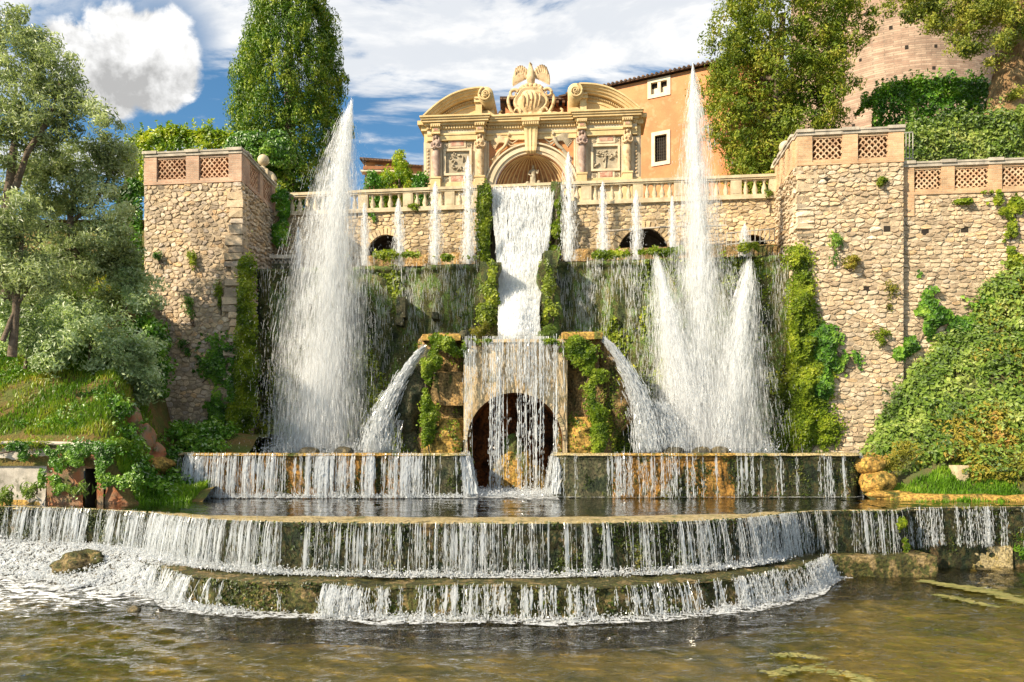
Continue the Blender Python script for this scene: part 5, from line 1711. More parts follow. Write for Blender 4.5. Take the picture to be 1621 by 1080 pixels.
# statue in the niche
st_ = thing('niche_statue', 'small weathered statue of a robed figure standing in the shell niche of the loggia', 'statue', (0, 0, 0))
st_.parent = None
def wl(x, y, d=0.0):
    P = lp(x, y, d).reshape(-1, 3)
    M = np.array(LOC[log])
    return (P @ M[:3, :3].T + M[:3, 3])
base = wl(0, 290, -18)[0]
st_.location = tuple(base)
LOC[st_] = Matrix.Translation(Vector(base))
def figure(x, y0, h, d, mat, parent):
    k = h / 34.0
    b = MB()
    prof = np.array([(0, 6.2), (3, 6.0), (10, 4.6), (16, 4.6), (19, 3.6), (22, 4.2), (25.5, 5.0), (27, 4.0), (28, 1.7), (29, 1.5)]) * k
    pr = resample(prof, 30)
    n = 16
    th = np.arange(n) * 2 * math.pi / n
    rad = pr[:, 1:2] * (1 + 0.12 * np.cos(5 * th + pr[:, 0:1] * .3) * (pr[:, 0:1] < 16 * k))
    G = wl((x + rad * np.cos(th)).ravel(), (y0 - pr[:, 0:1] + 0 * th).ravel(), (d + .75 * rad * np.sin(th)).ravel()).reshape(30, n, 3)
    b.grid(G, cv=True)
    b.ball(wl(x, y0 - 31.5 * k, d + .4)[0], (2.0 * k * S, 2.1 * k * S, 2.7 * k * S), 10, 8)
    for s in (-1, 1):
        pts = np.concatenate([wl(x + s * 4.6 * k, y0 - 25.5 * k, d), wl(x + s * 7.5 * k, y0 - 20 * k, d + 2), wl(x + s * (8.5 if s > 0 else 3) * k, y0 - (26 if s > 0 else 17) * k, d + 4)])
        b.tube(catmull(pts, 8), np.array([1.4, 1.4, 1.3, 1.2, 1.1, 1.0, .9, .7]) * k * S, 7)
    return b.build('body', mat, parent, True)
figure(2, 290, 34, -18, MAT['relief'], st_)
b = MB()
for (dx__, hh) in ((-9, 6), (9, 7), (-13, 4), (13, 4)):
    b.ball(wl(2 + dx__, 290 - hh * .6, -16)[0], (3.5 * S, 3 * S, hh * S * .8), 9, 7)
b.build('side_figures', MAT['relief'], st_, True)
bq = MB()
p0 = wl(0, 296, -18)[0]
bq.box((p0[0] - 16 * S, p0[1] - 8 * S, p0[2] - 16 * S), (p0[0] + 16 * S, p0[1] + 8 * S, p0[2] + 6 * S))
bq.build('plinth', MAT['cream'], st_)

# crest with the eagle on top
cr = thing('crest', 'carved oval coat of arms cartouche with scrolls standing on top of the loggia', 'coat of arms', tuple(wl(0, 188, 2)[0]))
n = 32
th = np.arange(n) * 2 * math.pi / n
G = []
for r, d in ((0.05, 13), (.4, 12), (.72, 9.5), (.8, 8), (.88, 10.5), (.96, 10.5), (1.0, 7), (1.02, 0), (0.9, -4)):
    wob = 1 + 0.05 * np.cos(6 * th)
    G.append(wl(r * 27 * wob * np.cos(th), 164 + r * 24 * wob * np.sin(th), d + 0 * th))
MB().grid(np.stack(G, 0), cv=True).build('shield', MAT['crest'], cr, True)
b = MB()
for k in range(5):
    xx = -14 + 7 * k
    b.tube(catmull(np.concatenate([wl(xx, 150 + abs(xx) * .25, 12), wl(xx * .9 + 2, 162, 13.5), wl(xx * .8, 178 - abs(xx) * .3, 11)]), 9), np.array([.8, 1.4, 1.7, 1.8, 1.7, 1.6, 1.5, 1.2, .6]) * S, 6)
b.build('shield_relief', MAT['crest'], cr, True)
for s in (-1, 1):
    b = MB()
    def curl(cx__, cy__, r0, t0, t1, dec, d, wid_):
        t = np.linspace(t0, t1, 34)
        r = r0 * np.exp(-dec * (t - t0))
        b.tube(wl(s * (cx__ + r * np.cos(t)), cy__ + r * np.sin(t), d + 0 * t), np.interp(t, [t0, t1], [wid_, wid_ * .45]) * S, 7)
    curl(27, 152, 8, -2.6, 4.0, .16, 8, 3.0)
    curl(22, 180, 10, 0.2, 6.2, .16, 9, 3.0)
    b.tube(catmull(np.concatenate([wl(s * 16, 186, 8), wl(s * 32, 184, 8), wl(s * 45, 185.5, 9), wl(s * 50, 181, 9), wl(s * 46, 177, 9)]), 24), np.linspace(3.6, 1.6, 24) * S, 8)
    b.tube(catmull(np.concatenate([wl(s * 30, 146, 6), wl(s * 36, 160, 6), wl(s * 32, 176, 7), wl(s * 24, 186, 8)]), 20), np.array([1.5] * 4 + [2.6] * 12 + [2] * 4) * S, 8)
    b.build('scrollwork', MAT['crest'], cr, True)
b = MB()
b.ball(wl(0, 186.5, 12)[0], (5 * S, 4 * S, 4.5 * S), 10, 8)
for k in range(7):
    a = math.pi * (k + .5) / 7
    b.ball(wl(16 * math.cos(a), 145 - 6 * math.sin(a), 7)[0], (4.5 * S, 4 * S, 4.2 * S), 9, 7)
b.build('crown_moulding', MAT['crest'], cr, True)

ea = thing('eagle_statue', 'stone eagle with raised wings perched on top of the coat of arms', 'statue', tuple(wl(0, 140, 4)[0]))
b = MB()
body = catmull(np.concatenate([wl(0, 142, 2), wl(0, 134, 4), wl(-.3, 126, 5), wl(-.5, 117, 4), wl(-.8, 110, 3), wl(-1, 105, 3.2), wl(-1, 102, 5)]), 26)
rad = np.interp(np.linspace(0, 1, 26), [0, .12, .3, .5, .66, .8, .9, 1], [2, 5.2, 6.8, 6.2, 4.0, 2.7, 2.9, .7]) * S
b.tube(body, rad, 12)
b.tube(np.concatenate([wl(-1, 104, 5), wl(-1.6, 102.5, 7.5), wl(-1.8, 103.6, 8.6)]), np.array([1.3, .9, .25]) * S, 6)
for s in (-1, 1):
    b.tube(np.concatenate([wl(s * 3, 133, 6), wl(s * 3.6, 140, 7), wl(s * 4.5, 143, 9)]), np.array([2.2, 1.4, .8]) * S, 6)
b.build('body', MAT['figure'], ea, True)
for s in (-1, 1):
    b = MB()
    for k in range(11):                       # long feathers hang from the raised wing arm
        u_ = k / 10
        x0, y0 = 5 + 19 * u_, 116 - 9.5 * math.sin(u_ * math.pi * .8)
        x1, y1 = 9 + 19.5 * u_ ** .9, 122 + 15 * (0.35 + 0.65 * u_)
        b.tube(catmull(np.concatenate([wl(s * x0, y0, 2), wl(s * (x0 * .45 + x1 * .55 + 1.2), (y0 + y1) / 2, 3.4 - u_), wl(s * x1, y1, 2.2)]), 9), np.array([1.2, 1.7, 2.0, 2.1, 2.1, 2.0, 1.8, 1.4, .5]) * S, 6)
    for k in range(7):
        u_ = k / 6
        x0, y0 = 4.5 + 19 * u_, 115 - 9.5 * math.sin(u_ * math.pi * .8)
        b.tube(np.concatenate([wl(s * x0, y0, 4), wl(s * (x0 + 1.2), y0 + 7, 5), wl(s * (x0 + 2), y0 + 12, 3.6)]), np.array([1.7, 2.1, .8]) * S, 6)
    b.tube(catmull(np.concatenate([wl(s * 3, 121, 3), wl(s * 9, 112, 3.5), wl(s * 17, 107, 3), wl(s * 24.5, 110, 2)]), 12), np.linspace(3, 1.5, 12) * S, 8)
    b.build('wing', MAT['figure'], ea, True)

# ================================================================ ochre house behind
def winmap(A, B, Z0):
    return face_map(A, B, Z0)
YR1, YR0 = 40.2, 43.4
A = (xat(898, YR0), YR0)
Bp = (xat(1205, 38.6), 38.6)
f, L, tt, nn = face_map(A, Bp, 12.5)
HT = zat(118.5, 40.7) - 12.5
oh = thing('ochre_house', 'tall ochre plastered house with a tiled eave behind the loggia', 'house', (A[0], A[1], 12.5))
def hit(px, py):
    """where a sight line meets the facade: (u, v)"""
    k = (px - CX) / F
    a0, t0 = np.array(A), np.array(tt[:2])
    # a0 + u t0 = Y*(k,1)
    M = np.array([[t0[0], -k], [t0[1], -1.0]])
    u, Y = np.linalg.solve(M, -a0)
    return u, zat(py, Y) - 12.5
wins = [(1026, 1061, 124.5, 153, 'double'), (1032, 1060.5, 209, 261, 'grille')]
rects = []
for x0, x1, y0, y1, kind in wins:
    u0, _ = hit(x0, y0)
    u1, _ = hit(x1, y0)
    _, v1 = hit((x0 + x1) / 2, y0)
    _, v0 = hit((x0 + x1) / 2, y1)
    rects.append((u0, u1, v0, v1, kind))
us = sorted({0.0, L} | {r[0] for r in rects} | {r[1] for r in rects})
vs = sorted({0.0, HT} | {r[2] for r in rects} | {r[3] for r in rects})
b = MB()
for ua, ub in zip(us[:-1], us[1:]):
    for va, vb in zip(vs[:-1], vs[1:]):
        uc, vc = (ua + ub) / 2, (va + vb) / 2
        if any(r[0] < uc < r[1] and r[2] < vc < r[3] for r in rects):
            continue
        b.grid(np.array([[f(ua, va, 0), f(ua, vb, 0)], [f(ub, va, 0), f(ub, vb, 0)]]))
b.build('wall', MAT['ochre'], oh)
# sides and back
D = 10.0
cs_ = [f(0, 0, 0), f(L, 0, 0), f(L, 0, -D), f(0, 0, -D)]
b = MB()
for i, j in ((1, 2), (2, 3), (3, 0)):
    p, q = cs_[i], cs_[j]
    b.grid(np.array([[p, p + [0, 0, HT]], [q, q + [0, 0, HT]]]))
b.build('side_wall', MAT['ochre'], oh)
def fblock(b, u0, u1, v0, v1, d0, d1, f=f):
    b.hexa([f(u0, v0, d1), f(u1, v0, d1), f(u1, v0, d0), f(u0, v0, d0)], [f(u0, v1, d1), f(u1, v1, d1), f(u1, v1, d0), f(u0, v1, d0)])
    return b
b = MB()
b.hexa([f(-.4, HT + .02, .28), f(L + .3, HT + .02, .28), f(L + .3, HT + 1.2, -D / 2), f(-.4, HT + 1.2, -D / 2)], [f(-.4, HT + .10, .28), f(L + .3, HT + .10, .28), f(L + .3, HT + 1.4, -D / 2), f(-.4, HT + 1.4, -D / 2)])
b.hexa([f(-.4, HT + 1.2, -D / 2), f(L + .3, HT + 1.2, -D / 2), f(L + .3, HT + .02, -D - .3), f(-.4, HT + .02, -D - .3)], [f(-.4, HT + 1.4, -D / 2), f(L + .3, HT + 1.4, -D / 2), f(L + .3, HT + .2, -D - .3), f(-.4, HT + .2, -D - .3)])
rf = b.build('roof', MAT['roof'], oh)
tm = MB().tube([(0, 0, 0), (0, 0.6, 0.11)], 0.07, 6).data('eave_tile', MAT['roof'])
for i in range(int(L / 0.24)):
    p = f(0.1 + i * 0.24, HT + 0.10, .32)
    M = Matrix(((tt[0], -nn[0], 0, p[0]), (tt[1], -nn[1], 0, p[1]), (0, 0, 1, p[2]), (0, 0, 0, 1)))
    spawn('eave_tile', tm, rf, M)
for (u0, u1, v0, v1, kind) in rects:
    w_ = 0.16
    b = MB()
    for q in ((u0 - .02, u1 + .02, v1 - w_, v1 + .03), (u0 - .02, u1 + .02, v0 - .03, v0 + w_), (u0 - .02, u0 + w_, v0 + w_, v1 - w_), (u1 - w_, u1 + .02, v0 + w_, v1 - w_)):
        fblock(b, *q, -.12, .05)
    if kind == 'double':
        fblock(b, (u0 + u1) / 2 - .08, (u0 + u1) / 2 + .08, v0 + w_, v1 - w_, -.12, .02)
    fr = b.build('window', MAT['frame'], oh)
    m2, t2 = (MAT['hole'], None)
    if kind == 'double':
        for a_, b_ in ((u0 + w_, (u0 + u1) / 2 - .08), ((u0 + u1) / 2 + .08, u1 - w_)):
            fblock(MB(), a_, b_, v0 + w_, v1 - w_ - .25, -.20, -.16).build('shutter', MAT['frame'], fr)
            fblock(MB(), a_, b_, v1 - w_ - .25, v1 - w_, -.20, -.17).build('pane', MAT['hole'], fr)
    else:
        fblock(MB(), u0 - .05, u1 + .05, v0 - .05, v1 + .05, -.26, -.2).build('pane', MAT['hole'], fr)
        b = MB()
        for k in range(1, 6):
            uu_ = u0 + w_ + (u1 - u0 - 2 * w_) * k / 6
            b.tube([f(uu_, v0 + w_, -.1), f(uu_, v1 - w_, -.1)], 0.012, 4)
        for k in range(1, 9):
            vv_ = v0 + w_ + (v1 - v0 - 2 * w_) * k / 9
            b.tube([f(u0 + w_, vv_, -.1), f(u1 - w_, vv_, -.1)], 0.012, 4)
        b.build('grille', MAT['iron'], fr)
# lower wing whose eaves show between crest and pediment
lw2 = thing('ochre_wing', 'lower ochre wing with dark wooden rafters showing between the crest and the right pediment', 'house', (xat(850, 45), 45, 12.5))
xa, xb_ = xat(800, 45), xat(915, 45)
zt2 = zat(168, 45)
MB().box((xa, 45, 12.5), (xb_, 50, zt2)).build('wall', MAT['ochre'], lw2)
MB().hexa([(xa - .3, 44.2, zt2 + .05), (xb_, 44.2, zt2 + .05), (xb_, 50, zt2 + 1.0), (xa - .3, 50, zt2 + 1.0)], [(xa - .3, 44.2, zt2 + .2), (xb_, 44.2, zt2 + .2), (xb_, 50, zt2 + 1.15), (xa - .3, 50, zt2 + 1.15)]).build('roof', MAT['roof'], lw2)
for i in range(12):
    x = xa + (xb_ - xa) * (i + .5) / 12
    MB().box((x - .07, 44.25, zt2 - .12), (x + .07, 45.0, zt2 + .06)).build('rafter', MAT['wood'], lw2)

# ================================================================ round brick tower at the right
tw = thing('brick_tower', 'big round brick tower with small square holes behind the trees on the right', 'tower', (xat(1410, 53), 53, 12.5))
tcx, tcy, tr = xat(1410, 53), 53.0, 6.3
n, m = 64, 20
th = np.arange(n) * 2 * math.pi / n
zz_ = np.linspace(12.0, 44, m)
rr_ = tr + np.interp(zz_, [12, 21, 25, 44], [2.3, 0.45, 0.12, -0.1])
G = np.zeros((m, n, 3))
G[..., 0] = tcx + rr_[:, None] * np.cos(th)
G[..., 1] = tcy + rr_[:, None] * np.sin(th)
G[..., 2] = zz_[:, None]
MB().grid(G, cv=True).build('wall', MAT['tower'], tw, True)
for (px, py, sz) in ((1369, 23, 2), (1410, 44, 2.4), (1435, 75, 2.4), (1481, 73, 2), (1362, 95, 1.8), (1478, 108, 2.4), (1373, 163, 6), (1351, 199, 2), (1506, 111, 1.5)):
    s_ = (px - CX) / F
    # nearest hit of the sight ray with the cylinder
    r0 = tr + float(np.interp(zat(py, 48), [12, 21, 25, 44], [2.3, 0.45, 0.12, -0.1]))
    a2, b2, c2 = s_ * s_ + 1, -2 * (s_ * tcx + tcy), tcx ** 2 + tcy ** 2 - r0 ** 2
    dd = b2 * b2 - 4 * a2 * c2
    if dd < 0:
        continue
    Yh = (-b2 - math.sqrt(dd)) / (2 * a2)
    X_, Z_ = s_ * Yh, zat(py, Yh)
    ang = math.atan2(X_ - tcx, -(Yh - tcy))
    M = Matrix.Translation((X_, Yh, Z_)) @ Matrix.Rotation(ang, 4, 'Z')
    hs = sz * Yh / F
    MB().box((-hs, -0.03, -hs * 1.15), (hs, 0.1, hs * 1.15), M).build('putlog_shade', MAT['hole'], tw)  # solid dark block painted as the shade of a small hole
# plain sunlit wall to the right of the tower
sw = thing('garden_building', 'plain warm plastered building right of the round tower behind the oak', 'building', (xat(1600, 50), 50, 12.5))
f5, L5, _, _ = face_map((xat(1556, 50.5), 50.5), (xat(1720, 48.5), 48.5), 12.5)
b = MB()
fblock(b, 0, L5, 0, 26, -4, 0, f5)
b.build('wall', MAT['brick_r'], sw)

# ================================================================ houses far off on the left of the loggia
fh = thing('distant_house', 'distant orange house with a balcony and teal window left of the loggia', 'house', (xat(605, 62), 62, 12))
x0, x1 = xat(578, 62), xat(640, 62)
zt3 = zat(257, 62)
MB().box((x0, 62, 12), (x1, 68, zt3)).build('wall', MAT['ochre_far'], fh)
MB().hexa([(x0 - .3, 61.3, zt3), (x1 + .3, 61.3, zt3 - .25), (x1 + .3, 68, zt3 + .2), (x0 - .3, 68, zt3 + .5)], [(x0 - .3, 61.3, zt3 + .15), (x1 + .3, 61.3, zt3 - .1), (x1 + .3, 68, zt3 + .4), (x0 - .3, 68, zt3 + .7)]).build('roof', MAT['roof'], fh)
MB().box((xat(608, 63), 63, zt3), (xat(616, 63), 64, zt3 + .5)).build('chimney', MAT['ochre_far'], fh)
MB().box((x0 - .2, 61.2, zat(277, 62)), (x1 + .2, 62, zat(274.5, 62))).build('balcony_slab', MAT['frame'], fh)
MB().box((x0, 61.15, zat(274, 62)), (x1, 61.25, zat(269, 62))).build('balcony_rail', MAT['brick_back'], fh)
wn = MB().box((xat(594, 62), 61.9, zat(272, 62)), (xat(606, 62), 61.98, zat(262, 62))).build('window', MAT['frame'], fh)
mteal = plain_mat('teal_shutter', (0.05, 0.13, 0.15), (0.09, 0.2, 0.22), 3.0, 0.6)
MB().box((xat(599, 62), 61.85, zat(271.5, 62)), (xat(604, 62), 61.9, zat(262.5, 62))).build('shutter', mteal, wn)
MB().box((x0, 61.9, 12), (x1, 61.99, zat(279, 62))).build('ground_floor', MAT['wood'], fh)
f2 = thing('distant_house', 'distant low brown house with red roof edge close to the left side of the loggia', 'house', (xat(660, 58), 58, 12))
x0, x1 = xat(640, 58), xat(676, 58)
MB().box((x0, 58, 12), (x1, 63, zat(266, 58))).build('wall', MAT['ochre_far'], f2)
MB().hexa([(x0 - .3, 57.4, zat(265, 58)), (x1 + .2, 57.4, zat(268, 58)), (x1 + .2, 63, zat(266, 58)), (x0 - .3, 63, zat(263, 58))], [(x0 - .3, 57.4, zat(263.5, 58)), (x1 + .2, 57.4, zat(266.5, 58)), (x1 + .2, 63, zat(264, 58)), (x0 - .3, 63, zat(261, 58))]).build('roof', MAT['roof'], f2)
MB().box((x0, 57.3, zat(283, 58)), (x1, 57.9, zat(280.5, 58))).build('balcony_slab', MAT['frame'], f2)
MB().box((x0, 57.9, 12), (x1, 57.99, zat(284, 58))).build('ground_floor', MAT['wood'], f2)
pw = MB().box((xat(668, 46), 46, 12), (xat(673.5, 46), 46.6, zat(262, 46)))
tag(pw.build('brick_pillar', MAT['marble']), 'narrow dark red brick pillar at the left edge of the loggia', 'pillar')
# ================================================================ plants
def crown(parent, C, R, per, size, mat, seed, aspect=0.55, up=0.0, tilt=0.8, shell=0.7, name='crown', outward=None, ow=1.2):
    r_ = np.random.default_rng(seed)
    P, Nn = clump_points(np.asarray(C, float), np.asarray(R, float), per, r_, shell)
    if outward is not None:
        Nn = unit(Nn + outward.repeat(per, 0) * ow)
    V, Fs = leaf_arrays(P, Nn, size, r_, aspect, 0.0, tilt, up)
    return mk(name, V, Fs, mat, parent)
def profile_crown(cx_, Y, rows, nclump, seed, r0, lump=0.16, depth=1.0, flat=1.0):
    """clump centres on and inside a body of revolution whose outline (row, left px, right px) is read off the photograph"""
    r_ = np.random.default_rng(seed)
    rows = np.array(rows, float)
    yr = r_.uniform(0, 1, nclump * 3)
    w_ = np.interp(np.linspace(0, 1, 200), (rows[:, 0] - rows[0, 0]) / (rows[-1, 0] - rows[0, 0]), rows[:, 2] - rows[:, 1])
    keep = r_.uniform(0, w_.max(), nclump * 3) < np.interp(yr, np.linspace(0, 1, 200), w_)
    yr = yr[keep][:nclump]
    py = rows[0, 0] + yr * (rows[-1, 0] - rows[0, 0])
    l, rr_ = np.interp(py, rows[:, 0], rows[:, 1]), np.interp(py, rows[:, 0], rows[:, 2])
    hw = (rr_ - l) / 2 * Y / F
    xc = xat((l + rr_) / 2, Y)
    a = r_.uniform(0, 2 * math.pi, len(py))
    ra = r_.uniform(0.55, 1.0, len(py)) ** 0.45
    z = zat(py, Y)
    lum = 1 + lump * fbm(np.stack([np.cos(a) * 2.2, np.sin(a) * 2.2, z * 0.55], -1), 3, seed)
    hw = np.maximum(hw - r0 * 0.7, 0.15)
    X = xc + hw * ra * lum * np.cos(a)
    Yv = Y + hw * depth * ra * lum * np.sin(a)
    out = np.stack([np.cos(a), np.sin(a), 0.35 + 0 * a], 1)
    return np.stack([X, Yv, z], 1), unit(out)
def trunk(parent, pts, radii, mat, name='trunk', n=10, amp=0.08, seed=1):
    P = catmull(np.array(pts, float), 40)
    r = np.interp(np.linspace(0, 1, 40), np.linspace(0, 1, len(radii)), radii)
    b = MB().tube(P, r, n)
    V, Fs = b.arrays()
    V = V + amp * np.stack([fbm(V * 2.2, 3, seed), fbm(V * 2.2 + 5, 3, seed), 0 * V[:, 0]], 1)
    return mk(name, V, Fs, mat, parent, True)

# ---- tall cypress on the left
Yc = 40.0
t = thing('cypress_tree', 'tall dense dark green cypress behind the left bastion reaching out of the picture', 'tree', (xat(458, Yc), Yc, 12.5))
rows = [(-150, 452, 462), (-90, 418, 498), (0, 390, 527), (50, 384, 534), (100, 374, 543), (150, 364, 553), (190, 360, 556), (230, 366, 550), (300, 385, 530), (372, 420, 495)]
C, O = profile_crown(458, Yc, rows, 2300, 101, 0.4, 0.42)
C = C + O * np.random.default_rng(3).uniform(-.5, .08, (len(C), 1)) * np.array([1, 1, 0])
rr = np.random.default_rng(1).uniform(0.6, 1.3, len(C))[:, None] * np.array([0.25, 0.25, 0.50])
crown(t, C, rr, 46, 0.17, MAT['cypress'], 102, 0.36, 1.4, 0.32, 0.9, outward=O, ow=.35)
trunk(t, [(xat(458, Yc), Yc, 12.4), (xat(458, Yc), Yc, 17), (xat(457, Yc), Yc, 26)], [0.42, 0.34, 0.1], MAT['bark'])
# ---- golden juniper on the right
Yj = 36.5
t = thing('juniper_tree', 'large golden green juniper with clumpy foliage between the tall jet and the round tower', 'tree', (xat(1230, Yj), Yj, 12.5))
rows = [(-140, 1190, 1270), (-60, 1160, 1310), (0, 1142, 1340), (30, 1122, 1362), (70, 1110, 1372), (105, 1118, 1345), (150, 1122, 1348), (205, 1128, 1345), (250, 1140, 1300), (285, 1150, 1270), (330, 1170, 1250)]
C, O = profile_crown(1230, Yj, rows, 2000, 111, 0.45, 0.6)
C = C + O * np.random.default_rng(4).uniform(-.7, .18, (len(C), 1)) * np.array([1, 1, .3])
rr = np.random.default_rng(2).uniform(0.6, 1.4, len(C))[:, None] * np.array([0.36, 0.36, 0.30])
crown(t, C, rr, 42, 0.165, MAT['juniper'], 112, 0.4, 0.6, 0.35, 0.9, outward=O, ow=.35)
trunk(t, [(xat(1225, Yj), Yj, 12.4), (xat(1228, Yj), Yj, 16), (xat(1238, Yj), Yj, 23)], [0.40, 0.34, 0.12], MAT['bark'])
for k in range(9):
    a = k * 2.4
    z0 = 14 + k * 1.0
    trunk(t, [(xat(1228, Yj), Yj, z0), (xat(1228, Yj) + 1.1 * math.cos(a), Yj + 1.1 * math.sin(a), z0 + .5), (xat(1228, Yj) + 1.9 * math.cos(a), Yj + 1.9 * math.sin(a), z0 + .8)], [.14, .10, .04], MAT['bark'], 'limb')
# ---- holm oak at the top right
Yo = 34.0
t = thing('holm_oak', 'old holm oak with a thick leaning trunk overhanging the hedge at the top right corner', 'tree', (xat(1590, Yo), Yo, 17.0))
trunk(t, [at(1588, 205, Yo), at(1592, 170, Yo), at(1597, 130, Yo), at(1607, 85, Yo), at(1612, 40, Yo), at(1622, -30, Yo), at(1640, -120, Yo)], [0.95, 0.72, 0.66, 0.62, 0.55, 0.42, 0.3], MAT['bark_r'], amp=0.2, n=18)
trunk(t, [at(1606, 95, Yo), at(1618, 60, Yo - .3), at(1650, 20, Yo - .6), at(1690, -60, Yo - .8)], [0.4, 0.36, 0.28, 0.15], MAT['bark_r'], 'limb', amp=0.1)
trunk(t, [at(1614, 20, Yo), at(1560, -30, Yo - .5), at(1490, -40, Yo - .9), at(1420, -10, Yo - 1.0)], [0.3, 0.22, 0.14, 0.05], MAT['bark_r'], 'limb', amp=0.08)
trunk(t, [at(1560, -30, Yo - .5), at(1530, 10, Yo - .7), at(1525, 55, Yo - .8)], [0.15, 0.09, 0.03], MAT['bark_r'], 'limb', amp=0.04)
trunk(t, [at(1600, 110, Yo), at(1580, 95, Yo - .4), at(1578, 75, Yo - .5)], [0.12, 0.07, 0.03], MAT['bark_r'], 'limb', amp=0.04)
rc = np.random.default_rng(12)
cl = []
for (px, py, rx, ry, k) in ((1440, 2, 42, 22, 30), (1480, 28, 42, 20, 30), (1520, 20, 50, 34, 45), (1530, 62, 34, 26, 26), (1470, -20, 60, 25, 30), (1560, 0, 50, 40, 36), (1600, 20, 40, 40, 22), (1585, 75, 14, 28, 8), (1570, 98, 8, 10, 3), (1620, -10, 60, 60, 36), (1640, 60, 30, 60, 20), (1665, 110, 30, 40, 12), (1610, 150, 14, 10, 5)):
    for i in range(k):
        a, q = rc.uniform(0, 6.28), rc.uniform(0, 1) ** .5
        cl.append(at(px + rx * q * math.cos(a), py + ry * q * math.sin(a), Yo - 1.0 + rc.normal() * .7))
C = np.array([tuple(c) for c in cl])
crown(t, C, rc.uniform(.6, 1.3, (len(C), 1)) * np.array([.36, .36, .26]), 80, 0.13, MAT['oak'], 122, 0.5, 0.0, 0.9, 0.6)
# ---- small pale tree in front of the far houses
Ys = 36.0
t = thing('young_tree', 'small yellow green conical tree in front of the distant houses', 'tree', (xat(632, Ys), Ys, 12.5))
C, O = profile_crown(632, Ys, [(236, 629, 634), (250, 622, 642), (265, 612, 652), (280, 602, 660), (300, 598, 664), (330, 596, 668), (365, 605, 655)], 230, 131, 0.2, 0.3)
crown(t, C, np.random.default_rng(4).uniform(.6, 1.2, (len(C), 1)) * np.array([.2, .2, .28]), 42, 0.13, MAT['privet'], 132, 0.5, 0.6, 0.7, 0.7, outward=O)
trunk(t, [(xat(632, Ys), Ys, 12.4), (xat(632, Ys), Ys, 15.2)], [.1, .05], MAT['bark'])
for (px, w_, lab) in ((592, 16, 'low dark green bush behind the balustrade left of the small conical tree'), (665, 13, 'low green bush behind the balustrade right of the small conical tree')):
    t = thing('bush', lab, 'bush', (xat(px, 34.5), 34.5, 12.5))
    C, O = profile_crown(px, 34.5, [(278, px - 8, px + 8), (290, px - w_, px + w_), (345, px - w_, px + w_)], 60, 140 + px, 0.2, 0.3)
    crown(t, C, np.full((len(C), 3), .24), 50, 0.12, MAT['hedge'], 141 + px)

# ---- hedges and climbers
def hedge(name, label, cat, outline, Y, thick, n, size, mat, seed, group=None, lump=.25, shoots=0):
    """outline: list of (px, top row, bottom row); a clipped hedge with a leafy shell"""
    r_ = np.random.default_rng(seed)
    o = np.array(outline, float)
    px = r_.uniform(o[0, 0], o[-1, 0], n)
    top, bot = np.interp(px, o[:, 0], o[:, 1]), np.interp(px, o[:, 0], o[:, 2])
    u = r_.uniform(0, 1, n)
    face = r_.uniform(0, 1, n)
    Yd = np.where(face < 0.62, Y, Y + thick * r_.uniform(0, 1, n))
    py = np.where(face < 0.62, top + (bot - top) * u ** 0.8, top + 2 * u)
    X, Z = xat(px, Y), zat(py, Y)
    P = np.stack([X, Yd, Z], 1)
    lum = fbm(P * 1.4, 4, seed)
    Nn = np.where((face < 0.62)[:, None], np.array([0, -1, 0.35]), np.array([0, -0.25, 1.0]))
    P = P + Nn * (lum * lump + 0.05 * r_.normal(size=n))[:, None] - Nn * (r_.uniform(0, 1, n) ** 2 * 0.25)[:, None]
    edge = np.minimum(1, u * 3)[:, None] * np.array([0, 1, 0]) * 0
    Nn = unit(Nn + 0.8 * np.stack([fbm(P * 1.4 + 7, 3, seed), 0 * X, fbm(P * 1.4 + 11, 3, seed)], 1))
    V, Fs = leaf_arrays(P, Nn, size, r_, 0.55, 0.0, 0.55, 0.2)
    parts = [(V, Fs)]
    if shoots:
        sx_ = r_.uniform(o[0, 0], o[-1, 0], shoots)
        sp = np.stack([xat(sx_, Y), Y + r_.uniform(0, thick, shoots), zat(np.interp(sx_, o[:, 0], o[:, 1]), Y)], 1)
        k = 14
        h = r_.uniform(0.1, 0.55, shoots)
        Pp = sp[:, None] + np.linspace(0, 1, k)[None, :, None] * (h[:, None, None] * np.array([0, 0, 1.0])) + r_.normal(size=(shoots, k, 3)) * 0.05
        parts.append(leaf_arrays(Pp.reshape(-1, 3), np.tile([0, -1, .6], (shoots * k, 1)), size, r_, .5, 0, .8))
    V, Fs = join(parts)
    c = P.mean(0)
    t = thing(name, label, cat, (c[0], c[1], P[:, 2].min()), group)
    mk('foliage', V, Fs, mat, t)
    x0, x1 = xat(o[0, 0], Y) + .1, xat(o[-1, 0], Y) - .1
    rb_ = np.random.default_rng(seed + 1)
    bs = MB()
    for i in range(int((x1 - x0) / .45)):
        x = x0 + .45 * i + rb_.uniform(0, .3)
        zb = zat(np.interp(x * F / Y + CX, o[:, 0], o[:, 2]), Y)
        zt_ = zat(np.interp(x * F / Y + CX, o[:, 0], o[:, 1]), Y) - .3
        bs.tube([(x, Y + thick * .5, zb - .2), (x + rb_.normal() * .1, Y + thick * .5, (zb + zt_) / 2), (x + rb_.normal() * .2, Y + thick * .5, zt_)], [.06, .04, .02], 5)
    bs.build('stems', MAT['bark'], t)
    return t
hedge('privet_hedge', 'bright yellow green hedge showing above the left bastion', 'hedge', [(196, 222, 300), (230, 206, 300), (275, 200, 300), (345, 206, 300), (362, 212, 300)], 35.0, 1.5, 11000, 0.17, MAT['privet'], 151, lump=.35, shoots=60)
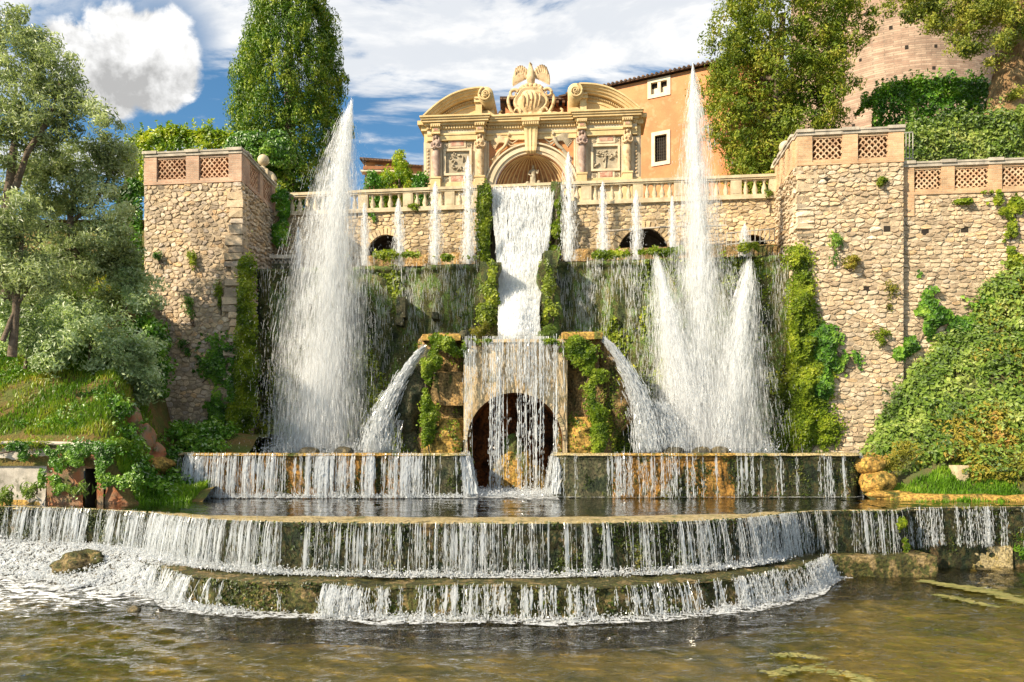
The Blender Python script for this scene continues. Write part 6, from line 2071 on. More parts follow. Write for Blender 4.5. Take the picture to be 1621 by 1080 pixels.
hedge('laurel_hedge', 'dark green clipped hedge below the round brick tower', 'hedge', [(1384, 150, 214), (1400, 134, 214), (1440, 124, 214), (1500, 120, 214), (1560, 124, 214), (1580, 132, 214)], 36.0, 2.2, 13000, 0.17, MAT['hedge'], 152, lump=.35, shoots=70)
hedge('bright_hedge', 'lighter green leafy hedge above the low openwork parapet on the right', 'hedge', [(1434, 196, 262), (1480, 184, 262), (1520, 180, 260), (1580, 176, 258), (1640, 170, 258), (1760, 165, 258)], 30.3, 2.5, 18000, 0.165, MAT['bramble'], 153, lump=.4, shoots=90)
t = hedge('dark_hedge', 'dark green hedge in the gap between the olive trees and the left bastion', 'hedge', [(186, 300, 420), (206, 285, 430), (222, 290, 430)], 29.9, 0.8, 5000, 0.14, MAT['hedge'], 154)

# canopy of climber behind the left bastion, drooping over the wall
t = thing('climber_arbour', 'rounded green climber canopy hanging behind the right edge of the left bastion', 'climbing plant', (xat(420, 34.2), 34.2, 12.5))
rc = np.random.default_rng(161)
cl, ou = [], []
for i in range(330):
    a, e = rc.uniform(0, 6.283), rc.uniform(-0.2, 1.2)
    d_ = np.array([math.cos(a) * math.cos(e), math.sin(a) * math.cos(e), math.sin(e)])
    c = np.array(tuple(at(412, 262, 34.6))) + d_ * np.array([66 * 34.6 / F, 1.3, 58 * 34.6 / F]) * (0.82 + .25 * fbm(d_[None] * 2.5, 3, 4)[0])
    cl.append(c)
    ou.append(d_)
crown(t, np.array(cl), rc.uniform(.6, 1.2, (len(cl), 1)) * np.array([.26, .26, .24]), 60, 0.15, MAT['ivy'], 162, .55, -0.5, .6, .7, outward=np.array(ou), name='foliage')
trunk(t, [(xat(412, 34.6), 34.6, 12.4), (xat(412, 34.6), 34.6, 15)], [.1, .06], MAT['bark'])

def planehit(A, B, px, py):
    A, B = np.array(A, float), np.array(B, float)
    t0 = (B - A) / np.linalg.norm(B - A)
    k = (np.asarray(px, float) - CX) / F
    # (A + u t).x = k Y ; (A + u t).y = Y
    u = (k * A[1] - A[0]) / (t0[0] - k * t0[1])
    Y = A[1] + u * t0[1]
    return np.stack([A[0] + u * t0[0], Y, EYE + (HZ - np.asarray(py, float)) * Y / F], -1), np.array([t0[1], -t0[0], 0.0])
def ivy(name, label, cat, A, B, blobs, n, size, mat, thick=0.22, seed=1, ragged=0.55, group=None, parent=None, aspect=0.8, droop=0.4, part='foliage', dense=0.0):
    r_ = np.random.default_rng(seed)
    bl = np.array(blobs, float)
    wts = bl[:, 2] * bl[:, 3]
    k = r_.choice(len(bl), n, p=wts / wts.sum())
    a, q = r_.uniform(0, 6.2832, n), np.minimum(np.abs(r_.normal(size=n)) ** .8 * .62, 1.5)
    px, py = bl[k, 0] + bl[k, 2] * q * np.cos(a), bl[k, 1] + bl[k, 3] * q * np.sin(a)
    nz = fbm(np.stack([px * .055, py * .055, k * 0.0 + seed], -1), 4, seed)
    keep = nz * (1.1 + ragged * 1.6) + (1 - q ** 2) * 0.62 > 0.16 - dense + 0.25 * r_.uniform(size=n)
    if keep.sum() < 0.3 * n:
        keep = (nz * .8 + 0.75 - q > 0.1) if n > 900 else q + .3 * nz < .8
    px, py, q, k, nz = px[keep], py[keep], q[keep], k[keep], nz[keep]
    P, nn_ = planehit(A, B, px, py)
    d_ = thick * np.maximum(0, 1 - q ** 2) * (0.55 + 0.9 * nz) * r_.uniform(0.3, 1, len(px)) + 0.05 + .04 * r_.uniform(0, 1, len(px))
    P = P + nn_ * d_[:, None]
    Nn = unit(nn_ + np.array([0, 0, .35]) + 0.7 * np.stack([fbm(P * 2 + 3, 3, seed), 0 * px, fbm(P * 2 + 8, 3, seed)], 1))
    V, Fs = leaf_arrays(P, Nn, size, r_, aspect, droop, 0.5)
    if parent is not None:
        return mk(part, V, Fs, mat, parent)
    c = P.mean(0)
    t = thing(name, label, cat, (c[0], c[1], P[:, 2].min()), group)
    mk(part, V, Fs, mat, t)
    # woody stems on the wall
    for i in range(min(7, 2 + len(bl))):
        b0 = bl[i % len(bl)]
        pts = [planehit(A, B, b0[0] + r_.normal() * b0[2] * .3, yv)[0] + nn_ * .06 for yv in np.linspace(b0[1] + b0[3] * .95, b0[1] - b0[3] * .7, 5)]
        MB().tube(catmull(np.array(pts), 12), np.linspace(.022, .008, 12), 4).build('stem', MAT['bark'], t)
    return t
LBF = ((-13.62, 29.25), (-9.85, 28.80))
RBF = ((9.82, 27.20), (13.28, 26.78))
RWF = ((13.29, 26.98), (24.0, 25.75))
BWF = ((-10.3, float(backY(-10.3))), (10.4, float(backY(10.4))))
# left bastion
ivy('moss_curtain', 'thick lime green moss hanging down the right edge of the left bastion', 'moss', (-9.95, 28.7), (-9.0, 28.62), [(392, 425, 15, 26), (390, 470, 14, 42), (389, 530, 14, 55), (388, 600, 17, 60), (384, 665, 26, 50), (372, 700, 40, 24), (398, 560, 12, 130)], 20000, 0.10, MAT['ivy_lime'], .4, 171, .2, aspect=.7, dense=.55)
ivy('ivy_patch', 'dark leafy ivy patch low on the left bastion beside the hanging moss', 'ivy', *LBF, [(345, 570, 30, 38), (365, 560, 20, 30), (350, 655, 34, 36), (328, 690, 28, 26), (372, 620, 18, 30)], 8500, 0.14, MAT['ivy'], .4, 172, .5, dense=.25)
for i, (x, y, w_, h_, lab) in enumerate(((253, 408, 9, 9, 'small green tuft high on the left part of the left bastion'), (306, 406, 13, 11, 'small green tuft in the middle of the left bastion face'), (303, 480, 15, 18, 'round mossy tuft halfway up the left bastion'), (348, 458, 10, 20, 'narrow weedy tuft near the right edge of the left bastion'), (297, 545, 14, 10, 'green tuft above the ivy low on the left bastion'))):
    ivy('wall_tuft', lab, 'wall plant', *LBF, [(x, y, w_, h_), (x + 3, y + h_, w_ * .5, h_ * 1.1)], 260, 0.13, MAT['ivy_lime' if i % 2 else 'ivy'], .3, 180 + i, .9, 'tufts growing on the bastions', aspect=.28, droop=.9)
ivy('ivy_patch', 'deep green ivy hanging on the back wall right beside the left bastion', 'ivy', (-9.6, 32.4), (-7.5, 32.2), [(446, 330, 16, 26), (444, 370, 15, 30), (452, 345, 10, 20)], 3000, 0.16, MAT['hedge'], .4, 186, .4)
# right bastion and wall
ivy('moss_curtain', 'long yellow green moss strip down the left edge of the right bastion', 'moss', (9.2, 27.3), (10.4, 27.1), [(1262, 410, 22, 24), (1268, 470, 22, 55), (1275, 540, 26, 60), (1280, 610, 34, 60), (1285, 680, 44, 40), (1258, 560, 14, 110), (1300, 590, 22, 40)], 26000, 0.10, MAT['ivy_lime'], .5, 191, .2, aspect=.7, dense=.55)
ivy('ivy_patch', 'dark leafy ivy bush hanging from the moss strip on the right bastion', 'ivy', *RBF, [(1308, 555, 28, 34), (1330, 570, 28, 24), (1295, 540, 24, 30), (1300, 610, 20, 40)], 8500, 0.14, MAT['ivy'], .5, 192, .5, dense=.25)
for i, (x, y, w_, h_, m_, lab) in enumerate(((1322, 378, 14, 24, 'ivy', 'tall weedy tuft high on the right bastion below its parapet'), (1350, 412, 20, 10, 'scrub', 'dry yellowish weeds in the middle of the right bastion'), (1407, 462, 22, 26, 'scrub', 'large round dry tuft on the seam of the right bastion and the retaining wall'), (1395, 287, 10, 6, 'ivy_lime', 'small green tuft just under the right bastion parapet'), (1398, 528, 18, 12, 'ivy_lime', 'small lime tuft low on the right bastion left of the creeper'))):
    ivy('wall_tuft', lab, 'wall plant', *(RBF if x < 1400 else RWF), [(x, y, w_, h_), (x - 4, y + h_, w_ * .6, h_ * .9)], 340, 0.14, MAT[m_], .4, 195 + i, .9, 'tufts growing on the bastions', aspect=.28, droop=.7)
ivy('creeper', 'bright green creeper climbing the right retaining wall above the brambles', 'creeper', *RWF, [(1478, 440, 24, 16), (1470, 470, 22, 32), (1480, 500, 34, 24), (1455, 520, 22, 22), (1440, 545, 26, 18), (1560, 478, 50, 14), (1520, 520, 50, 20), (1420, 560, 14, 22)], 8500, 0.15, MAT['ivy'], .4, 201, .55)
ivy('creeper', 'thin trailing creeper below the low parapet at the right edge of the wall', 'creeper', *RWF, [(1530, 321, 30, 4), (1578, 316, 12, 12), (1590, 342, 14, 14), (1612, 330, 14, 20), (1600, 375, 12, 34), (1606, 425, 14, 34), (1560, 306, 30, 4), (1598, 395, 8, 50)], 3600, 0.14, MAT['ivy_lime'], .25, 202, .6)
# back wall
for i, (x, y, w_, h_, lab) in enumerate(((589, 339, 6, 8, 'small dark green tuft on the back wall left of the cascade above the arch'), (655, 328, 12, 5, 'flat green tuft under the balustrade left of the cascade'), (1215, 310, 12, 14, 'yellow green tuft under the right end of the balustrade'))):
    ivy('wall_tuft', lab, 'wall plant', *BWF, [(x, y, w_, h_), (x + 4, y + h_, w_ * .6, h_)], 190, 0.15, MAT['hedge' if i == 0 else 'ivy_lime'], .2, 211 + i, .9, 'tufts growing on the bastions', aspect=.28, droop=.8)
t = thing('moss_fringe', 'band of yellow moss along the foot of the back wall above the wet wall', 'moss', (0, 30, 9.8))
ivy('', '', '', (-9.8, 30.9), (9.8, 28.5), [(615, 405, 62, 9), (700, 408, 60, 8), (1195, 395, 50, 12), (1080, 400, 90, 9), (960, 405, 60, 8)], 5200, 0.12, MAT['ivy_lime'], .2, 215, .5, parent=t)
# moss on the pillars beside the cascade
ivy('moss_pillar', 'mossy strip on the pillar left of the upper cascade', 'moss', (-1.6, 30.35), (0, 30.35), [(766, 330, 12, 40), (764, 380, 13, 40), (772, 310, 8, 20), (770, 415, 14, 20)], 3600, 0.11, MAT['ivy_lime'], .2, 221, .5)
ivy('moss_pillar', 'bright moss strip on the pillar right of the upper cascade', 'moss', (1.2, 30.35), (3, 30.35), [(882, 320, 7, 36), (881, 370, 9, 40), (878, 400, 12, 20)], 2600, 0.11, MAT['ivy_lime'], .2, 222, .5)
ivy('moss_cushion', 'bulging green moss cushion on the rock left of the cascade', 'moss', (-1.6, 28.0), (0, 27.9), [(778, 450, 14, 46), (770, 490, 18, 36)], 2600, 0.11, MAT['moss'], .35, 223, .4)
ivy('moss_cushion', 'dark moss cushion on the rock right of the cascade', 'moss', (1.0, 27.9), (3, 27.8), [(868, 450, 12, 50), (872, 500, 14, 30)], 2200, 0.11, MAT['moss'], .35, 224, .4)
# grotto plants
GF = ((-3.2, 25.4), (3.4, 25.4))
ivy('fern_curtain', 'maidenhair fern curtain over the left shoulder of the grotto', 'fern', *GF, [(698, 545, 32, 14), (688, 565, 24, 22), (715, 553, 22, 12), (676, 590, 9, 34), (676, 640, 8, 40), (680, 662, 16, 26), (676, 690, 9, 30)], 10000, 0.085, MAT['fern_lime'], .4, 231, .4, dense=.3)
ivy('fern_curtain', 'maidenhair fern curtain down the right shoulder of the grotto', 'fern', *GF, [(912, 548, 18, 18), (925, 565, 26, 18), (940, 590, 20, 40), (945, 640, 18, 40), (948, 690, 14, 32)], 12000, 0.085, MAT['fern_lime'], .4, 232, .4, dense=.3)
ivy('fern_fringe', 'thin fringe of ferns along the lip of the grotto front under the falling water', 'fern', *GF, [(748, 541, 14, 7), (775, 540, 12, 5), (870, 541, 16, 6), (888, 548, 8, 14), (738, 552, 7, 16)], 1500, 0.075, MAT['fern_lime'], .15, 235, .6)
ivy('dry_weeds', 'tuft of dry yellow weeds on top of the grotto left of the cascade', 'weeds', (-2, 26.4), (0, 26.4), [(762, 526, 16, 9), (770, 518, 6, 10)], 700, 0.12, MAT['scrub'], .3, 233, .6, aspect=.22, droop=-1.0)
ivy('green_weeds', 'tuft of fresh green weeds on top of the grotto right of the cascade', 'weeds', (1, 26.6), (3, 26.6), [(870, 524, 14, 12), (862, 530, 14, 7)], 800, 0.10, MAT['bramble'], .3, 234, .6, aspect=.22, droop=-1.0)

def scatter_grid(G, n, r_, weight=None):
    a, b_ = G.shape[:2]
    I = r_.integers(0, a - 1, n)
    J = r_.integers(0, b_ - 1, n)
    u, v = r_.uniform(0, 1, (2, n, 1))
    P = G[I, J] * (1 - u) * (1 - v) + G[I + 1, J] * u * (1 - v) + G[I, J + 1] * (1 - u) * v + G[I + 1, J + 1] * u * v
    e1, e2 = G[I + 1, J] - G[I, J], G[I, J + 1] - G[I, J]
    Nn = unit(np.cross(e1, e2))
    Nn *= -np.sign(Nn[:, 1:2] + 1e-6)
    return P, Nn
parts = []
r_ = np.random.default_rng(241)
for G in BIGG:
    P, Nn = scatter_grid(G, 42000, r_)
    dens = fbm(P * np.array([.9, .9, .45]), 4, 71) + 0.35 * fbm(P * 2.5, 3, 5) + 0.42 * ss(P[:, 2], 8.6, 5.5) - 0.15
    k = dens > 0.10 + 0.25 * r_.uniform(size=len(P))
    P, Nn = P[k], Nn[k]
    parts.append(leaf_arrays(P + Nn * r_.uniform(0, .08, (len(P), 1)), Nn + [0, 0, .3], 0.11, r_, .8, .6, .6))
for G in GROG:
    P, Nn = scatter_grid(G, 2600, r_)
    k = fbm(P * np.array([1.5, 1.5, .8]), 4, 27) > .06 + .2 * r_.uniform(size=len(P))
    gparts = leaf_arrays(P[k] + Nn[k] * r_.uniform(0, .06, (k.sum(), 1)), Nn[k] + [0, 0, .3], .075, r_, .8, .5, .6)
    o = mk('moss', *gparts, MAT['moss'], gro)
    o['kind'] = 'stuff'
V, Fs = join(parts)
o = mk('moss', V, Fs, MAT['moss'], big)
o['kind'] = 'stuff'

# ---- right bank: brambles, golden scrub, a bit of lush lawn
r_ = np.random.default_rng(251)
n = 3600
px = r_.uniform(10.8, 24, n)
py = r_.uniform(22.2, 26.9, n)
z = bank_r(px, py)
pxs = CX + px / py * F
pys = HZ - (z - EYE) / py * F
lump = fbm(np.stack([px, py, z], -1) * .8, 4, 31)
keep = (pxs < 1800) & (pxs > 1352) & (z > 2.0) & ~((pxs < 1530) & (pys > 742)) & (lump > -0.42)
C = np.stack([px, py - .25 * lump, z + .15 + .65 * lump], 1)[keep]
gold = (1.5 * fbm(C * .9, 4, 33) + 0.75 * ss(C[:, 2], 5.2, 2.5) * ss(C[:, 0], 12.2, 14.0)) > 0.42 + .25 * r_.normal(size=len(C))
O = np.tile([[-.1, -1, .7]], (len(C), 1))
rad = r_.uniform(.6, 1.5, (len(C), 1)) * np.array([.34, .34, .26])
o = crown(None, C[~gold], rad[~gold], 40, 0.15, MAT['bramble'], 252, .6, -.1, .42, .8, 'bramble_thicket', outward=unit(O[~gold]))
o['kind'] = 'stuff'
# arching canes with leaves
k_ = 420
ci = r_.choice(len(C), k_)
tt_ = np.linspace(0, 1, 16)
dirv = unit(np.stack([r_.normal(size=k_) * .7, -np.abs(r_.normal(size=k_)), r_.uniform(.2, 1.2, k_)], 1)) * r_.uniform(.4, 1.1, (k_, 1))
pth = C[ci][:, None] + tt_[None, :, None] * dirv[:, None] - (tt_ ** 2)[None, :, None] * np.array([0, 0, .55]) * r_.uniform(.4, 1.3, (k_, 1, 1))
pth = pth.reshape(-1, 3) + r_.normal(size=(k_ * 16, 3)) * .035
V, Fs = leaf_arrays(pth, np.tile([0, -.8, .7], (len(pth), 1)), .14, r_, .6, .2, .7)
o = mk('bramble_canes', V, Fs, MAT['bramble'])
o['kind'] = 'stuff'
o = crown(None, C[gold], rad[gold], 40, 0.12, MAT['scrub'], 253, .5, .2, .6, .7, 'golden_scrub', outward=unit(O[gold]))
o['kind'] = 'stuff'
def grass(name, px0, px1, py0, py1, fz, Yr, n, mat, h, seed, wide=.018, dens=None):
    r_ = np.random.default_rng(seed)
    X = r_.uniform(px0, px1, n)
    Y = r_.uniform(py0, py1, n)
    Z = fz(X, Y)
    if dens is not None:
        k = dens(X, Y, Z)
        X, Y, Z = X[k], Y[k], Z[k]
    n = len(X)
    hh = h * r_.uniform(.5, 1.5, n)
    a = r_.uniform(0, 6.283, n)
    lean = r_.uniform(.1, .7, n) * hh
    B = np.stack([X, Y, Z - .03], 1)
    w_ = np.stack([np.cos(a + 1.57), np.sin(a + 1.57), 0 * a], 1) * wide
    Mid = B + np.stack([np.cos(a) * lean * .35, np.sin(a) * lean * .35, hh * .6], 1)
    Tp = B + np.stack([np.cos(a) * lean, np.sin(a) * lean, hh], 1)
    V = np.stack([B - w_, B + w_, Mid + w_ * .8, Mid - w_ * .8, Tp], 1).reshape(-1, 3)
    I = np.arange(n)[:, None] * 5
    o = mk(name, V, [I + [0, 1, 2, 3], I + [3, 2, 4]], mat)
    o['kind'] = 'stuff'
    return o
grass('lush_grass', 10.9, 14.6, 21.9, 24.0, bank_r, None, 9000, MAT['grass_lush'], .16, 255)
# ---- left bank
grass('bank_grass', -19, -10.6, 21.3, 25.8, bank_l, None, 33000, MAT['grass'], .16, 261, .016, lambda X, Y, Z: fbm(np.stack([X, Y, X * 0], -1) * .9, 4, 5) + .35 * RNG.uniform(-1, 1, len(X)) > -.3)
grass('bank_grass', -19, -13.6, 25.5, 31.5, bank_l, None, 9000, MAT['grass'], .18, 262, .022)
grass('lush_grass', -10.9, -8.9, 21.3, 24.4, bank_l, None, 9000, MAT['grass_lush'], .22, 263, .02)
r_ = np.random.default_rng(265)
cl = []
for i in range(200):
    x, y = r_.uniform(-11.4, -9.4), r_.uniform(22.0, 27.0)
    cl.append((x, y, float(bank_l(np.array(x), np.array(y))) + r_.uniform(0, .35)))
t = thing('ivy_patch', 'dark green undergrowth in the hollow between the old wall and the left bastion', 'undergrowth', (-10.4, 24.5, 1.8))
crown(t, cl, r_.uniform(.6, 1.3, (200, 1)) * np.array([.3, .3, .25]), 50, .13, MAT['ivy'], 266, .7, 0, .6, .7, 'foliage')
# broad leaved weeds among the grass of the left bank
r_ = np.random.default_rng(267)
n = 900
wx, wy = r_.uniform(-17, -10.9, n), r_.uniform(21.5, 26, n)
kk_ = fbm(np.stack([wx, wy, wx * 0], -1) * .7, 3, 9) > .02
wx, wy = wx[kk_], wy[kk_]
C = np.stack([wx, wy, bank_l(wx, wy) + .10], 1)
o = crown(None, C, np.tile([.16, .16, .14], (len(C), 1)), 16, .085, MAT['ivy'], 268, .6, .5, .7, .5, 'bank_weeds')
o['kind'] = 'stuff'
# weeds at the foot of the old wall, moss and ivy hanging from its slab
OWF = ((-17.0, 20.9), (-10.0, 20.9))
ivy('ivy_patch', 'ivy and moss hanging from the slab over the red masonry of the old wall', 'ivy', *OWF, [(20, 708, 44, 10), (85, 712, 30, 14), (135, 718, 34, 20), (92, 745, 16, 28), (108, 772, 18, 14), (70, 760, 8, 18), (165, 715, 28, 22), (170, 745, 22, 28), (205, 755, 22, 20), (128, 736, 16, 10), (40, 722, 10, 10)], 11000, 0.075, MAT['ivy'], .2, 271, .7, dense=.1)
for i, (x, y, w_, h_, lab) in enumerate(((12, 788, 18, 18, 'leafy weed at the left end of the pool edge'), (52, 778, 14, 12, 'small weed in front of the white plaster'), (128, 775, 22, 10, 'weeds at the foot of the dark doorway'))):
    ivy('weed', lab, 'weed', (-17, 20.75), (-10, 20.75), [(x, y, w_, h_), (x + 8, y - 6, w_ * .4, h_ * .9)], 190, 0.17, MAT['bramble'], .3, 275 + i, .8, 'weeds along the pool edge', aspect=.24, droop=-1.2)

# grass hanging over the slab of the old wall
gr_ = np.random.default_rng(281)
n = 5200
gxp = gr_.uniform(-17, -10.3, n)
P = np.stack([gxp, 20.93 + gr_.uniform(0, .5, n), 3.2 + gr_.normal(size=n) * .05 - .16 * gr_.uniform(0, 1, n) ** 2], 1)
k = fbm(np.stack([gxp * 1.5, 0 * gxp, 0 * gxp], -1), 4, 3) > -.12 + .3 * gr_.uniform(size=n) - .15
o = mk('bank_grass', *leaf_arrays(P[k], np.tile([0, -1, .6], (k.sum(), 1)), .14, gr_, .22, .4, .6), MAT['grass'])
o['kind'] = 'stuff'
# golden weeds beside the right end of the middle basin and rushes at the right edge of the pool
for lab, bl, pl, m_, sd in (('golden weeds between the right end of the middle basin and the brambles', [(1400, 735, 34, 26), (1430, 715, 26, 26), (1375, 712, 20, 14)], ((10.4, 24.4), (14, 24.0)), 'scrub', 285),
                            ('tall green rushes at the right edge of the pool', [(1606, 862, 18, 30), (1622, 880, 20, 26)], ((12, 20.6), (16, 20.5)), 'grass_lush', 286),
                            ('small green sprig on the dark wall between the right wing and the recessed cascade', [(1430, 862, 6, 16), (1424, 826, 7, 10)], ((9, 19.2), (11, 19.2)), 'ivy_lime', 287)):
    ivy('weeds', lab, 'weeds', *pl, bl, 1500 if sd == 285 else 500, .11, MAT[m_], .3, sd, .5, dense=.2, aspect=.35)

# ---- olive trees and silver shrubs on the left
def olive(name, label, cat, blobs, Y, per, size, mat, seed, base, limbs, group=None, aspect=.3, kmul=1.0):
    r_ = np.random.default_rng(seed)
    cl, ou = [], []
    for (px, py, rx, ry, k) in blobs:
        c = np.array(tuple(at(px, py, Y)))
        R = np.array([rx * Y / F, 0.85 * (rx + ry) / 2 * Y / F, ry * Y / F])
        for i in range(int(k * kmul)):
            d_ = unit(r_.normal(size=3))
            cl.append(c + d_ * R * r_.uniform(.2, 1.0) ** .5)
            ou.append(d_)
    t = thing(name, label, cat, tuple(base), group)
    C = np.array(cl)
    rad = r_.uniform(.5, 1.4, (len(C), 1)) * np.array([.33, .33, .27])
    crown(t, C, rad, per, size, mat, seed + 1, aspect, .25, .55, .75, 'crown', outward=np.array(ou), ow=.5)
    for pts, rr_ in limbs:
        trunk(t, [tuple(at(*p)) for p in pts], rr_, MAT['bark'], 'trunk' if pts is limbs[0][0] else 'limb', n=9, amp=.05, seed=seed)
    return t
Y1 = 23.5
olive('olive_tree', 'big silvery olive tree filling the top left corner', 'tree', [(20, 70, 55, 50, 46), (85, 120, 42, 46, 44), (20, 160, 60, 60, 52), (60, 200, 66, 46, 56), (-10, 250, 70, 60, 40), (118, 165, 20, 20, 10), (60, 70, 30, 26, 18), (150, 175, 10, 14, 4), (165, 200, 12, 22, 7), (-70, 90, 70, 90, 40), (30, 20, 16, 18, 5)], Y1, 66, .15, MAT['olive'], 301, at(20, 470, Y1),
      [([(8, 480, Y1), (12, 420, Y1), (10, 340, Y1), (20, 260, Y1), (30, 160, Y1)], [.2, .18, .16, .12, .05]), ([(10, 350, Y1), (40, 250, Y1 - .3), (75, 190, Y1 - .3), (95, 130, Y1)], [.12, .09, .06, .02]), ([(75, 200, Y1), (90, 185, Y1), (110, 172, Y1)], [.05, .04, .02])])
Y2 = 25.5
olive('olive_tree', 'grey green olive tree standing close to the left side of the left bastion', 'tree', [(60, 300, 70, 60, 60), (100, 420, 70, 40, 60), (130, 255, 60, 40, 60), (180, 250, 34, 36, 30), (95, 300, 60, 50, 60), (165, 320, 42, 46, 46), (130, 380, 64, 34, 46), (185, 380, 26, 30, 18), (190, 220, 16, 28, 8)], Y2, 62, .15, MAT['olive'], 311, at(120, 440, Y2),
      [([(118, 440, Y2), (120, 400, Y2), (112, 340, Y2), (130, 270, Y2)], [.15, .13, .1, .04]), ([(115, 350, Y2), (150, 320, Y2), (180, 270, Y2)], [.08, .06, .02])])
Y3 = 21.8
olive('olive_tree', 'low leafy olive tree at the left edge above the dry bank', 'tree', [(30, 350, 46, 46, 46), (20, 420, 54, 46, 50), (60, 440, 40, 34, 34), (-20, 380, 50, 70, 34)], Y3, 62, .145, MAT['olive'], 321, at(18, 560, Y3),
      [([(20, 565, Y3), (25, 500, Y3), (30, 430, Y3), (36, 360, Y3)], [.12, .1, .07, .03]), ([(5, 540, Y3 - .2), (30, 480, Y3), (62, 440, Y3)], [.07, .05, .02])])
sh = [('silver leaved shrub leaning against the foot of the left bastion', [(200, 440, 26, 34, 26), (225, 470, 34, 30, 30), (215, 420, 16, 22, 8)], 26.5, 331, 'silver'),
      ('broad silver shrub in the middle of the left bank', [(140, 520, 60, 42, 60), (190, 560, 46, 44, 48), (100, 500, 44, 30, 34)], 24.5, 341, 'silver'),
      ('grey green shrub above the dry bank at the far left', [(40, 530, 50, 34, 40), (85, 555, 40, 30, 34), (10, 500, 40, 30, 24)], 23.4, 351, 'silver'),
      ('green and silver shrub hanging above the rusty outcrop', [(205, 610, 40, 44, 46), (170, 600, 36, 40, 36), (228, 570, 30, 40, 30)], 24.6, 361, 'silver'),
      ('dull green shrub filling the slope left of the left bastion', [(190, 400, 36, 40, 50), (170, 440, 50, 40, 60), (90, 440, 60, 40, 60), (30, 470, 50, 40, 40)], 26.8, 365, 'olive')]
for lab, bl, Yq, sd, m_ in sh:
    b0 = bl[0]
    olive('silver_shrub', lab, 'shrub', bl, Yq, 56, .145, MAT[m_], sd, at(b0[0], b0[1] + b0[3], Yq), [([(b0[0], b0[1] + b0[3] + 20, Yq), (b0[0] + 5, b0[1], Yq)], [.05, .02])], 'silver shrubs on the left bank', .42)
olive('dark_ivy_bush', 'dark green ivy bush between the silver shrubs and the stones of the left bastion', 'bush', [(240, 540, 20, 40, 26), (245, 595, 20, 34, 22), (215, 530, 20, 24, 12)], 26.6, 62, .14, MAT['ivy'], 371, at(240, 640, 26.6), [([(240, 650, 26.6), (242, 560, 26.6)], [.05, .02])], None, .75)
# ================================================================ falling water
W8 = np.random.default_rng(801)
def water(name, label, cat, parts, mat, group=None):
    V, Fs = join(parts)
    o = mk(name, V, Fs, mat)
    return tag(o, label, cat, group)
def curve_sample(P, N2, s):
    i = s * (len(P) - 1)
    k = np.clip(i.astype(int), 0, len(P) - 2)
    f = (i - k)[:, None]
    return P[k] * (1 - f) + P[k + 1] * f, unit(N2[k] * (1 - f) + N2[k + 1] * f)
def px_of(P):
    return CX + P[:, 0] / P[:, 1] * F
def curtain(P, N2, zend, n, dens, rad, seed, out=0.10, bow=0.12, breaks=.6, drops=0, seg=9, wob=.012, fade=0.0, dl=.10, dw=.02, sheets=0):
    """threads over a lip; dens: list of (px, relative density)"""
    r_ = np.random.default_rng(seed)
    s = r_.uniform(0, 1, n * 2)
    Q, Nn = curve_sample(P, N2, s)
    dd = np.array(dens, float)
    clumpy = 0.5 + 0.8 * vnoise(np.stack([Q[:, 0] * 7.5, Q[:, 1] * 7.5, 0 * s], -1), seed) + .5 * vnoise(np.stack([Q[:, 0] * 1.7, Q[:, 1] * 1.7, 0 * s], -1), seed + 4)
    k = r_.uniform(0, 1, len(s)) < np.interp(px_of(Q), dd[:, 0], dd[:, 1]) * np.clip(clumpy, .08, 1.3)
    Q, Nn = Q[k], Nn[k]
    m = len(Q)
    o = out * r_.uniform(.5, 1.6, m)
    N3 = np.c_[Nn, np.zeros(m)]
    P0 = Q + N3 * .07 + np.array([0, 0, .02])
    ze = zend(Q) if callable(zend) else np.full(m, zend)
    P1 = Q + N3 * (.07 + o[:, None] * 1.6)
    P1[:, 2] = ze + r_.uniform(-.02, .1, m)
    parts = [strands(P0, P1, r_, seg, rad, N3, bow, wob, breaks, fade)]
    if sheets:
        i = r_.integers(0, m, sheets)
        T2 = np.c_[-Nn[i][:, 1], Nn[i][:, 0], np.zeros(sheets)]
        tt = np.linspace(0, 1, 9)
        lo, hi = r_.uniform(0, .25, (sheets, 1)), r_.uniform(.45, 1.0, (sheets, 1))
        tq_ = lo + (hi - lo) * tt[None]
        pth = P0[i][:, None] * (1 - tq_)[..., None] + P1[i][:, None] * tq_[..., None] + N3[i][:, None] * (bow * np.sqrt(tq_) - bow * tq_)[..., None]
        wd = rad * r_.uniform(1.5, 7, (sheets, 1)) * np.sin(np.pi * np.clip(tt * .96 + .04, 0, 1))[None] ** .5 * r_.uniform(.5, 1.2, (sheets, 9))
        A_ = pth + T2[:, None] * wd[..., None]
        B_ = pth - T2[:, None] * wd[..., None] + N3[i][:, None] * .01
        V_ = np.stack([A_, B_], 2).reshape(-1, 3)
        b0 = (np.arange(sheets) * 18)[:, None] + (np.arange(8) * 2)[None]
        parts.append((V_, [np.stack([b0, b0 + 1, b0 + 3, b0 + 2], -1).reshape(-1, 4)]))
    if drops:
        i = r_.integers(0, m, drops)
        u = r_.uniform(0, 1, (drops, 1)) ** .8
        D = P0[i] * (1 - u) + P1[i] * u + N3[i] * (bow * np.sqrt(u) - bow * u) + r_.normal(size=(drops, 3)) * np.array([.035, .04, .02])
        parts.append(streaks(D, np.tile([0, 0, 1.0], (drops, 1)) + .08 * r_.normal(size=(drops, 3)), dl, dw, r_))
    return parts
def splash(C, n, spread, up, size, r_):
    """small round-ish drops thrown up around points C"""
    i = r_.integers(0, len(C), n)
    P = C[i] + np.abs(r_.normal(size=(n, 3))) * np.array([0, 0, up]) + r_.normal(size=(n, 3)) * np.array([spread, spread, .01])
    return streaks(P, r_.normal(size=(n, 3)), size, np.asarray(size) * .8, r_)

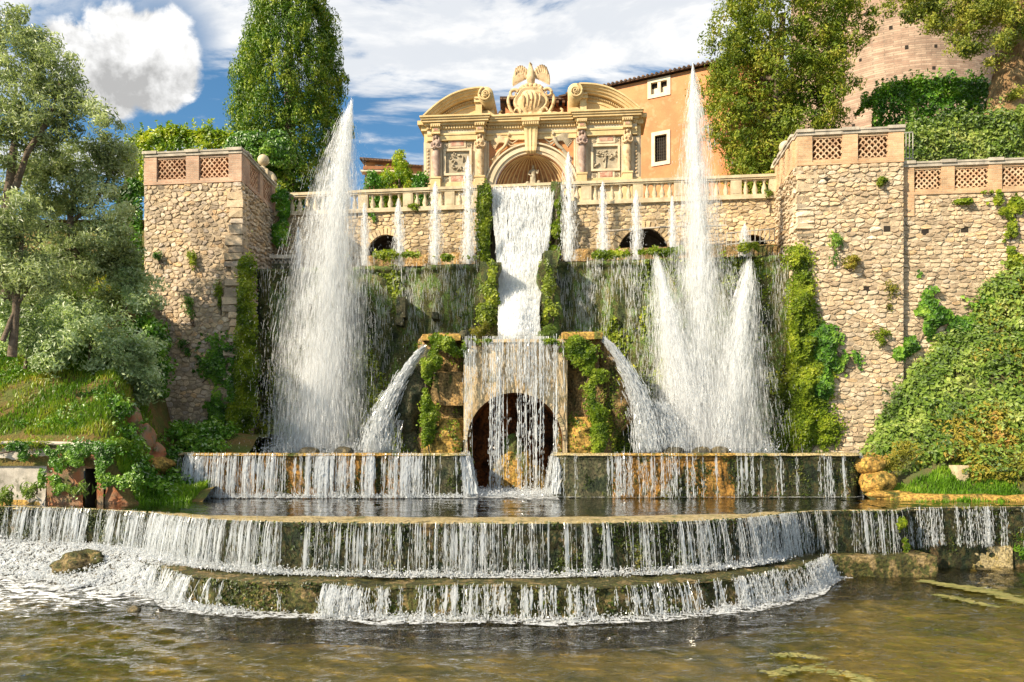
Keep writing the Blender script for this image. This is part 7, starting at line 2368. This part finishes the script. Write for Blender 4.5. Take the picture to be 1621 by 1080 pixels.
# ---- lower cascade
zc = lambda Q: np.interp(px_of(Q), [0, 120, 240, 330, 1200, 1290, 1430], [.72, .62, .58, .60, .60, .52, .48])
dens = [(0, .2), (22, .95), (130, 1), (145, .75), (235, .95), (262, 1.0), (400, .9), (470, .55), (545, .22), (600, .42), (700, .6), (800, .45), (1000, .42), (1120, .6), (1200, .95), (1262, .9), (1275, .5), (1310, .28), (1424, .25)]
water('water_curtain', 'wide curtain of white water falling over the curved rim of the lower cascade', 'waterfall',
      curtain(LIP, NL, zc, 1750, dens, .0044, 811, .10, .10, .9, 12000, 9, .007, .0, .075, .0065, 300), MAT['white_water'])
water('water_curtain', 'thin curtain of water over the recessed dark wall at the right edge', 'waterfall',
      curtain(LIPR, NLR, .52, 260, [(1425, 0), (1434, .5), (1590, .45), (1600, .1), (1700, .3)], .006, 812, .06, .06, .8, 2600, 10, .007, .0, .08, .009), MAT['white_water'])
# ---- from the step into the pool
dens = [(225, 1), (300, 1), (362, .9), (385, .08), (505, .06), (515, 1), (600, .85), (640, .3), (760, .5), (830, .45), (900, .28), (1000, .3), (1130, .12), (1145, .85), (1195, .8), (1215, .25), (1262, .6), (1315, .7)]
water('water_curtain', 'broken white water spilling over the low mossy step into the pool', 'waterfall',
      curtain(SP, SN, .02, 620, dens, .0052, 813, .12, .12, .75, 7500, 7, .012, .0, .06, .011, 260), MAT['white_water'])
# ---- middle basin
ML = np.concatenate([M1[0], M2[0], M3[0][:48]])
MLn = np.concatenate([M1[1], M2[1], M3[1][:48]])
water('water_curtain', 'dense white water curtain on the left half of the middle basin', 'waterfall',
      curtain(ML, MLn, 1.56, 700, [(270, .1), (300, .15), (308, 1), (420, .9), (640, .95), (662, .85), (672, .2), (720, .15), (735, .9)], .0075, 814, .13, .14, .75, 6000, 8, .008, .0, .12, .011, 240), MAT['white_water'])
MR = np.concatenate([M4[0][20:], M5[0], M6[0]])
MRn = np.concatenate([M4[1][20:], M5[1], M6[1]])
water('water_curtain', 'sparse threads of water over the ochre wall on the right half of the middle basin', 'waterfall',
      curtain(MR, MRn, 1.56, 210, [(875, 1), (885, .8), (892, .1), (965, .1), (972, .9), (992, .8), (1000, .3), (1080, .55), (1100, .3), (1180, .4), (1280, .3), (1296, .3), (1302, 1), (1320, .9), (1330, .5), (1368, .45)], .007, 815, .10, .1, .8, 2600, 9, .008, .0, .12, .010, 50), MAT['white_water'])
r_ = np.random.default_rng(816)
def heavy(px0, px1, py0, py1, n, Y, rad):
    a = r_.uniform(0, 1, n)
    P0 = np.stack([xat(px0[0] + (px0[1] - px0[0]) * a, Y), np.full(n, Y), np.full(n, zat(py0, Y))], 1)
    P1 = np.stack([xat(px1[0] + (px1[1] - px1[0]) * a, Y), np.full(n, Y - .25), np.full(n, zat(py1, Y - .25))], 1)
    P0[:, 1] += r_.normal(size=n) * .05
    return strands(P0, P1, r_, 10, rad, np.tile([0, -1.0, 0], (n, 1)), .15, .03, .6)
# ---- grotto fall
gl = np.array([(xL + .05, YG - .12, zTop + .05), (xR - .12, YG - .12, zTop + .05)])
GLP = resample(gl, 60)
GN = np.tile([0, -1.0], (60, 1))
full = curtain(GLP, GN, 1.56, 40, [(734, .1), (738, 1), (746, 1), (751, .25), (770, .15), (782, 1), (800, .9), (808, .5), (817, 1), (824, .5), (840, 1), (850, .7), (860, 1), (866, .2), (880, .3), (888, .15)], .015, 821, .12, .1, .55, 1600, 26, .009, .0, .10, .02)
half = curtain(GLP, GN, lambda Q: 5.3 - 1.3 * np.abs(fbm(Q * 3, 3, 5)) * 2, 70, [(734, .8), (748, .7), (756, .3), (776, .4), (782, 1), (860, .95), (868, .4), (884, .55), (894, .2)], .010, 822, .08, .08, .5, 1500, 14, .007, .35, .12, .011)
water('water_curtain', 'tall threads of water falling in front of the grotto arch', 'waterfall', full + half + [heavy((733, 741), (742, 752), 722, 782, 40, 23.6, .02), heavy((880, 886), (875, 882), 720, 782, 30, 23.6, .02)], MAT['white_water'])
# ---- upper cascade: a broken white sheet over the chute
G = CHG.copy()
d_ = 0.05 * fbm(G * np.array([5, 5, 1.6]), 4, 831)
G[..., 1] -= .04 + d_
a, b_ = G.shape[:2]
sheet = MB()
# holes where the bed shows through: keep cells by noise elongated along the flow
I = np.arange(a * b_).reshape(a, b_)
Q = np.stack([I[:-1, :-1], I[1:, :-1], I[1:, 1:], I[:-1, 1:]], -1).reshape(-1, 4)
cc = G.reshape(-1, 3)[Q].mean(1)
nz = fbm(cc * np.array([6, 1.2, 1.0]), 3, 832)
px_c = px_of(cc)
py_c = HZ - (cc[:, 2] - EYE) / cc[:, 1] * F
ring = np.abs(np.hypot((px_c - 818) / 17, (py_c - 500) / 40) - 1) < 0.13
thin = np.where(py_c < 420, .14, -.02)
keep = (nz > thin) & ~(ring & (py_c < 515))
parts = [(G.reshape(-1, 3), [Q[keep]])]
Gr = np.random.default_rng(833)
P, Nn = scatter_grid(G, 11500, Gr)
parts.append(streaks(P + np.array([0, -1, 0]) * Gr.uniform(0, .18, (len(P), 1)), np.tile([0, -.25, 1.0], (len(P), 1)) + .12 * Gr.normal(size=(len(P), 3)), .26, .022, Gr))
water('upper_cascade', 'steep white cascade pouring down the chute under the loggia', 'waterfall', parts, MAT['spray'])
# ---- side spouts of the grotto
def spray_path(pts, Y, n, w0, w1, seed, ln=.22, wd=.018):
    r_ = np.random.default_rng(seed)
    C = catmull(np.array(pts, float), 60)
    t_ = r_.uniform(0, 1, n) ** .85
    i = t_ * 58
    k = i.astype(int)
    f_ = (i - k)[:, None]
    c = C[k] * (1 - f_) + C[k + 1] * f_
    tg = unit(C[k + 1] - C[k])
    off = r_.normal(size=(n, 2)) * (w0 + (w1 - w0) * t_ ** 1.5)[:, None] * .5
    P = np.stack([xat(c[:, 0] + off[:, 0], Y), Y + .1 + off[:, 1] * Y / F, zat(c[:, 1] + .3 * off[:, 1], Y)], 1)
    D = np.stack([tg[:, 0], 0 * t_, -tg[:, 1]], 1) + .15 * r_.normal(size=(n, 3))
    return streaks(P, D, ln, wd, r_)
water('side_spout', 'white water sliding off the left shoulder of the grotto', 'water jet', [spray_path([(668, 552), (652, 572), (632, 605), (614, 640), (600, 680), (594, 716)], 25.3, 4200, 4, 26, 841), heavy((612, 640), (606, 640), 665, 716, 24, 25.6, .010)], MAT['white_water'], 'side spouts of the grotto')
water('side_spout', 'white water arching off the right shoulder of the grotto', 'water jet', [spray_path([(958, 538), (974, 556), (992, 585), (1008, 620), (1022, 665), (1032, 716)], 25.3, 4800, 4, 26, 842), heavy((1004, 1020), (1000, 1030), 650, 716, 24, 25.6, .010)], MAT['white_water'], 'side spouts of the grotto')
water('splash', 'ragged splash beside the base of the triple jet on the right', 'splash', [spray_path([(1044, 640), (1052, 660), (1064, 690), (1070, 716)], 25.6, 2200, 16, 26, 843, .12), spray_path([(1060, 655), (1066, 680), (1072, 716)], 25.6, 1200, 6, 18, 844, .12)], MAT['white_water'])

# ---- the dripping wall
r_ = np.random.default_rng(851)
parts = []
for G in BIGG:
    P, Nn = scatter_grid(G, 26000, r_)
    px, zz = px_of(P), P[:, 2]
    dn = np.interp(px, [400, 420, 470, 640, 690, 745, 768, 800, 870, 960, 1040, 1130, 1200, 1245], [.35, .5, .7, .75, .7, .5, .1, .1, .55, 1, .75, .6, .7, .4])
    dn = dn * np.interp(zz, [3, 5.6, 7.2, 8.8, 9.6], [.10, .16, .42, .9, .7])
    dn *= np.clip(.62 + 1.2 * vnoise(np.stack([P[:, 0] * 3.2, 0 * zz, zz * .5], -1), 8), .05, 1.5)
    k = r_.uniform(size=len(P)) < dn
    P, Nn = P[k], Nn[k]
    parts.append(streaks(P + np.array([0, -1, 0]) * r_.uniform(.03, .22, (len(P), 1)), np.tile([0, 0, 1.0], (len(P), 1)) + .05 * r_.normal(size=(len(P), 3)), .20, .0105, r_))
water('dripping_water', 'countless thin dribbles running down the high mossy wall', 'dripping water', parts, MAT['spray'])

# ---- jets
def jet(name, label, Y, shapes, mat, group, ln=.26, wd=.014, seed=1, sigma=.42):
    """shapes: list of (rows [(row, centre px, half width px)], count, power along the path)"""
    r_ = np.random.default_rng(seed)
    parts = []
    for rows, n, pw in shapes:
        R_ = np.array(rows, float)
        t_ = r_.uniform(0, 1, n) ** pw
        py = R_[0, 0] + t_ * (R_[-1, 0] - R_[0, 0])
        c, h = np.interp(py, R_[:, 0], R_[:, 1]), np.interp(py, R_[:, 0], R_[:, 2])
        q = r_.normal(size=(n, 2)) * sigma
        q = np.clip(q, -1.15, 1.15)
        c2, h2 = np.interp(py + 6, R_[:, 0], R_[:, 1]), np.interp(py + 6, R_[:, 0], R_[:, 2])
        dpx = (c2 + q[:, 0] * h2) - (c + q[:, 0] * h)
        tuft = vnoise(np.stack([q[:, 0] * 5, q[:, 1] * 5, py * .012], -1), seed)
        tuft = tuft + .7 * vnoise(np.stack([q[:, 0] * 2.2, q[:, 1] * 2.2, py * .03 + 9], -1), seed + 2)
        k = tuft * (.35 + np.hypot(q[:, 0], q[:, 1])) + r_.uniform(-.8, .8, n) > -.25
        P = np.stack([xat(c + q[:, 0] * h, Y), Y + q[:, 1] * h * Y / F, zat(py, Y)], 1)[k]
        D = np.stack([dpx, 0 * dpx, np.full(n, -6.0)], 1)[k]
        parts.append(streaks(P, D + .25 * r_.normal(size=D.shape), ln, wd, r_))
    # fine drifting droplets round the plume
    R_ = np.array(shapes[0][0], float)
    n = int(sum(e[1] for e in shapes) * .14)
    py = R_[0, 0] + r_.uniform(0, 1, n) ** .6 * (R_[-1, 0] - R_[0, 0])
    c, h = np.interp(py, R_[:, 0], R_[:, 1]), np.interp(py, R_[:, 0], R_[:, 2])
    P = np.stack([xat(c + r_.normal(size=n) * h * .72, Y), Y + r_.normal(size=n) * h * .6 * Y / F, zat(py, Y)], 1)
    parts.append(streaks(P, np.array([0, 0, 1.0]) + .3 * r_.normal(size=(n, 3)), .05, wd * .9, r_))
    o = water(name, label, 'water jet', parts, mat, group)
    if h.max() > 30:                       # fine mist hanging inside the plume
        rr_ = resample(np.c_[R_[:, 0], R_[:, 1], R_[:, 2]], 30)
        th = np.arange(20) * 2 * math.pi / 20
        G = np.zeros((30, 20, 3))
        G[..., 0] = xat(rr_[:, 1:2] + .95 * rr_[:, 2:3] * np.cos(th), Y)
        G[..., 1] = Y + .95 * rr_[:, 2:3] * np.sin(th) * Y / F
        G[..., 2] = zat(rr_[:, 0:1], Y) + (.15 if rr_[-1, 0] > 700 else 0) * np.linspace(0, 1, 30)[:, None]
        b = MB().grid(G, cv=True)
        b.add([G[0].mean(0), G[-1].mean(0)])
        k = b.n - 2
        b.T.append(np.array([(k, i, (i + 1) % 20) for i in range(20)] + [(k + 1, 29 * 20 + (i + 1) % 20, 29 * 20 + i) for i in range(20)]))
        b.build('mist', MAT['mist'], o, True)
    return o
G1 = 'tall fountain jets in the middle basin'
YJ = 26.6
jet('water_jet', 'tall broad white jet on the left leaning slightly to the right at its top', YJ,
    [([(168, 552, 4), (200, 546, 16), (250, 539, 30), (300, 533, 42), (420, 521, 62), (560, 510, 74), (716, 504, 78)], 29000, .62),
     ([(162, 556, 3), (220, 549, 9), (300, 540, 17), (420, 528, 26), (560, 518, 34), (716, 512, 44)], 22000, .75),
     ([(560, 512, 40), (640, 512, 60), (716, 510, 72)], 9000, .9)], MAT['spray'], G1, .30, .0075, 861)
jet('water_jet', 'tallest white jet on the right standing up to the roof of the ochre house', YJ,
    [([(108, 1097, 2), (140, 1099, 9), (200, 1101, 20), (300, 1104, 30), (420, 1107, 40), (560, 1110, 46), (716, 1112, 60)], 24000, .75),
     ([(420, 1112, 50), (500, 1112, 82), (600, 1114, 100), (716, 1118, 112)], 12000, .6),
     ([(106, 1097, 1.5), (160, 1098, 6), (250, 1102, 12), (400, 1106, 18), (716, 1110, 26)], 15000, .8)], MAT['spray'], G1, .30, .0075, 862)
jet('water_jet', 'slanting jet on the left side of the tall right hand jet', YJ - .3,
    [([(408, 1040, 8), (460, 1050, 20), (520, 1060, 30), (600, 1074, 40), (716, 1092, 56)], 15000, .7),
     ([(430, 1046, 4), (520, 1062, 13), (600, 1080, 22), (716, 1102, 34)], 15000, .7)], MAT['spray'], G1, .30, .0075, 863)
jet('water_jet', 'slanting jet on the right side of the tall right hand jet', YJ - .3,
    [([(415, 1186, 8), (460, 1180, 20), (520, 1172, 32), (600, 1164, 46), (716, 1156, 66)], 15000, .7),
     ([(440, 1180, 5), (520, 1168, 14), (600, 1156, 24), (716, 1142, 36)], 15000, .7)], MAT['spray'], G1, .30, .0075, 864)
G2 = 'small jets on top of the mossy wall'
small = [(473, 362, 424, 5, 'left end of the mossy wall, half hidden by the tall left jet'), (578, 324, 421, 7, 'just right of the tall left jet'), (632, 318, 420, 10, 'in front of the low dark arch on the left'),
         (690, 290, 418, 11, 'below the left bay of the loggia'), (742, 250, 416, 12, 'left of the upper cascade, the tallest on that side'),
         (901, 243, 412, 12, 'directly right of the upper cascade'), (955, 290, 413, 9, 'below the right bay of the loggia'), (1008, 304, 413, 9, 'in front of the low dark arch on the right'),
         (1065, 313, 412, 6, 'close to the left side of the tallest jet'), (1180, 357, 409, 9, 'near the sloping metal railing')]
for i, (px, y0, y1, w_, lab) in enumerate(small):
    Yq = float(wallY(xat(px, 29.5))) + .6
    crownrow = y0 + (y1 - y0) * .30
    h = y1 - y0
    sh_ = [([(y0, px - 1, 2), (y0 + h * .10, px - 1, w_ * .55), (y0 + h * .28, px - 1, w_ * .85), (y0 + h * .6, px, w_ * .95), (y1, px, w_)], int(900 + h * w_ * .9), .62),
           ([(y0, px - 1, 1.5), (y0 + h * .15, px - 1, w_ * .38), (y0 + h * .4, px, w_ * .2), (y1, px, 1.8)], int(800 + h * 8), 1.0)]
    jet('small_jet', 'small white jet ' + lab, Yq, sh_, MAT['spray'], G2, .14, .013, 870 + i, .5)

# ---- foam
F9 = np.random.default_rng(901)
fo = MB()
def foam_strip(P, N2, z, off0, off1, b, amp=.02, seed=0):
    k = 7
    v = np.linspace(0, 1, k)
    G = np.zeros((len(P), k, 3))
    wv = off0 + (off1 - off0) * v
    edge = 1 + .45 * fbm(np.c_[P[:, :2] * 1.3, P[:, 0] * 0], 3, 91 + seed)
    G[..., :2] = P[:, None, :2] + N2[:, None, :] * (off0 + (wv - off0)[None, :] * edge[:, None])[..., None]
    G[..., 2] = (z[:, None] if hasattr(z, '__len__') else z) + amp * np.abs(fbm(G * np.array([4, 4, 0]), 3, 92)) * (1 - v)
    b.grid(G)
zs = zc(LIP) + .02
foam_strip(LIP[40:250], NL[40:250], zs[40:250], .02, .34, fo, .10)
foam_strip(SP, SN, .025, -.05, .55, fo, .03, 3)
foam_strip(ML, MLn, 1.575, 0, .35, fo, .03, 4)
foam_strip(MR, MRn, 1.575, 0, .16, fo, .02, 5)
foam_strip(np.array([(x, YG - .6, 1.5) for x in np.linspace(gx(742), gx(876), 30)]), np.tile([0, -1.0], (30, 1)), 1.58, -.6, 2.2, fo, .03, 6)
tag(fo.build('foam', MAT['foam_thick'], None, True), kind='stuff')
# rushing white water over the sloping rocks below the left wing
k = LIP[:, 0] < -6.3
LW, LN_ = LIP[k], NL[k]
rows_ = 26
v = np.linspace(0, 1, rows_)
G = np.zeros((len(LW), rows_, 3))
reach = np.interp(px_of(LW), [-60, 0, 120, 230, 300, 340], [1.5, 1.3, 1.7, 2.1, 1.0, .3])
G[..., :2] = LW[:, None, :2] + LN_[:, None, :] * (.05 + reach[:, None] * v)[..., None]
prof_ = np.interp(v, [0, .18, .45, .7, 1], [.70, .60, .30, .08, .015])
G[..., 2] = prof_ * np.interp(px_of(LW), [240, 340], [1, .9])[:, None] + .10 * np.abs(fbm(G * np.array([2.2, 2.2, 0]), 4, 95)) * np.sin(np.pi * np.clip(v * 1.1, 0, 1))
Gr_ = G.copy()
Gr_[..., 2] -= .05
ap = MB().grid(Gr_).build('apron_rock', MAT['rock'], None, True)
tag(ap, 'rough sloping rock apron under the white water below the left wing of the cascade', 'rock')
rush = MB().grid(G).build('rushing_water', MAT['foam_thick'], None, True)
tag(rush, 'rushing white water sliding over the sloping rocks at the left below the cascade', 'rushing water')
rock('boulder', 'dark mossy boulder among the white water at the lower left', 'boulder', at(132, 893, 18.3) + Vector((0, 0, .0)), (.62, .45, .27), MAT['step'], 61, .6, freq=2.2)
rock('small_rock', 'small dark rock breaking the pool surface at the lower left', 'rock', at(212, 966, 15.0), (.13, .1, .09), MAT['rock'], 63, .3, n=20, m=12)
# flat foam drifting away from the falls
gx_, gy_ = np.meshgrid(np.linspace(-11.8, 8.6, 120), np.linspace(12.6, 20.3, 60), indexing='ij')
spx = np.interp(gx_, SP[:, 0], SP[:, 1])
# drops thrown up everywhere the water lands
parts = []
P, Nn = curve_sample(LIP, NL, F9.uniform(.16, .84, 900))
C = np.c_[P[:, :2] + Nn * .22, zc(P) + .02]
kk = np.interp(px_of(C), [240, 420, 520, 560, 620, 1130, 1262], [1, 1, .35, .15, .6, .6, 1]) > F9.uniform(size=len(C))
parts.append(splash(C[kk], 7000, .09, .06, .034, F9))
P, Nn = curve_sample(SP, SN, F9.uniform(0, 1, 700))
C = np.c_[P[:, :2] + Nn * .2, 0 * P[:, 0] + .02]
kk = np.interp(px_of(C), [230, 370, 385, 500, 515, 620, 900, 1130, 1150, 1200, 1220, 1300], [1, 1, .12, .12, 1, .9, .5, .2, .9, .8, .3, .9]) > F9.uniform(size=len(C))
parts.append(splash(C[kk], 6000, .12, .05, .03, F9))
C = G[:, 3:22].reshape(-1, 3)
parts.append(splash(C, 9500, .06, .07, .036, F9))
P, Nn = curve_sample(ML, MLn, F9.uniform(.12, .97, 600))
parts.append(splash(np.c_[P[:, :2] + Nn * .2, 0 * P[:, 0] + 1.57], 3500, .1, .06, .034, F9))
C = np.stack([F9.uniform(gx(738), gx(880), 500), F9.uniform(YG - 2.0, YG + .1, 500), np.full(500, 1.58)], 1)
parts.append(splash(C, 3500, .1, .09, .034, F9))
for (px0, px1) in ((430, 590), (1045, 1215)):
    C = np.stack([xat(F9.uniform(px0, px1, 500), YJ), F9.uniform(25.6, 27.6, 500), np.full(500, 2.86)], 1)
    parts.append(splash(C, 2500, .15, .20, .04, F9))
V, Fs = join(parts)
tag(mk('splash_drops', V, Fs, MAT['white_water']), kind='stuff')
# round tops of nozzle rocks at the feet of the jets
for (px, Yq, lab) in ((490, 25.4, 'dark rock left of the middle at the foot of the tall left jet'), (545, 25.3, 'dark rock at the right side of the foot of the tall left jet'), (1068, 25.3, 'leftmost dark rock at the foot of the triple jet'), (1112, 25.2, 'middle dark rock at the foot of the triple jet'), (1140, 25.2, 'rightmost dark rock at the foot of the triple jet')):
    o = rock('nozzle_rock', lab, 'rock', at(px, 717, Yq), (.34, .3, .2), MAT['rock'], int(px), .2, 'rocks at the feet of the tall jets', n=18, m=10)
# floating algae at the right
r_ = np.random.default_rng(911)
def algae(label, pts, half):
    n = 420 if half > .1 else 160
    C = catmull(np.array([(xat(px, 4000 / (py - HZ)), 4000 / (py - HZ)) for px, py in pts]), n)
    n_ = unit(np.stack([np.gradient(C[:, 1]), -np.gradient(C[:, 0])], 1))
    C = C + n_ * (r_.normal(size=n) * half * np.sin(np.linspace(.2, 2.9, n)))[:, None] + r_.normal(size=(n, 2)) * .05
    th = np.arange(7) * 2 * math.pi / 7
    rad = r_.uniform(.3, 1.0, (n, 1)) * half * .55 * (1 + .35 * r_.normal(size=(n, 7)))
    V = np.zeros((n, 8, 3))
    V[:, :7, 0] = C[:, :1] + rad * np.cos(th) * 1.7
    V[:, :7, 1] = C[:, 1:] + rad * np.sin(th)
    V[:, 7, :2] = C
    V[..., 2] = .030 + r_.uniform(0, .012, (n, 1))
    V[:, 7, 2] += .008
    I = np.arange(n)[:, None, None] * 8
    k = np.arange(7)[None, :, None]
    T = np.concatenate([I + k, I + (k + 1) % 7, I + 7 + 0 * k], -1).reshape(-1, 3)
    tag(mk('algae_mat', V.reshape(-1, 3), [T], MAT['algae']), kind='stuff')
algae('long strip of yellow algae floating at the right edge of the pool', [(1462, 922), (1510, 930), (1570, 940), (1640, 962), (1700, 980)], .13)
algae('short algae streak floating left of the long yellow strip', [(1484, 944), (1520, 952), (1572, 963)], .07)
algae('mat of tan algae floating in the foreground right of centre', [(1222, 1070), (1270, 1062), (1340, 1072), (1380, 1086)], .08)
algae('small algae scrap floating in the right foreground', [(1228, 1042), (1262, 1040), (1300, 1046)], .04)
# drifting flat foam patches
o = MB()
o.grid(np.stack([gx_, gy_, ripple(gx_, gy_) + .012], -1))
mfl, tfl = new_mat('drifting_foam')
Pp = pos(tfl)
sepp = tfl.n('ShaderNodeSeparateXYZ', {0: Pp})
nf = tfl.noise(tfl.vmath('MULTIPLY', Pp, (1, 1.8, 1)), 2.6, 8, .75, .8)
near = tfl.smooth(tfl.math('ADD', sepp.outputs[1], tfl.math('MULTIPLY', sepp.outputs[0], -.32)), 15.4, 19.0, 0.0, .22)
al = tfl.smooth(tfl.math('ADD', nf, near), .70, .80)
df = tfl.n('ShaderNodeBsdfDiffuse', {'Color': (.82, .84, .85, 1)})
tpp = tfl.n('ShaderNodeBsdfTransparent', {'Color': (1, 1, 1, 1)})
finish(tfl, tfl.mixsh(al, tpp, df))
tag(o.build('drifting_foam', mfl, None, True), kind='stuff')

# tufts of dark moss and algae on the wet walls
r_ = np.random.default_rng(921)
parts = []
for G, n in TIERG:
    P, Nn = scatter_grid(G, n, r_)
    k = fbm(P * np.array([2.2, 2.2, 1.4]), 4, 17) + .25 * ss(P[:, 2], P[:, 2].max() - .25, P[:, 2].max()) > .04 + .2 * r_.uniform(size=n)
    parts.append(leaf_arrays(P[k] + Nn[k] * r_.uniform(0, .04, (k.sum(), 1)), Nn[k] + [0, 0, .2], .055, r_, .8, .6, .7))
V, Fs = join(parts)
tag(mk('algae_tufts', V, Fs, MAT['algae_tuft']), kind='stuff')
